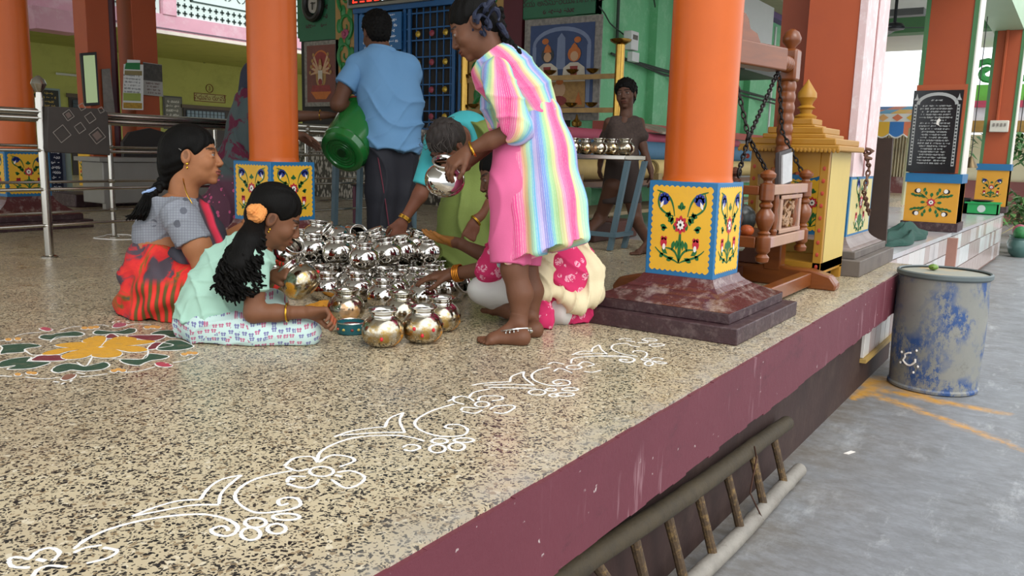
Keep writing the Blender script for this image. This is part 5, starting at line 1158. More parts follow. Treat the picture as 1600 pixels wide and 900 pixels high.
# ================= person: seated girl in mint T-shirt
d=2.85; SK_B=(.17,.07,.034)
g=thing('person',P(370,540,z=0),'seated girl in a mint T-shirt and butterfly-print trousers with a curly ponytail','person')
H=Head(Q(430,337,d),sv(.82,-.44,.30),sv(.40,.90,-.05),.92); nb=Q(398,393,d+.0)
parts=[H.build(nb,(.045,.05),.0032,SK_B)]
B=Body(); B.chain([nb,Q(370,425,d),Q(335,500,d)],[.06,.085,.095],.05)
sh=Q(396,406,d-.12); el=Q(397,489,d-.13); wr=Q(478,488,d-.12); B.chain([sh,Q(398,445,d-.13),el,Q(432,489,d-.12),wr],[.04,.035,.033,.029,.019],.012)
sh2=Q(388,398,d+.14); el2=Q(398,455,d+.2); wr2=Q(424,432,d+.16); B.chain([sh2,el2,wr2],[.04,.03,.02],.012); parts.append(B.mesh(.006))
B=Body(); B.chain([el*.25+wr*.75,wr],[.023,.019],.01); hand(B,wr,sv(.98,-.03,.1),sv(.1,-.75,-.4),-1 if 0 else 1,.85,fc=[(.75,.8,.4),(.85,.8,.5),(.9,.8,.5),(.95,.8,.5)],thumb=.8)
B.chain([el2*.3+wr2*.7,wr2],[.023,.019],.01); hand(B,wr2,sv(.8,.2,-.35),sv(.3,-.5,.8),-1,.82,curl=(.5,.6,.4),thumb=.4); parts.append(B.mesh(.0032))
V,F,C=skinpart(parts,SK_B); 
tip=np.linalg.norm(V-(wr+sv(.11,-.01,0)),axis=1)<.035; C[tip]=C[tip]*.4+np.array((.35,.06,.015))*.6
omesh('body',V,F,SKIN,g,col=C)
MINT=NT('mint_cotton'); MINT.bump(MINT.noise(350,2),.2,.002); MINT=MINT.out(MINT.mix(MINT.noise(5,3),lin('a6cab8'),lin('98bdab')),.9,0,.2)
B=Body(); B.chain([Q(384,398,d+.02),Q(362,432,d+.01),Q(340,468,d),Q(328,505,d)],[.085,.112,.112,.12],.04); B.ell(Q(396,402,d+.01),(.06,.07,.05),k=.05); B.cone(Q(392,404,d-.09),Q(393,404,d+.12),.052,.052,.04)
B.plane(nb+sv(.02,.028,0),sv(.45,.9,0)); B.plane(Q(330,506,d),sv(-.18,-1,0)); B.chain([sh,Q(399,440,d-.13)],[.052,.049],.02); B.plane(Q(399,443,d-.13),sv(0.25,-1,0) if 0 else sv(.0,-1,0)) if 0 else None
V,F=B.mesh(.005); V=folds(V,F,1,lambda V:.006*ridge(V,(.5,1,.2),26,2.5,12)+.004*ridge(V,(-.8,1,.3),34,2,17,1)+.0015*np.sin((V@sv(-1,.8,.3))*80)); 
B2=Body(); B2.chain([sh2,sh2*.5+el2*.5],[.052,.05],.02); V2,F2=B2.mesh(.006); V,F,_=merge([(V,F,V),(V2,F2,V2)]); omesh('t_shirt',V,F,MINT,g)
def butterfly(base,c1,c2,sc=32,key='print_cotton',thr=.30):
    t=NT(key); v=t.n('TexVoronoi'); v.inputs['Scale'].default_value=sc; v.inputs['Randomness'].default_value=.55; a=t.attr('pat'); t.l(a.outputs['Vector'],v.inputs['Vector'])
    df=t.n('VectorMath',operation='SUBTRACT'); sc_=t.n('VectorMath',operation='SCALE'); sc_.inputs['Scale'].default_value=sc; t.l(a.outputs['Vector'],sc_.inputs[0]); 
    pv=t.n('VectorMath',operation='SCALE'); pv.inputs['Scale'].default_value=sc; t.l(v.outputs['Position'],pv.inputs[0]); t.l(sc_.outputs[0],df.inputs[0]); t.l(pv.outputs[0],df.inputs[1])
    sx=t.n('SeparateXYZ'); t.l(df.outputs[0],sx.inputs[0]); X=t.math('ABSOLUTE',sx.outputs[0]); Yv=sx.outputs[1]
    def dist(cx,cy,rx,ry): return t.math('LESS_THAN',t.math('ADD',t.math('POWER',t.math('DIVIDE',t.math('SUBTRACT',X,cx),rx),2),t.math('POWER',t.math('DIVIDE',t.math('SUBTRACT',Yv,cy),ry),2)),1)
    m=t.math('MAXIMUM',dist(.19,.12,.18,.16),dist(.15,-.16,.13,.12)); s2=t.n('SeparateColor'); t.l(v.outputs['Color'],s2.inputs[0])
    col=t.mix(t.math('GREATER_THAN',s2.outputs[0],.5),lin(c1),lin(c2)); t.bump(t.noise(350,2),.15,.002)
    return t.out(t.mix(m,lin(base),col),.9,0,.2)
BF=butterfly('b9cfca','b06a84','74749c',42,'butterfly_print')
B=Body(); hip=Q(325,508,d); B.ell(Q(322,505,d),(.1,.1,.085),k=.03); B.chain([Q(326,512,d-.05),Q(400,521,d-.07),Q(474,520,d-.06)],[.082,.063,.054],.03)
B.chain([Q(474,522,d-.05),Q(440,533,d+.06),Q(400,528,d+.12)],[.052,.045,.04],.03); B.chain([Q(330,505,d+.1),Q(385,490,d+.2),Q(425,475,d+.26)],[.085,.07,.055],.03); B.chain([Q(425,475,d+.26),Q(470,540,d-.0)],[.05,.034],.03)
B.plane((0,0,.002),(0,0,-1)); B.plane((0,0,.0),(0,0,-1))
V,F=B.mesh(.005); V=folds(V,F,1,lambda V:.009*ridge(V,(1,-.7,.2),24,2,14)*np.clip((sv(1,0,0)@Q(420,520,d)-V@sv(1,0,0))*6,.15,1)); V[:,2]=np.maximum(V[:,2],.001)
pt=np.stack([V@sv(1,0,.3),V@sv(0,1,-.5),V@sv(0,0,.0)],1); omesh('printed_trousers',V,F,BF,g,pat=pt)
V,F=hair(H); 
B=Body(); B.chain([H.w(0,-.05,.03),Q(400,338,d-.03)],[.05,.03],.02); V2,F2=B.mesh(.004); V,F,_=merge([(V,F,V),(V2,F2,V2)]); omesh('hair',V,F,HAIR,g)
m=M(); rd=random.Random(11)
for k in range(190):
    a=rd.random()*6.28; rr=math.sqrt(rd.random()); ex=rd.uniform(-1,1); ln=rd.uniform(.65,1.0)
    x0,y0=400+rr*10*math.cos(a),342+rr*8*math.sin(a); z0=-.05+rd.uniform(-.02,.03)
    pts=[Q(x0,y0,d+z0),Q(390+ex*20,375,d-.10+rd.uniform(-.035,.035)),Q(376+ex*30,415+rd.uniform(-6,6),d-.15+rd.uniform(-.035,.03)),Q(373+ex*(30 if ln>.8 else 38),415+62*ln*(1-.25*abs(ex)),d-.155+rd.uniform(-.03,.03))]
    p_,r_=curl_strand(pts,.0066,.008+.007*rd.random(),3+3*rd.random(),rd.random()*6,30); m.tube(p_,r_,5)
o=part('ponytail_curls',m,HAIR,g); o['kind']='stuff'
B=Body(); B.chain([Q(402,338,d-.05),Q(390,380,d-.12),Q(378,415,d-.14),Q(374,445,d-.14)],[.03,.045,.05,.02],.03); V,F=B.mesh(.006); omesh('ponytail_core',V,F,HAIR,g)
OR=mat('e0914a',.8,0,.2,60,bump=.4,bs=120,key='orange_scrunchie'); m=Body(); rd=random.Random(3)
for k in range(16):
    a=k/16*6.283; m.ell(Q(401,334,d-.10)+sv(.015*math.cos(a),.017*math.sin(a),.010*math.sin(a*2)),.0155+.004*math.sin(k*2.3),k=.004)
V,F=m.mesh(.003); V=folds(V,F,.002,lambda V:np.sin(V[:,0]*500)*np.sin(V[:,2]*450)); omesh('scrunchie',V,F,OR,g)
ring('bangle',wr+(el-wr)*.36,wr-el,.030,.0035,GOLD,g)
for q in (.0,.011): part('earring',M().ell(H.w(.083,.004,-.047-q),(.0042,.0042,.0045),8,6),GOLD,g)

# ================= person: seated woman in grey blouse and red saree
d=3.2; SK_A=(.33,.135,.058)
g=thing('person',P(260,505,z=0),'seated woman in a grey blouse and red saree with a long plait, facing right','person')
H=Head(Q(301,243,d),sv(.97,.02,.12),sv(.0,1,0),1.0); nb=Q(284,322,d+.02)
parts=[H.build(nb,(.052,.058),.0032,SK_A,lip=(.22,.06,.045))]
B=Body(); B.chain([nb,Q(272,345,d+.02),Q(258,395,d+.02),Q(258,440,d+.02)],[.062,.095,.098,.10],.05); B.cone(Q(276,338,d-.12),Q(290,334,d+.17),.052,.052,.05)
el=Q(322,420,d-.13); wr=Q(385,440,d-.02); B.chain([Q(290,345,d-.14),Q(308,385,d-.14),el,wr],[.055,.050,.044,.028],.02)
el2=Q(338,385,d+.2); wr2=Q(392,350,d+.15); B.chain([Q(298,335,d+.17),el2,wr2],[.05,.038,.026],.02); parts.append(B.mesh(.006))
B=Body(); hand(B,wr2,sv(.9,-.3,0),sv(0,-.8,-.5),1,.95,curl=(.3,.4,.3)); hand(B,wr,sv(.9,-.2,.2),sv(0,-.5,.8),-1,.95,curl=(.5,.6,.4)); parts.append(B.mesh(.0045))
V,F,C=skinpart(parts,SK_A); omesh('body',V,F,SKIN,g,col=C)
t=NT('grey_check_blouse'); a=t.attr('pat'); sx=t.n('SeparateXYZ'); t.l(a.outputs['Vector'],sx.inputs[0])
ck=t.math('MAXIMUM',t.math('GREATER_THAN',t.math('FRACT',t.math('MULTIPLY',sx.outputs[0],95)),.8),t.math('GREATER_THAN',t.math('FRACT',t.math('MULTIPLY',sx.outputs[1],95)),.8))
pl_=t.n('TexVoronoi'); pl_.inputs['Scale'].default_value=14; t.l(a.outputs['Vector'],pl_.inputs['Vector']); leafm=t.math('MULTIPLY',t.math('LESS_THAN',pl_.outputs['Distance'],.2),t.math('GREATER_THAN',t.noise(30,2),.47))
c=t.mix(t.math('MULTIPLY',ck,.55),lin('85888f'),lin('5f6470')); c=t.mix(t.math('MULTIPLY',leafm,.75),c,lin('4a4c55')); t.bump(t.noise(300,2),.2,.002); BLO=t.out(c,.85,0,.2)
B=Body(); B.chain([Q(268,338,d+.02),Q(258,368,d+.03)],[.122,.120],.04); B.cone(Q(280,338,d-.13),Q(290,336,d+.16),.066,.064,.05); B.plane(Q(250,312,d),sv(-.12,1,0) if 0 else sv(-.05,1,0)); None
B.plane(Q(250,381,d),sv(.13,-1,0)); V,F=B.mesh(.005); L=[(V,F,V)]
B=Body(); B.chain([Q(286,345,d-.14),Q(306,384,d-.14)],[.070,.064],.02); B.plane(Q(307,386,d),_n(el-Q(290,345,d-.14))); L.append(B.mesh(.005)+(0,)); L[-1]=(L[-1][0],L[-1][1],L[-1][0])
B=Body(); B.chain([Q(298,335,d+.17),Q(318,362,d+.19)],[.06,.055],.02); q=B.mesh(.006); L.append((q[0],q[1],q[0])); V,F,_=merge(L)
V=folds(V,F,1,lambda V:.004*ridge(V,(.3,1,.2),30,2.5,14)+.002*ridge(V,(1,.5,0),38,2,11)); omesh('blouse',V,F,BLO,g,pat=np.stack([V@sv(1,0,.4),V@sv(0,1,.0),V@sv(0,0,0)],1))
t=NT('red_printed_saree'); a=t.attr('pat'); sx=t.n('SeparateXYZ'); t.l(a.outputs['Vector'],sx.inputs[0])
n1=t.noise(9,5,t.scale((1,1,1),a.outputs['Vector']),rough=.55,dist=1.2); c=t.ramp(n1,[(0,'41434c'),(.40,'4b4048'),(.46,'c22a2c'),(.56,'d8332c'),(.64,'6a5a26'),(.70,'4a4a55')])
st=t.math('SINE',t.math('MULTIPLY',sx.outputs[0],210)); stripe=t.ramp(t.mapr(st,-1,1),[(0,'5c5026'),(.35,'6a4a26'),(.5,'d0322a'),(1,'dc3a30')]); low=t.math('MULTIPLY',t.mapr(sx.outputs[1],.17,.14),t.mapr(sx.outputs[2],0,.02))
c=t.mix(low,c,stripe); c=t.mix(t.math('MULTIPLY',t.mapr(sx.outputs[0],-.108,-.125),.9),c,lin('b02060')) if 0 else c
t.bump(t.noise(260,3),.25,.003); SAR=t.out(c,.75,0,.25)
B=Body(); B.chain([Q(258,398,d+.02),Q(256,440,d+.03),Q(248,475,d+.04)],[.118,.150,.135],.05); B.ell(Q(236,478,d+.02),(.12,.12,.1),k=.05); B.chain([Q(270,455,d-.08),Q(340,468,d-.1),Q(420,476,d-.02)],[.12,.10,.075],.05)
B.chain([Q(280,450,d+.15),Q(350,455,d+.25),Q(415,452,d+.2)],[.12,.1,.07],.05); B.chain([Q(235,485,d-.05),Q(320,492,d-.12)],[.08,.06],.04)
B.plane(Q(250,384,d),sv(.13,1,0)); B.plane((0,0,.001),(0,0,-1)); V,F=B.mesh(.0055)
V=folds(V,F,1,lambda V:.008*np.sin((V@sv(1,-.75,.1))*38+2.5*np.sin((V@sv(.3,1,0))*16))+.004*np.sin((V@sv(1,.5,.3))*75)); V[:,2]=np.maximum(V[:,2],.001)
pp=np.stack([V@sv(1,-.1,.1),V[:,2],np.clip((V@sv(1,0,0)-sv(1,0,0)@Q(225,450,d)),0,1)],1); omesh('saree_skirt',V,F,SAR,g,pat=pp)
# pallu over the far shoulder and chest
B=Body(); B.chain([Q(296,318,d+.12),Q(312,335,d+.02),Q(325,365,d+.0),Q(335,400,d+.0),Q(350,440,d+.02)],[.05,.05,.055,.065,.06],.03); B.chain([Q(225,392,d),Q(260,402,d-.06),Q(300,404,d-.08),Q(330,398,d-.04)],[.03,.035,.035,.04],.03)
V,F=B.mesh(.0055); V=folds(V,F,.005,lambda V:np.sin((V@sv(1,.35,.2))*95)); pp=np.stack([V@sv(.9,.4,.1),V[:,2]+.3,V[:,0]*0],1); 
t=NT('dark_pallu'); a=t.attr('pat'); sx=t.n('SeparateXYZ'); t.l(a.outputs['Vector'],sx.inputs[0]); c=t.ramp(t.math('FRACT',t.math('MULTIPLY',sx.outputs[0],9)),[(0,'2e2c33'),(.45,'4a4a52'),(.62,'3a3036'),(.7,'b32a3c'),(.82,'c8324a'),(.88,'2e2c33')]); t.bump(t.noise(200,3),.2,.003); omesh('pallu',V,F,t.out(c,.8,0,.2),g,pat=pp)
V,F=hair(H,lambda B:(B.ell(H.w(0,-.06,.0),np.array((.075,.065,.075)),H.R,.03),B.cone(H.w(0,-.085,-.05),Q(262,285,d),.045,.03,.03)),thick=.003); omesh('hair',V,F,HAIR,g)
braid([Q(264,272,d),Q(252,288,d-.02),Q(238,302,d-.06),Q(232,308,d-.08)],.024,g)
part('hair_tie',M().tube([Q(233,298,d-.06)+sv(.021*math.cos(a),.007*math.sin(a)+.008*math.cos(a),.021*math.sin(a)) for a in [k*.52 for k in range(12)]],.006,6,closed=True),mat('8fa8d0',.7),g)
m=M(); rd=random.Random(5)
for k in range(90):
    e=rd.uniform(-1,1); pts=[Q(232+e*4,300+e*2,d-.07),Q(226+e*9,318,d-.1+rd.uniform(-.02,.02)),Q(218+e*13,335,d-.11+rd.uniform(-.02,.02)),Q(212+e*16,345-rd.uniform(0,10),d-.11)]
    p_,r_=curl_strand(pts,.0042,.002,1,rd.random()*6,10); m.tube(p_,r_,4)
o=part('plait_tail',m,HAIR,g); o['kind']='stuff'
part('hair_pin',M().tube([H.w(.079,-.05,.028),H.w(.084,-.02,.006)],.0018,5),SIL,g)
part('earring',M().ell(H.w(.083,.0,-.045),(.006,.006,.006),10,7).ell(H.w(.084,.0,-.06),(.004,.004,.006),8,6),GOLD,g)
nk=[H.w(.035,-.03,-.085),Q(291,300,d-.09),Q(300,318,d-.10),Q(306,328,d-.06)]; part('necklace',M().tube(curl_strand(nk,1,0,0,0,20)[0],.0022,6),GOLD,g)
# ================= person: man in the blue polo, back to us
d=5.25; SK_D=(.12,.05,.027)
g=thing('person',P(605,388,z=0),'man in a pale blue polo shirt seen from behind, holding a green tub','person')
H=Head(Q(588,50,d),sv(-.45,-.12,.88),sv(-.05,1,.1),1.1); nb=Q(597,84,d)
parts=[H.build(nb,(.058,.062),.005,SK_D)]
B=Body(); el=Q(528,163,d-.06); wr=Q(566,172,d+.16)
B.chain([Q(560,105,d),Q(540,135,d-.03),el,wr],[.055,.05,.046,.03],.02); el2=Q(628,165,d+.2); B.chain([Q(638,118,d+.12),Q(640,160,d+.24),Q(590,185,d+.4)],[.05,.04,.03],.02)
B.chain([nb,Q(608,130,d+.04),Q(612,225,d+.04)],[.055,.09,.09],.04); B.cone(Q(568,112,d),Q(636,116,d+.1),.05,.05,.04)
hand(B,wr,sv(.6,-.3,.6),sv(.4,-.8,-.2),1,1.0,curl=(.4,.6,.4)); hand(B,Q(590,185,d+.4),sv(-.7,.2,.2),sv(0,-1,.2),-1,1,curl=(.4,.6,.4))
for fx,fd in ((590,0),(618,.12)): hz=P(fx,390,z=0); foot(B,hz+np.array([0,0,.08]),hz,hz+sv(-.35,0,.9)*.24*np.array([1,1,0]),(0,0,1),1)
parts.append(B.mesh(.0055)); V,F,C=skinpart(parts,SK_D); V[:,2]=np.maximum(V[:,2],.001); omesh('body',V,F,SKIN,g,col=C)
V,F=hair(H,lambda B:B.ell(H.w(0,-.05,-.03),np.array((.068,.055,.06)),H.R,.02),h_=.005,thick=.004); V=folds(V,F,.004,lambda V:np.sin(V[:,0]*190)*np.sin(V[:,1]*170)*np.sin(V[:,2]*180)); omesh('hair',V,F,HAIR,g)
BLU=NT('blue_pique'); BLU.bump(BLU.noise(300,2),.2,.002); BLU=BLU.out(BLU.mix(BLU.noise(4,3),lin('7099bf'),lin('5f8bb3')),.9,0,.15)
B=Body(); B.chain([Q(592,100,d),Q(598,150,d+.02),Q(605,228,d)],[.125,.155,.155],.06); B.chain([Q(622,105,d+.08),Q(622,160,d+.08),Q(622,228,d+.06)],[.11,.155,.155],.06)
B.cone(Q(560,104,d),Q(638,108,d+.08),.085,.085,.05); B.plane(Q(597,76,d),sv(.12,1,0)); B.plane(Q(610,238,d),sv(-.05,-1,0)); L=[B.mesh(.007)]
B=Body(); B.chain([Q(562,106,d),Q(541,134,d-.03)],[.085,.078],.03); B.plane(Q(540,137,d-.03),_n(el-Q(575,100,d))); L.append(B.mesh(.007)); B=Body(); B.chain([Q(640,116,d+.1),Q(634,140,d+.16)],[.085,.078],.03); L.append(B.mesh(.007))
V,F,_=merge([(a,b,a) for a,b in L]); V=folds(V,F,1,lambda V:(.012*ridge(V,(.35,1,.1),17,2,8)+.006*ridge(V,(-.4,1,.1),23,2,9,2))*np.clip((sv(0,1,0)@Q(600,140,d)-V@sv(0,1,0))*5+.25,.1,1)); omesh('polo_shirt',V,F,BLU,g)
part('collar',M().tube([nb+sv(.078*math.cos(a),.022-.01*math.cos(a),.072*math.sin(a)) for a in [k*PI/10 for k in range(20)]],.016,8,closed=True,flat=1.2),BLU,g)
NV=mat('191a24',.75,0,.1,10,bump=.2,bs=100,key='navy_track_cloth')
B=Body(); B.chain([Q(598,240,d),Q(597,300,d),Q(594,386,d)],[.125,.105,.085],.04); B.chain([Q(626,240,d+.08),Q(624,300,d+.1),Q(620,384,d+.1)],[.125,.1,.08],.04); B.plane(Q(610,232,d),sv(-.05,1,0)); V,F=B.mesh(.007); V=folds(V,F,.010,lambda V:ridge(V,(1,.4,.1),16,1.5,7)); V[:,2]=np.maximum(V[:,2],.012); omesh('track_trousers',V,F,NV,g)
part('side_stripe',M().tube([Q(590,242,d-.123),Q(600,300,d-.112),Q(610,370,d-.075)],.004,6),mat('6a2436',.7),g)
# green tub in his arms
tub=thing('plastic_tub',Q(548,215,5.0),'big glossy green plastic tub held tilted by the man in blue','tub'); TG=mat('1f6a2e',.18,0,.06,6,coat=.5,bump=0,key='tub_green')
c0=Q(533,240,5.14); ax=_n(sv(.30,.60,.60)); part('wall',M().lathe(c0,[(.001,.012),(.10,.012),(.105,.0),(.125,0),(.145,.012),(.15,.03),(.156,.05),(.152,.056),(.158,.06),(.165,.12),(.180,.27),(.19,.33),(.205,.335),(.205,.345),(.185,.345),(.17,.2),(.14,.03),(.001,.025)],48,ax),TG,tub)
part('base_boss',M().lathe(c0+ax*.002,[(.03,0),(.03,.01)],20,ax),mat('0f3a18',.3),tub)
u_=_n(np.cross(ax,(0,0,1)));v_=np.cross(ax,u_)
for r_ in (.05,.07,.09): part('base_ring',M().tube([c0+ax*.01+(u_*math.cos(a)+v_*math.sin(a))*r_ for a in [k*PI/14 for k in range(28)]],.0025,5,closed=True),TG,tub)
for k in range(6):
    a=2.6+k*.13; q=u_*math.cos(a)+v_*math.sin(a); part('rib',M().tube([c0+ax*.065+q*.157,c0+ax*.10+q*.162],.004,6),TG,tub)
part('red_rim_band',M().tube([c0+ax*.338+(u_*math.cos(a)+v_*math.sin(a))*.207 for a in [k*PI/18 for k in range(36)]],.005,6,closed=True),mat('8a2c24',.4),tub)
# ================= person: woman in green saree bending
d=4.15; SK_E=(.15,.055,.03)
g=thing('person',P(735,412,z=0),'woman in a green saree and teal blouse bending over the heap of pots','person')
H=Head(Q(697,226,d-.12),sv(-.35,-.85,-.35),sv(-.45,.3,-.85),1.0); nb=Q(722,212,d+.08)
parts=[H.build(nb,(.052,.06),.004,SK_E)]
B=Body(); el=Q(656,305,d-.1); wr=Q(630,345,d-.12); B.chain([Q(684,232,d-.0),el,wr],[.047,.036,.022],.02); el2=Q(765,325,d-.1); wr2=Q(741,347,d-.12); B.chain([Q(768,250,d+.05),el2,wr2],[.045,.033,.021],.02)
B.chain([nb,Q(740,225,d+.15),Q(765,290,d+.2)],[.075,.12,.12],.05)
hand(B,wr,sv(-.35,-.95,.0),sv(-.2,.1,.95),-1,.95,curl=(.35,.4,.3)); hand(B,wr2,sv(-.35,-.95,-.1),sv(-.2,.1,.95),1,.95,curl=(.3,.4,.3)); parts.append(B.mesh(.0045)); V,F,C=skinpart(parts,SK_E); omesh('body',V,F,SKIN,g,col=C)
V,F=hair(H,lambda B:B.ell(H.w(0,-.075,.0),np.array((.06,.055,.06)),H.R,.03),h_=.005,thick=.003); V=folds(V,F,.004,lambda V:np.sin(V[:,0]*120+V[:,2]*60)*np.sin(V[:,1]*110)); omesh('hair',V,F,hairmat('262220',.5),g)
m=M(); rd=random.Random(8)
for k in range(40):
    a=rd.random()*6.28; c=H.w(.07*math.cos(a),-.02+.08*math.sin(a),.09); p_,r_=curl_strand([c,c+sv(rd.uniform(-.03,.03),rd.uniform(-.05,0),-.02),c+sv(rd.uniform(-.05,.05),rd.uniform(-.1,-.02),-.02)],.0015,.006,1.5,k,12); m.tube(p_,r_,4)
o=part('loose_strands',m,hairmat('3a3532',.5),g); o['kind']='stuff'
TEAL=mat('3aa3a8',.8,0,.08,8,bump=.2,bs=200,key='teal_cloth')
B=Body(); B.chain([Q(690,225,d+.08),Q(728,216,d+.14),Q(752,240,d+.18)],[.095,.13,.13],.05); B.chain([Q(684,230,d+.02),Q(662,288,d-.08)],[.07,.056],.03); B.plane(Q(661,290,d-.08),sv(-.35,-.93,0)); B.ell(Q(708,218,d-.05),(.11,.09,.12),k=.02,sub=True); V,F=B.mesh(.006); omesh('blouse',V,F,TEAL,g)
GS=mat('70803a',.8,0,.14,5,bump=.3,bs=120,key='olive_saree')
B=Body(); B.chain([Q(752,205,d+.05),Q(768,215,d+.12),Q(770,255,d+.1),Q(760,300,d+.08)],[.055,.10,.13,.13],.05); B.chain([Q(762,290,d+.1),Q(748,340,d+.08),Q(735,430,d+.1)],[.16,.20,.24],.05); B.chain([Q(800,300,d+.1),Q(810,400,d+.1)],[.1,.12],.05); B.plane((0,0,.002),(0,0,-1)); V,F=B.mesh(.007)
V=folds(V,F,1,lambda V:.020*ridge(V,(1,.25,.4),21,1.5,9)); V[:,2]=np.maximum(V[:,2],.001); omesh('saree',V,F,GS,g)
for q,w_,e_ in ((.06,wr,el),(.10,wr,el),(.14,wr,el),(.07,wr2,el2),(.12,wr2,el2)): ring('bangle',w_+(e_-w_)*q,w_-e_,.031,.0025,GOLD,g)
# ================= person: seated woman in pink kurta behind the standing girl
d=3.28; SK_F=(.14,.06,.032)
g=thing('person',P(850,505,z=0),'seated woman in a pink printed kurta and cream shawl, mostly behind the standing girl','person')
H=Head(Q(783,272,d+.25),sv(-.9,-.4,-.15),sv(-.4,.9,0),.98); nb=Q(812,325,d+.2)
parts=[H.build(nb,(.052,.056),.004,SK_F)]
B=Body(); el=Q(765,402,d+.12); wr=Q(716,380,d+.1); B.chain([Q(815,345,d+.18),el,wr],[.05,.036,.021],.02); el2=Q(775,418,d-.1); wr2=Q(708,428,d-.02); B.chain([Q(830,350,d-.1),el2,wr2],[.05,.037,.023],.02)
B.chain([nb,Q(835,370,d+.05),Q(865,450,d+.05)],[.07,.12,.14],.05)
hand(B,wr,sv(-1,.25,.05),sv(.15,.95,-.3),-1,.95,curl=(.12,.2,.2),thumb=.2); hand(B,wr2,sv(-1,-.1,.1),sv(0,-.9,.3),1,.95,curl=(.2,.25,.2)); parts.append(B.mesh(.004))
B=Body(); hz=P(795,498,z=.035); foot(B,hz+sv(.02,.02,0),P(800,497,z=.03),P(762,488,z=.02),(0,0,1),-1,.95); parts.append(B.mesh(.0045))
V,F,C=skinpart(parts,SK_F); q=np.linalg.norm(V-(wr+sv(-.09,.01,0)),axis=1)<.075; C[q]=C[q]*.35+np.array((.42,.17,.02))*.65; omesh('body',V,F,SKIN,g,col=C)
V,F=hair(H,lambda B:B.cone(H.w(0,-.09,-.04),Q(830,330,d+.2),.05,.03,.03),h_=.005); omesh('hair',V,F,HAIR,g)
for k in range(4): part('hair_flower',M().ell(H.w(.07,-.04+.01*k,.06-.02*k),(.01,.01,.01),8,6),OR,g)
LEG=mat('c9c6c0',.85,0,.05,8,bump=.15,bs=200,key='white_leggings')
B=Body(); B.chain([Q(870,465,d-.0),Q(800,452,d-.06),Q(755,452,d-.06)],[.10,.075,.056],.03); B.chain([Q(755,454,d-.06),Q(790,480,d-.0),Q(800,489,d+.02)],[.052,.042,.034],.03); B.chain([Q(860,470,d+.2),Q(800,470,d+.25)],[.1,.06],.03); B.chain([Q(880,485,d-.05),Q(845,492,d-.02)],[.06,.045],.03); V,F=B.mesh(.006); V[:,2]=np.maximum(V[:,2],.001); V=folds(V,F,.002,lambda V:np.sin(V[:,2]*60+V[:,0]*40)); omesh('white_leggings',V,F,LEG,g)
t=NT('pink_block_print'); v=t.n('TexVoronoi'); v.inputs['Scale'].default_value=26; t.l(t.co.outputs['Object'],v.inputs['Vector']); n_=t.noise(60,4,dist=2); pm=t.math('MULTIPLY',t.math('LESS_THAN',v.outputs['Distance'],.42),t.math('GREATER_THAN',n_,.5)); t.bump(t.noise(200,2),.2,.002); KUR=t.out(t.mix(t.math('MULTIPLY',pm,.8),lin('c2305f'),lin('e8b0c0')),.85,0,.2)
B=Body(); B.chain([Q(822,335,d+.1),Q(845,380,d+.05),Q(872,430,d+.03),Q(882,468,d+.03)],[.11,.14,.155,.135],.05); B.chain([Q(822,350,d-.1),el2+sv(-.02,-.0,0)],[.075,.062],.03); B.chain([Q(815,345,d+.18),Q(775,397,d+.13)],[.07,.055],.03); B.chain([Q(840,455,d-.12),Q(848,500,d-.14)],[.045,.05],.02); B.chain([Q(895,480,d+.0),Q(898,500,d-.02)],[.04,.045],.02); B.plane((0,0,.002),(0,0,-1)); V,F=B.mesh(.006)
V=folds(V,F,1,lambda V:.008*ridge(V,(1,.3,.1),28,2,12)+.004*ridge(V,(.2,1,.1),30,2,11)); V[:,2]=np.maximum(V[:,2],.001); omesh('kurta',V,F,KUR,g)
CR=mat('d8c9a4',.85,0,.05,6,bump=.2,bs=200,key='cream_shawl')
B=Body(); B.chain([Q(850,330,d-.08),Q(846,390,d-.13),Q(848,455,d-.16)],[.045,.05,.042],.02); B.chain([Q(885,345,d+.0),Q(905,385,d-.04),Q(925,425,d-.05),Q(925,458,d-.05),Q(900,475,d-.1),Q(868,455,d-.14)],[.04,.035,.045,.05,.04,.025],.02); B.chain([Q(900,370,d+.05),Q(928,420,d+.05),Q(925,465,d+.02)],[.03,.035,.03],.02); V,F=B.mesh(.005); V=folds(V,F,.008,lambda V:ridge(V,(1,.25,.3),48,2,16)); V[:,2]=np.maximum(V[:,2],.001); omesh('shawl',V,F,CR,g)
m=M(); 
for k in range(12): m.tube([Q(834+k*2.4,462,d-.17),Q(834+k*2.4,469,d-.17)],.0022,4)
part('fringe',m,mat('e6e0d4',.8),g)['kind']='stuff'
for q in (.06,.10,.14,.18): ring('bangle',wr2+(el2-wr2)*q,wr2-el2,.033,.0028,mat('d98a2c',.3,.8,.05,bump=0),g)
for (x,y) in ((770,490),(765,487)): c=P(x,y,z=.022); ring('toe_ring',c,sv(1,0,0),.011,.0025,SIL,g)
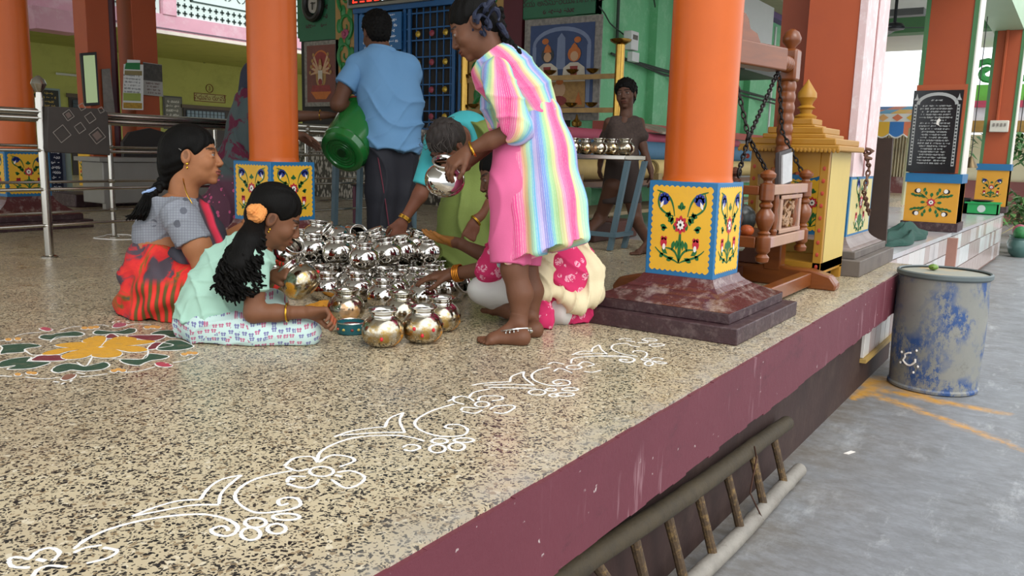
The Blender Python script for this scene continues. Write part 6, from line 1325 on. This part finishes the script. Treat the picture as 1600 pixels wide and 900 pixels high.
# ================= person: boy walking
d=6.0; SK_G=(.10,.045,.027)
g=thing('person',P(965,392,z=0),'boy in a dark brown shirt and shorts walking behind the pot table','person')
H=Head(Q(978,147,d),sv(-.35,-.12,-.9),sv(-.05,1,0),.95); nb=Q(978,182,d)
parts=[H.build(nb,(.042,.05),.004,SK_G)]
B=Body(); B.chain([nb,Q(972,200,d),Q(970,270,d)],[.045,.06,.06],.03); B.chain([Q(999,192,d),Q(1004,228,d),Q(1017,266,d-.05)],[.04,.032,.022],.02); B.chain([Q(952,192,d),Q(943,225,d+.1),Q(938,255,d+.15)],[.04,.03,.022],.02)
hand(B,Q(1017,266,d-.05),sv(.1,-1,0),sv(-1,0,.2),1,.8,curl=(.3,.4,.3)); hand(B,Q(938,255,d+.15),sv(-.1,-1,0),sv(1,0,.2),-1,.8,curl=(.3,.4,.3))
f1=P(1012,396,z=0); B.chain([Q(985,290,d),Q(994,345,d),f1+np.array([0,0,.08])],[.07,.045,.03],.03); foot(B,f1+np.array([0,0,.08]),f1+sv(.02,0,.03)*np.array([1,1,0]),f1+sv(-.12,0,-.14)*np.array([1,1,0]),(0,0,1),1,.85)
f2=P(915,384,z=0); B.chain([Q(958,290,d),Q(938,340,d+.15),f2+np.array([0,0,.09])],[.07,.045,.03],.03); foot(B,f2+np.array([0,0,.09]),f2+np.array([0,0,.03]),f2+sv(-.14,0,-.1)*np.array([1,1,0]),(0,0,1),1,.85)
parts.append(B.mesh(.005)); V,F,C=skinpart(parts,SK_G); V[:,2]=np.maximum(V[:,2],.001); omesh('body',V,F,SKIN,g,col=C)
V,F=hair(H,h_=.0045,thick=.006); V=folds(V,F,.004,lambda V:np.sin(V[:,0]*150)*np.sin(V[:,1]*160)*np.sin(V[:,2]*140)); omesh('hair',V,F,HAIR,g)
BS=mat('4a3b34',.85,0,.4,60,bump=.2,bs=100,key='brown_print_shirt'); BSh=mat('3c302c',.85,0,.15,20,key='brown_shorts')
B=Body(); B.chain([Q(965,198,d),Q(966,252,d)],[.075,.085],.04); B.chain([Q(983,198,d),Q(980,252,d)],[.072,.085],.04); B.chain([Q(992,192,d),Q(1001,214,d)],[.054,.056],.02); B.chain([Q(960,192,d),Q(948,218,d+.08)],[.054,.056],.02); B.plane(Q(970,258,d),sv(0,-1,0)); B.ell(Q(978,180,d-.08),(.03,.05,.05),k=.01,sub=True); V,F=B.mesh(.006); V=folds(V,F,.004,lambda V:np.sin(V[:,2]*50+V[:,1]*40)); omesh('shirt',V,F,BS,g)
B=Body(); B.chain([Q(980,258,d),Q(988,312,d)],[.085,.07],.04); B.chain([Q(964,258,d),Q(953,312,d+.06)],[.085,.07],.04); B.plane(Q(975,318,d),sv(0,-1,0)); V,F=B.mesh(.006); omesh('shorts',V,F,BSh,g)
# ================= person: woman behind the left column
d=5.42; SK_H=(.13,.06,.035)
g=thing('person',P(400,394,z=0),'woman in a grey and maroon saree standing half hidden behind an orange column','person')
H=Head(Q(424,70,d),sv(.9,-.2,.1),sv(0,1,0),1.0); nb=Q(418,108,d)
parts=[H.build(nb,(.052,.058),.006,SK_H)]
B=Body(); wr=Q(508,180,d-.05); B.chain([Q(430,125,d-.1),Q(455,182,d-.1),wr],[.05,.042,.024],.02); wr2=Q(468,212,d-.3); B.chain([Q(412,125,d-.15),Q(425,195,d-.25),wr2],[.05,.042,.024],.02)
B.chain([nb,Q(408,150,d),Q(400,230,d)],[.07,.12,.13],.05); hand(B,wr,sv(.9,.05,.1),sv(0,-1,.2),1,1,curl=(.25,.3,.3)); hand(B,wr2,sv(.85,-.45,0),sv(-.3,-.6,-.6),-1,1,curl=(.15,.2,.2)); parts.append(B.mesh(.0055)); V,F,C=skinpart(parts,SK_H); omesh('body',V,F,SKIN,g,col=C)
V,F=hair(H,h_=.007); omesh('hair',V,F,HAIR,g)
B=Body(); B.chain([Q(412,125,d),Q(405,160,d)],[.15,.14],.04); B.cone(Q(410,122,d-.15),Q(418,150,d-.2),.075,.065,.03); B.cone(Q(430,122,d+.12),Q(440,150,d+.1),.075,.065,.03); B.plane(Q(410,103,d),sv(0,1,0)); V,F=B.mesh(.008); omesh('blouse',V,F,mat('1f2436',.8,0,.1),g)
t=NT('maroon_floral_saree'); v=t.n('TexVoronoi'); v.inputs['Scale'].default_value=22; t.l(t.co.outputs['Object'],v.inputs['Vector']); sx=t.n('SeparateXYZ'); t.l(t.co.outputs['Object'],sx.inputs[0])
c=t.mix(t.mapr(t.noise(6,4,dist=1.5),.5,.56),lin('4c5757'),lin('5e2438')); c2=t.mix(t.math('LESS_THAN',v.outputs['Distance'],.26),lin('5c3a48'),lin('c0567c')); t.l(t.noise(3,3),t.n('Math').inputs[0]); c=t.mix(t.mapr(sx.outputs[2],.48,.42),c,c2); t.bump(t.noise(150,2),.2,.003); SHS=t.out(c,.8,0,.2)
B=Body(); B.chain([Q(405,152,d-.02),Q(396,200,d),Q(385,260,d),Q(372,330,d),Q(372,392,d)],[.155,.165,.185,.215,.2],.05); B.chain([Q(420,250,d),Q(430,390,d)],[.16,.17],.05); B.plane((0,0,.003),(0,0,-1)); B.plane(Q(405,145,d),sv(-.2,1,0)); V,F=B.mesh(.008); V=folds(V,F,.014,lambda V:ridge(V,(1,.3,.2),20,1.5,8)); V[:,2]=np.maximum(V[:,2],.001); omesh('saree',V,F,SHS,g)
ring('bangle',wr-sv(.03,0,0),sv(1,0,0),.034,.003,GOLD,g)

# ================= pots
def steel(nm,tur,seed=0):
    t=NT(nm); o=t.co.outputs['Object']
    if tur:
        f=t.math('MULTIPLY',t.mapr(t.noise(28,6,rough=.7),.42,.6),tur); sx=t.n('SeparateXYZ'); t.l(o,sx.inputs[0]); f=t.math('MULTIPLY',f,t.mapr(sx.outputs[2],.10,.08))
        c=t.mix(f,lin('c9c4b6'),lin('a8842c')); f2=t.math('MULTIPLY',t.mapr(t.noise(11,5),.56,.6),t.mapr(sx.outputs[2],.10,.085)); f2=t.math('MULTIPLY',f2,min(1,tur*1.1)); c=t.mix(f2,c,lin('d08a1c'))
        return t.out(c,t.math('ADD',t.math('MULTIPLY',f,.28),.10),t.math('SUBTRACT',1,t.math('MULTIPLY',f2,.8)))
    return t.out(lin('cfcbc4'),t.mapr(t.noise(20,3),.3,.7,.04,.09),1)
PS=steel('polished_steel',0); PT=steel('turmeric_smeared_steel',.85); PT2=steel('lightly_smeared_steel',.5)
BODY=[(.001,.0),(.03,.001),(.046,.005),(.060,.016),(.0695,.032),(.0725,.05),(.0705,.067),(.063,.084),(.053,.095),(.045,.101)]
NECK=[(.045,.101),(.0415,.104),(.0405,.109),(.042,.114),(.047,.119),(.0505,.122),(.0515,.1255),(.0495,.1285),(.046,.128),(.039,.121),(.0375,.112),(.040,.104),(.05,.092),(.064,.06),(.05,.02),(.001,.012)]
bm=M().lathe((0,0,0),BODY,36,cap=False).mesh('body',60); nm_=M().lathe((0,0,0),NECK,36,cap=False).mesh('neck',80)
MESHES={}
def potmesh(kind):
    if kind not in MESHES:
        a=bm.copy();a.materials.append({'p':PS,'t':PT,'u':PT2}[kind]); b=nm_.copy(); b.materials.append(PS if kind!='u' else PT2); MESHES[kind]=(a,b)
    return MESHES[kind]
proto={}
def pot(loc,label,group,kind='p',tilt=None,s=1.,rz=None):
    if kind not in proto:
        r=bpy.data.objects.new('water_pot',None); r.empty_display_size=.03; COL.objects.link(r); a,b=potmesh(kind)
        for n_,me in (('body',a),('neck',b)):
            o=bpy.data.objects.new(n_,me); COL.objects.link(o); o.parent=r
        proto[kind]=r; 
    else:
        src=proto[kind]; r=src.copy(); COL.objects.link(r)
        for c in src.children: q=c.copy(); COL.objects.link(q); q.parent=r
    r.location=tuple(map(float,loc)); r.scale=(s,s,s); r.rotation_mode='QUATERNION'
    q=Quaternion((0,0,1),random.random()*6.28 if rz is None else rz)
    if tilt is not None: q=Vector((0,0,1)).rotation_difference(Vector(tuple(tilt)))@q
    r.rotation_quaternion=q; tag(r,label,'pot',group); return r
ORD=['leftmost','second','third','fourth','fifth','sixth','seventh','rightmost']
def lab(row,i,n): return f"shiny steel pot in the heap, {'leftmost' if i==0 else 'rightmost' if i==n-1 else ORD[i]+' from the left'} in {row}"
HG='steel water pots heaped between the seated people'
placed=[]
def row(name,dep,xs,z,y0=None):
    for i,px in enumerate(xs):
        # height z at viewing depth dep fixes the image row
        lo,hi=200.,700.
        for _ in range(40):
            m_=(lo+hi)/2
            if Q(px,m_,dep)[2]>z: lo=m_
            else: hi=m_
        p=Q(px+random.uniform(-3,3),m_,dep+random.uniform(-.012,.012)); p[2]=z; placed.append(p)
        pot(p,lab(name,i,len(xs)),HG,tilt=(random.gauss(0,.05 if z<.01 else .1),random.gauss(0,.05 if z<.01 else .1),1) if z>.01 else None,s=random.uniform(.96,1.02))
row('the front floor row',3.45,[602,658],0)
row('the second floor row',3.60,[508,560,614,668],0)
row('the third floor row',3.76,[452,502,552,602,652],0)
row('the fourth floor row',3.92,[430,479,528,577,626,675],0)
row('the fifth floor row',4.08,[452,500,547,595,642,688],0)
row('the back floor row',4.24,[480,526,571,617,664],0)
row('the front upper row',3.68,[571],.122)
row('the second upper row',3.82,[527,606],.124)
row('the third upper row',3.97,[452,492,545,588,634,672],.124)
row('the fourth upper row',4.13,[474,520,566,612,658],.122)
row('the back upper row',4.26,[498,545,592,640],.124)
for px,py,dd,ax,l in ((553,372,4.1,(.5,.25,-.7),'steel pot lying on its side on top of the heap, in the middle'),(496,366,4.1,(.1,1,0),'steel pot standing topmost at the left of the heap'),(590,378,4.02,(-.3,.9,-.2),'steel pot tilted left on top of the heap, right of the lying one'),(524,372,4.02,(-.6,.6,-.4),'steel pot leaning on the heap top left of the lying pot'),(648,380,4.1,(.3,.9,-.1),'steel pot topmost at the right of the heap by the green saree'),(620,376,4.14,(.0,1,.1),'steel pot on the heap top under the bending woman\'s fingers')):
    a=sv(*ax); c=Q(px,py,dd); pot(c-_n(a)*.06,l,HG,tilt=_n(a))
c=Q(448,393,3.45); a=sv(.6,.5,-.6); pot(c-_n(a)*.06,'steel pot held up tilted before the seated girl\'s face, left edge of the heap',HG,tilt=_n(a))
b=P(714,462,z=0); pot(b,'lone steel pot standing right of the heap under the bangled wrist','loose pots beside the heap')
b=P(690,470,z=.0); pot(b+np.array([0,0,.045]),'steel pot tipped sideways at the right front of the heap','loose pots beside the heap',tilt=sv(.75,.3,-.5))
SG='turmeric-smeared pots in front of the heap'
for (px,py,k,l) in ((598,546,'t','nearest brassy pot smeared with turmeric, standing lowest in the view'),(660,540,'t','turmeric pot with red kumkum dots, right of the nearest one'),(690,522,'t','turmeric-yellow pot half hidden behind the red-dotted one'),(628,513,'u','lightly smeared pot standing behind the two nearest pots'),(541,508,'u','smeared pot behind the small teal bowl')):
    b=P(px,py-6,z=0); r=pot(b,l,SG,kind=k)
    pts=[(0,.3)] if k=='u' else [(-.3,.2),(.75,.1)] if px==660 else [(.1,-.25)]
    if k=='t':
        for (u_,v_) in pts:
            dr_=_n(sv(u_,0,-1)*np.array([1,1,0])); c=np.array((dr_[0]*.0715,dr_[1]*.0715,.05+v_*.05))
            o=part('kumkum_dot',M().ell(c,(.006,.006,.007),10,6),mat('c8202a',.6,0,.1,60,key='kumkum'),None); o.parent=r; r.rotation_quaternion=Quaternion((0,0,1),0) 
a=sv(-.72,.72,.1); c=Q(470,441,3.02); pot(c-_n(a)*.052,'brassy steel pot held tilted by the seated girl\'s left hand',SG,kind='t',tilt=_n(a))
a=sv(.12,.80,-.58); c=Q(695,281,2.95); pot(c-_n(a)*.052,'mirror-bright steel pot hanging from the standing girl\'s fingers','pots held up',tilt=_n(a))
bw=P(549,520,z=0); bo=thing('painted_bowl',bw,'small teal bowl of kumkum with painted fruit, in front of the smeared pot','bowl')
part('bowl',M().lathe(bw,[(.001,.002),(.05,.002),(.052,.006),(.052,.04),(.05,.04),(.049,.008),(.001,.006)],32),mat('1f5f66',.35,0,.1,20),bo); part('steel_rim',M().tube([bw+np.array([.052*math.cos(a),.052*math.sin(a),.042]) for a in [k*PI/14 for k in range(28)]],.0025,6,closed=True),SIL,bo)
part('kumkum_powder',M().lathe(bw,[(.0485,.028),(.03,.034),(.001,.036)],24),mat('6a1f1c',.8,0,.3,60),bo)
for k,(a,c_) in enumerate(((-.9,'c0563c'),(-.35,'c9b45a'),(.25,'8a3c34'),(.7,'c9b45a'))):
    dr_=_n(sv(math.sin(a),0,-math.cos(a))*np.array([1,1,0])); part('painted_fruit',M().ell(bw+dr_*.0515+np.array([0,0,.02]),(.006,.006,.005),8,6),mat(c_,.4),bo)
tp=P(512,478,z=0); single('turmeric_heap',cloth((tp[0],tp[1],.0),.09,.05,.02,9,12),mat('c98a24',.9,0,.2,40),'small spread of orange turmeric between the seated girl and the heap','powder')
# pot table behind
tb=thing('steel_table',P(965,392,z=0),'narrow steel-topped table on blue-grey legs with a row of pots on it','table')
TX0,TX1,TY0,TY1,TZ=5.02,5.34,2.53,3.6,.66; BG=mat('5e7884',.45,.2,.12,8,key='blue_grey_legs')
part('top',M().box(TX0,TX1,TY0,TY1,TZ-.03,TZ),STEEL,tb,bevel=.004)
for (x,y,dx) in ((TX0+.05,2.62,-.02),(TX1-.05,2.62,.02),(TX0+.05,3.3,-.02),(TX1-.05,3.3,.02)): part('leg',M().obox((x+dx/2,y-.04*(1 if y<3 else -1),(TZ-.03)/2),(1,0,0),(0,1,0),(dx*1.2,-.12 if y<3 else .12,(TZ-.03)),.017,.017,(TZ-.03)/2),BG,tb)
part('stretcher',M().box(TX0+.02,TX0+.05,2.6,3.35,.1,.13),BG,tb); part('stretcher',M().box(TX0+.03,TX1-.03,2.58,2.61,.1,.13),BG,tb)
for i in range(5):
    xx=(5.10,5.25)[i%2]; b=(xx,P((977,956,936,915,896)[i],230,x=xx)[1],TZ); pot(b,f"golden-bellied steel pot on the narrow table, {['rightmost','second from the right','middle one','second from the left','leftmost'][i]}",'pots on the steel table',kind='t' if i%2 else 'u',s=.88)
for i,y in enumerate((3.2,3.36)):
    single('dish',M().lathe((5.3,y,TZ+.0),[(.03,0),(.035,.13),(.02,.14),(.06,.155),(.07,.17),(.06,.165),(.01,.15)],18),BRASS,('brass stemmed dish behind the table pots, left one','brass stemmed dish behind the table pots, right one')[1-i],'dish','dishes on the steel table')
# second table and maroon chair in the background left of the man
t2=thing('work_table',P(525,375,z=0),'blue-grey legged table behind the green tub','table'); 
part('top',M().box(4.0,4.9,4.2,4.6,.70,.73),STEEL,t2)
for q in ((522,372),(560,362)): b=P(*q,z=0); part('leg',M().obox((b+np.array([.05,.02,.355*2]))/2+b/2,(1,0,0),(0,1,0),(.05,.02,.71),.018,.018,.355),BG,t2)
for q in ((4.85,4.25),(4.85,4.55)): part('leg',M().box(q[0]-.018,q[0]+.018,q[1]-.018,q[1]+.018,0,.7),BG,t2)
c_=thing('plastic_chair',(5.3,4.9,0),'maroon chair seen between the railing bars behind the green tub','chair'); MC_=mat('5c1f38',.5,0,.1)
part('seat',M().box(5.2,5.6,4.95,5.3,.33,.36),mat('2a2426',.6),c_,bevel=.01); part('backrest',M().box(5.55,5.6,4.95,5.3,.38,.72),MC_,c_,bevel=.02)
for x in (5.22,5.56): 
    for y in (4.97,5.27): part('leg',M().box(x,x+.03,y-.015,y+.015,0,.34),MC_,c_)
# ================= kolam and rangoli drawn in powder on the floor
CHALK=mat('efece6',.95,0,.06,60,bump=.4,bs=300,key='rice_powder')
def smooth_(pts,n=6,closed=False):
    pts=[np.array(p,float) for p in pts]; L=len(pts)
    if L<3 and not closed: return pts
    out=[]
    for i in range(L if closed else L-1):
        g_=(lambda k:pts[k%L]) if closed else (lambda k:pts[min(max(k,0),L-1)])
        p0,p1,p2,p3=g_(i-1),g_(i),g_(i+1),g_(i+2)
        for j in range(n): f=j/n; out.append(.5*((2*p1)+(-p0+p2)*f+(2*p0-5*p1+4*p2-p3)*f*f+(-p0+3*p1-3*p2+p3)*f**3))
    if not closed: out.append(pts[-1])
    return out
def fl(p,z=.0008): return P(p[0],p[1],z=z)
def kline(par,pts,w=.004,closed=False,nm='powder_line'):
    s_=smooth_([fl(p) for p in pts],6,closed); rd=random.Random(len(s_)); rs=[w*(.6+.42*rd.random()) for _ in s_]
    m=M().tube(s_,rs,6,closed=closed,flat=1)
    m.v=[(x,y,max(.0002,.0008+(z-.0008)*.22)) for x,y,z in m.v]; return part(nm,m,CHALK,par)
kb=thing('kolam_border',fl((600,700)),'white rice-powder creeper border drawn along the platform edge','floor drawing')
c2=lambda L:[(x/3.333,700+y/3.333) for x,y in L]; c3=lambda L:[(300+x/2.249,500+y/2.249) for x,y in L]; c4=lambda L:[(600+x/3.2,480+y/3.2) for x,y in L]; c5=lambda L:[(940+x/7.5,480+y/7.5) for x,y in L]
def el_(cx,cy,rx,ry,n=12): return [(cx+rx*math.cos(2*PI*k/n),cy+ry*math.sin(2*PI*k/n)) for k in range(n)]
for L in ([(155,580),(110,570),(60,570),(48,592),(70,618),(155,622)],[(155,575),(200,535),(265,520),(310,545),(275,585)],[(195,578),(235,588)],[(170,667),(200,630),(260,612),(350,620)],[(385,525),(450,475),(560,425),(700,385),(850,358),(1000,345),(1090,348),(1180,370),(1235,405),(1225,440),(1180,458),(1120,448),(1100,425),(1140,408),(1175,410),(1190,430)],[(385,545),(440,520),(530,505)],[(540,518),(610,535),(560,572),(450,600)],[(690,355),(800,310),(930,275),(1045,268)],[(1045,265),(1085,210),(1150,165),(1255,140)],[(1255,142),(1190,195),(1150,240),(1140,292)],[(1140,295),(1000,298),(820,330),(690,355)],[(1520,118),(1380,145),(1280,185),(1225,240),(1245,290),(1330,335),(1450,330),(1540,310),(1565,290),(1545,262),(1490,258),(1450,272),(1460,298),(1500,288)]): kline(kb,c2(L),.0046)
for e in ((1330,388,55,25),(1305,447,50,32),(1440,420,48,26),(1490,358,70,17)): kline(kb,c2(el_(*e)),.0045,True)
for L in ([(325,512),(360,485),(420,480),(440,500)],[(328,515),(370,530),(410,522)],[(445,500),(490,475),(550,480),(570,495),(520,515)],[(335,570),(345,550),(400,550)],[(335,575),(390,590),(430,580),(445,560)],[(490,560),(540,590),(590,575),(605,550),(560,530),(510,535)],[(440,498),(450,465),(500,435),(580,412),(700,405),(770,412),(815,425)],[(500,410),(560,390),(640,378),(678,376)],[(678,376),(695,345),(742,325)],[(742,325),(730,355),(748,395)],[(748,395),(660,395),(520,405)],[(920,295),(840,320),(785,355),(800,385),(870,408),(950,405),(968,385),(940,368),(900,368),(890,377),(915,382)],[(740,447),(760,438),(790,440),(800,450),(770,460),(745,455)],[(340,555),(360,560)],[(505,545),(525,550)]): kline(kb,c3(L),.0046)
for e in ((455,532,42,17),(870,425,28,9),(862,452,28,14),(930,445,28,14),(955,422,35,8)): kline(kb,c3(el_(*e)),.0045,True)
for L in ([(320,470),(380,445),(430,455),(450,470)],[(350,445),(350,470),(400,485)],[(470,465),(490,445),(580,445),(590,460),(540,468)],[(385,515),(400,500),(470,505)],[(390,520),(450,530),(490,515)],[(530,510),(560,495),(640,490),(650,505),(600,530),(550,525)],[(425,450),(450,425),(530,408)],[(440,390),(500,380),(630,372)],[(630,372),(640,345),(700,322)],[(700,322),(700,350),(750,390)],[(750,390),(640,385),(500,390)],[(520,400),(660,403),(760,405)],[(830,300),(770,315),(738,340),(760,370),(840,392),(920,388),(925,370),(880,362),(845,372),(860,385),(890,378)],[(820,285),(850,275),(900,285)],[(850,320),(880,305),(940,328)],[(970,290),(1000,272),(1050,285),(1020,295)],[(1000,320),(1040,325),(1085,315)],[(935,280),(950,255),(1050,245),(1180,243),(1250,258),(1235,275),(1190,272),(1180,260),(1220,262)],[(940,238),(990,220),(1038,222)],[(1038,222),(1045,203),(1075,188)],[(1075,188),(1088,212),(1115,233)],[(1115,233),(1060,230),(960,236)]): kline(kb,c4(L),.0044)
for e in ((490,485,35,14),(765,425,42,14),(835,412,25,7),(848,440,22,8),(930,410,40,8),(905,436,45,9),(950,300,38,10)): kline(kb,c4(el_(*e)),.0042,True)
for L in ([(225,425),(140,440),(115,480),(170,520),(280,555),(420,575)],[(0,575),(200,580),(340,590),(380,615),(350,640),(270,640),(215,620),(260,612),(300,625)],[(200,380),(260,365),(350,375)],[(290,390),(390,405)],[(220,425),(300,425),(360,455),(450,465)],[(470,385),(520,365),(600,370),(650,385),(600,395),(500,385)],[(420,415),(520,415),(540,405),(480,385)],[(550,445),(600,430),(700,430),(730,445),(620,460),(560,448)],[(365,530),(380,512),(450,510),(520,530),(530,560),(500,590)],[(460,605),(540,605),(580,620),(500,625),(462,608)],[(580,600),(640,590),(720,600),(690,610)],[(600,630),(700,640),(760,655),(680,660),(602,632)]): kline(kb,c5(L),.0042)
kline(kb,c5(el_(552,660,48,25)),.0042,True)
rg=thing('rangoli',P(156,544,z=0),'round lotus rangoli of yellow, maroon and green powder at the left of the floor','floor drawing')
cr=lambda L:[(x/5,480+y/5) for x,y in L]
def pcol(c): return mat(c,.95,0,.14,40,'8a7a60',.35,25,.5,200)
FZ=[0]
def fill(L,c,nm,z=.0006,line=True,w=.0036):
    FZ[0]+=1; z+=FZ[0]*.00002
    s_=smooth_([fl(p,0) for p in cr(L)],5,True); n_=len(s_); cx_=sum(q[0] for q in s_)/n_; cy_=sum(q[1] for q in s_)/n_; part(nm,M().add([(cx_,cy_,z+.0004)]+[(q[0],q[1],z+.0004) for q in s_],[(0,1+(i+1)%n_,1+i) for i in range(n_)]),pcol(c),rg,smooth=0)
    if line: kline(rg,cr(L),w,True,'outline')
for L in ([(820,235),(870,205),(930,235),(860,245)],[(1060,245),(1000,222),(1285,220),(1210,262)],[(1150,330),(1215,275),(1355,295),(1250,318)],[(480,375),(510,415),(300,420),(240,410),(310,378)]): fill(L,'7a2632','maroon_petal')
for L in ([(305,235),(340,215),(400,215),(440,205),(520,195),(600,190),(660,210),(600,228),(480,235),(400,255),(340,250)],[(730,195),(760,180),(830,185),(900,190),(960,180),(1010,165),(1060,170),(1055,195),(980,212),(890,205),(800,215),(740,210)],[(1180,210),(1240,185),(1320,180),(1400,190),(1440,225),(1340,238),(1280,215)],[(1225,330),(1300,265),(1400,258),(1480,285),(1510,310),(1400,335)],[(940,410),(1050,405),(1110,405),(1160,365),(1260,370),(1320,385),(1270,405),(1190,415),(1130,435),(1080,455),(980,440)],[(405,495),(440,460),(520,440),(600,445),(660,462),(740,445),(820,430),(855,455),(800,485),(700,498),(630,498),(560,490),(520,500),(450,512)],[(0,430),(110,400),(240,390),(225,422),(390,430),(320,460),(230,480),(60,485),(120,455),(0,470)],[(0,365),(20,320),(10,300),(120,288),(240,285),(320,305),(200,325),(185,350),(60,360)]): fill(L,'2c4a34','green_leaf')
for L in ([(780,310),(830,240),(760,228),(680,245),(645,270),(700,290)],[(785,308),(850,260),(930,232),(1050,240),(1065,260),(1000,275),(880,300)],[(800,309),(950,270),(1080,258),(1215,268),(1130,290),(950,305)],[(800,315),(920,306),(1060,305),(1140,325),(1140,345),(1020,352),(900,330)],[(785,318),(880,325),(950,355),(930,385),(830,398),(720,385),(740,350)],[(775,318),(720,370),(640,400),(520,408),(480,385),(560,350),(680,325)],[(770,312),(660,330),(540,345),(440,372),(330,372),(380,345),(520,320)],[(770,308),(650,318),(500,315),(430,300),(500,285),(620,275),(700,290)]): fill(L,'dca028','yellow_petal',.0008)
for L,c in (([(310,170),(350,158),(410,175),(370,188)],'b8485a'),([(880,155),(910,125),(975,125),(985,145),(920,160)],'a85060'),([(1215,440),(1270,432),(1345,455),(1310,468),(1240,462)],'b8384e'),([(480,560),(520,528),(590,525),(570,555),(510,572)],'8a5a48')): fill(L,c,'pink_seed')
for (x,y) in ((65,255),(140,250),(660,165),(710,163),(750,158),(1150,160),(1195,155),(1230,160),(140,528),(230,515),(265,518),(890,500),(925,490),(960,498),(1440,370),(1480,360),(1520,362)): fill(el_(x,y,26,11,8),'dca050','small_petal',w=.003)
for L in ([(0,262),(30,258)],[(120,225),(200,205),(320,195)],[(470,180),(560,155),(640,150)],[(730,140),(800,138),(850,148)],[(990,140),(1080,130),(1180,135)],[(0,535),(90,540)],[(200,545),(280,555),(370,558),(470,548)],[(620,545),(720,535),(840,520)],[(980,510),(1100,495),(1210,465)],[(1350,432),(1450,415),(1520,388)],[(395,270),(420,245),(470,228),(640,228)],[(210,425),(300,375)],[(1160,340),(1120,405),(880,402)],[(720,390),(670,460),(600,430)],[(190,330),(250,372),(330,370)],[(420,580),(460,585)],[(480,600),(500,590)],[(550,580),(560,570)],[(600,510),(660,520)],[(880,120),(890,112)],[(920,112),(935,108)],[(985,115),(1010,118)],[(700,318),(850,300)],[(740,290),(820,345)],[(690,300),(870,322)],[(780,285),(775,345)]): kline(rg,cr(L),.0034)
RP=mat('b8443c',.95,0,.1)
for k,(x,y) in enumerate(((935,605),(865,560),(715,620),(700,555),(885,500),(1070,545))): pass
single('floor_scribble',M().tube([P(90+40*math.cos(a)*(1+.3*math.sin(3*a)),385+5*math.sin(a),z=.001)+np.array([.55,.25,0]) for a in [k*.3 for k in range(20)]],.004,5),CHALK,'faint chalk loop on the floor behind the knobbed railing post','floor drawing')
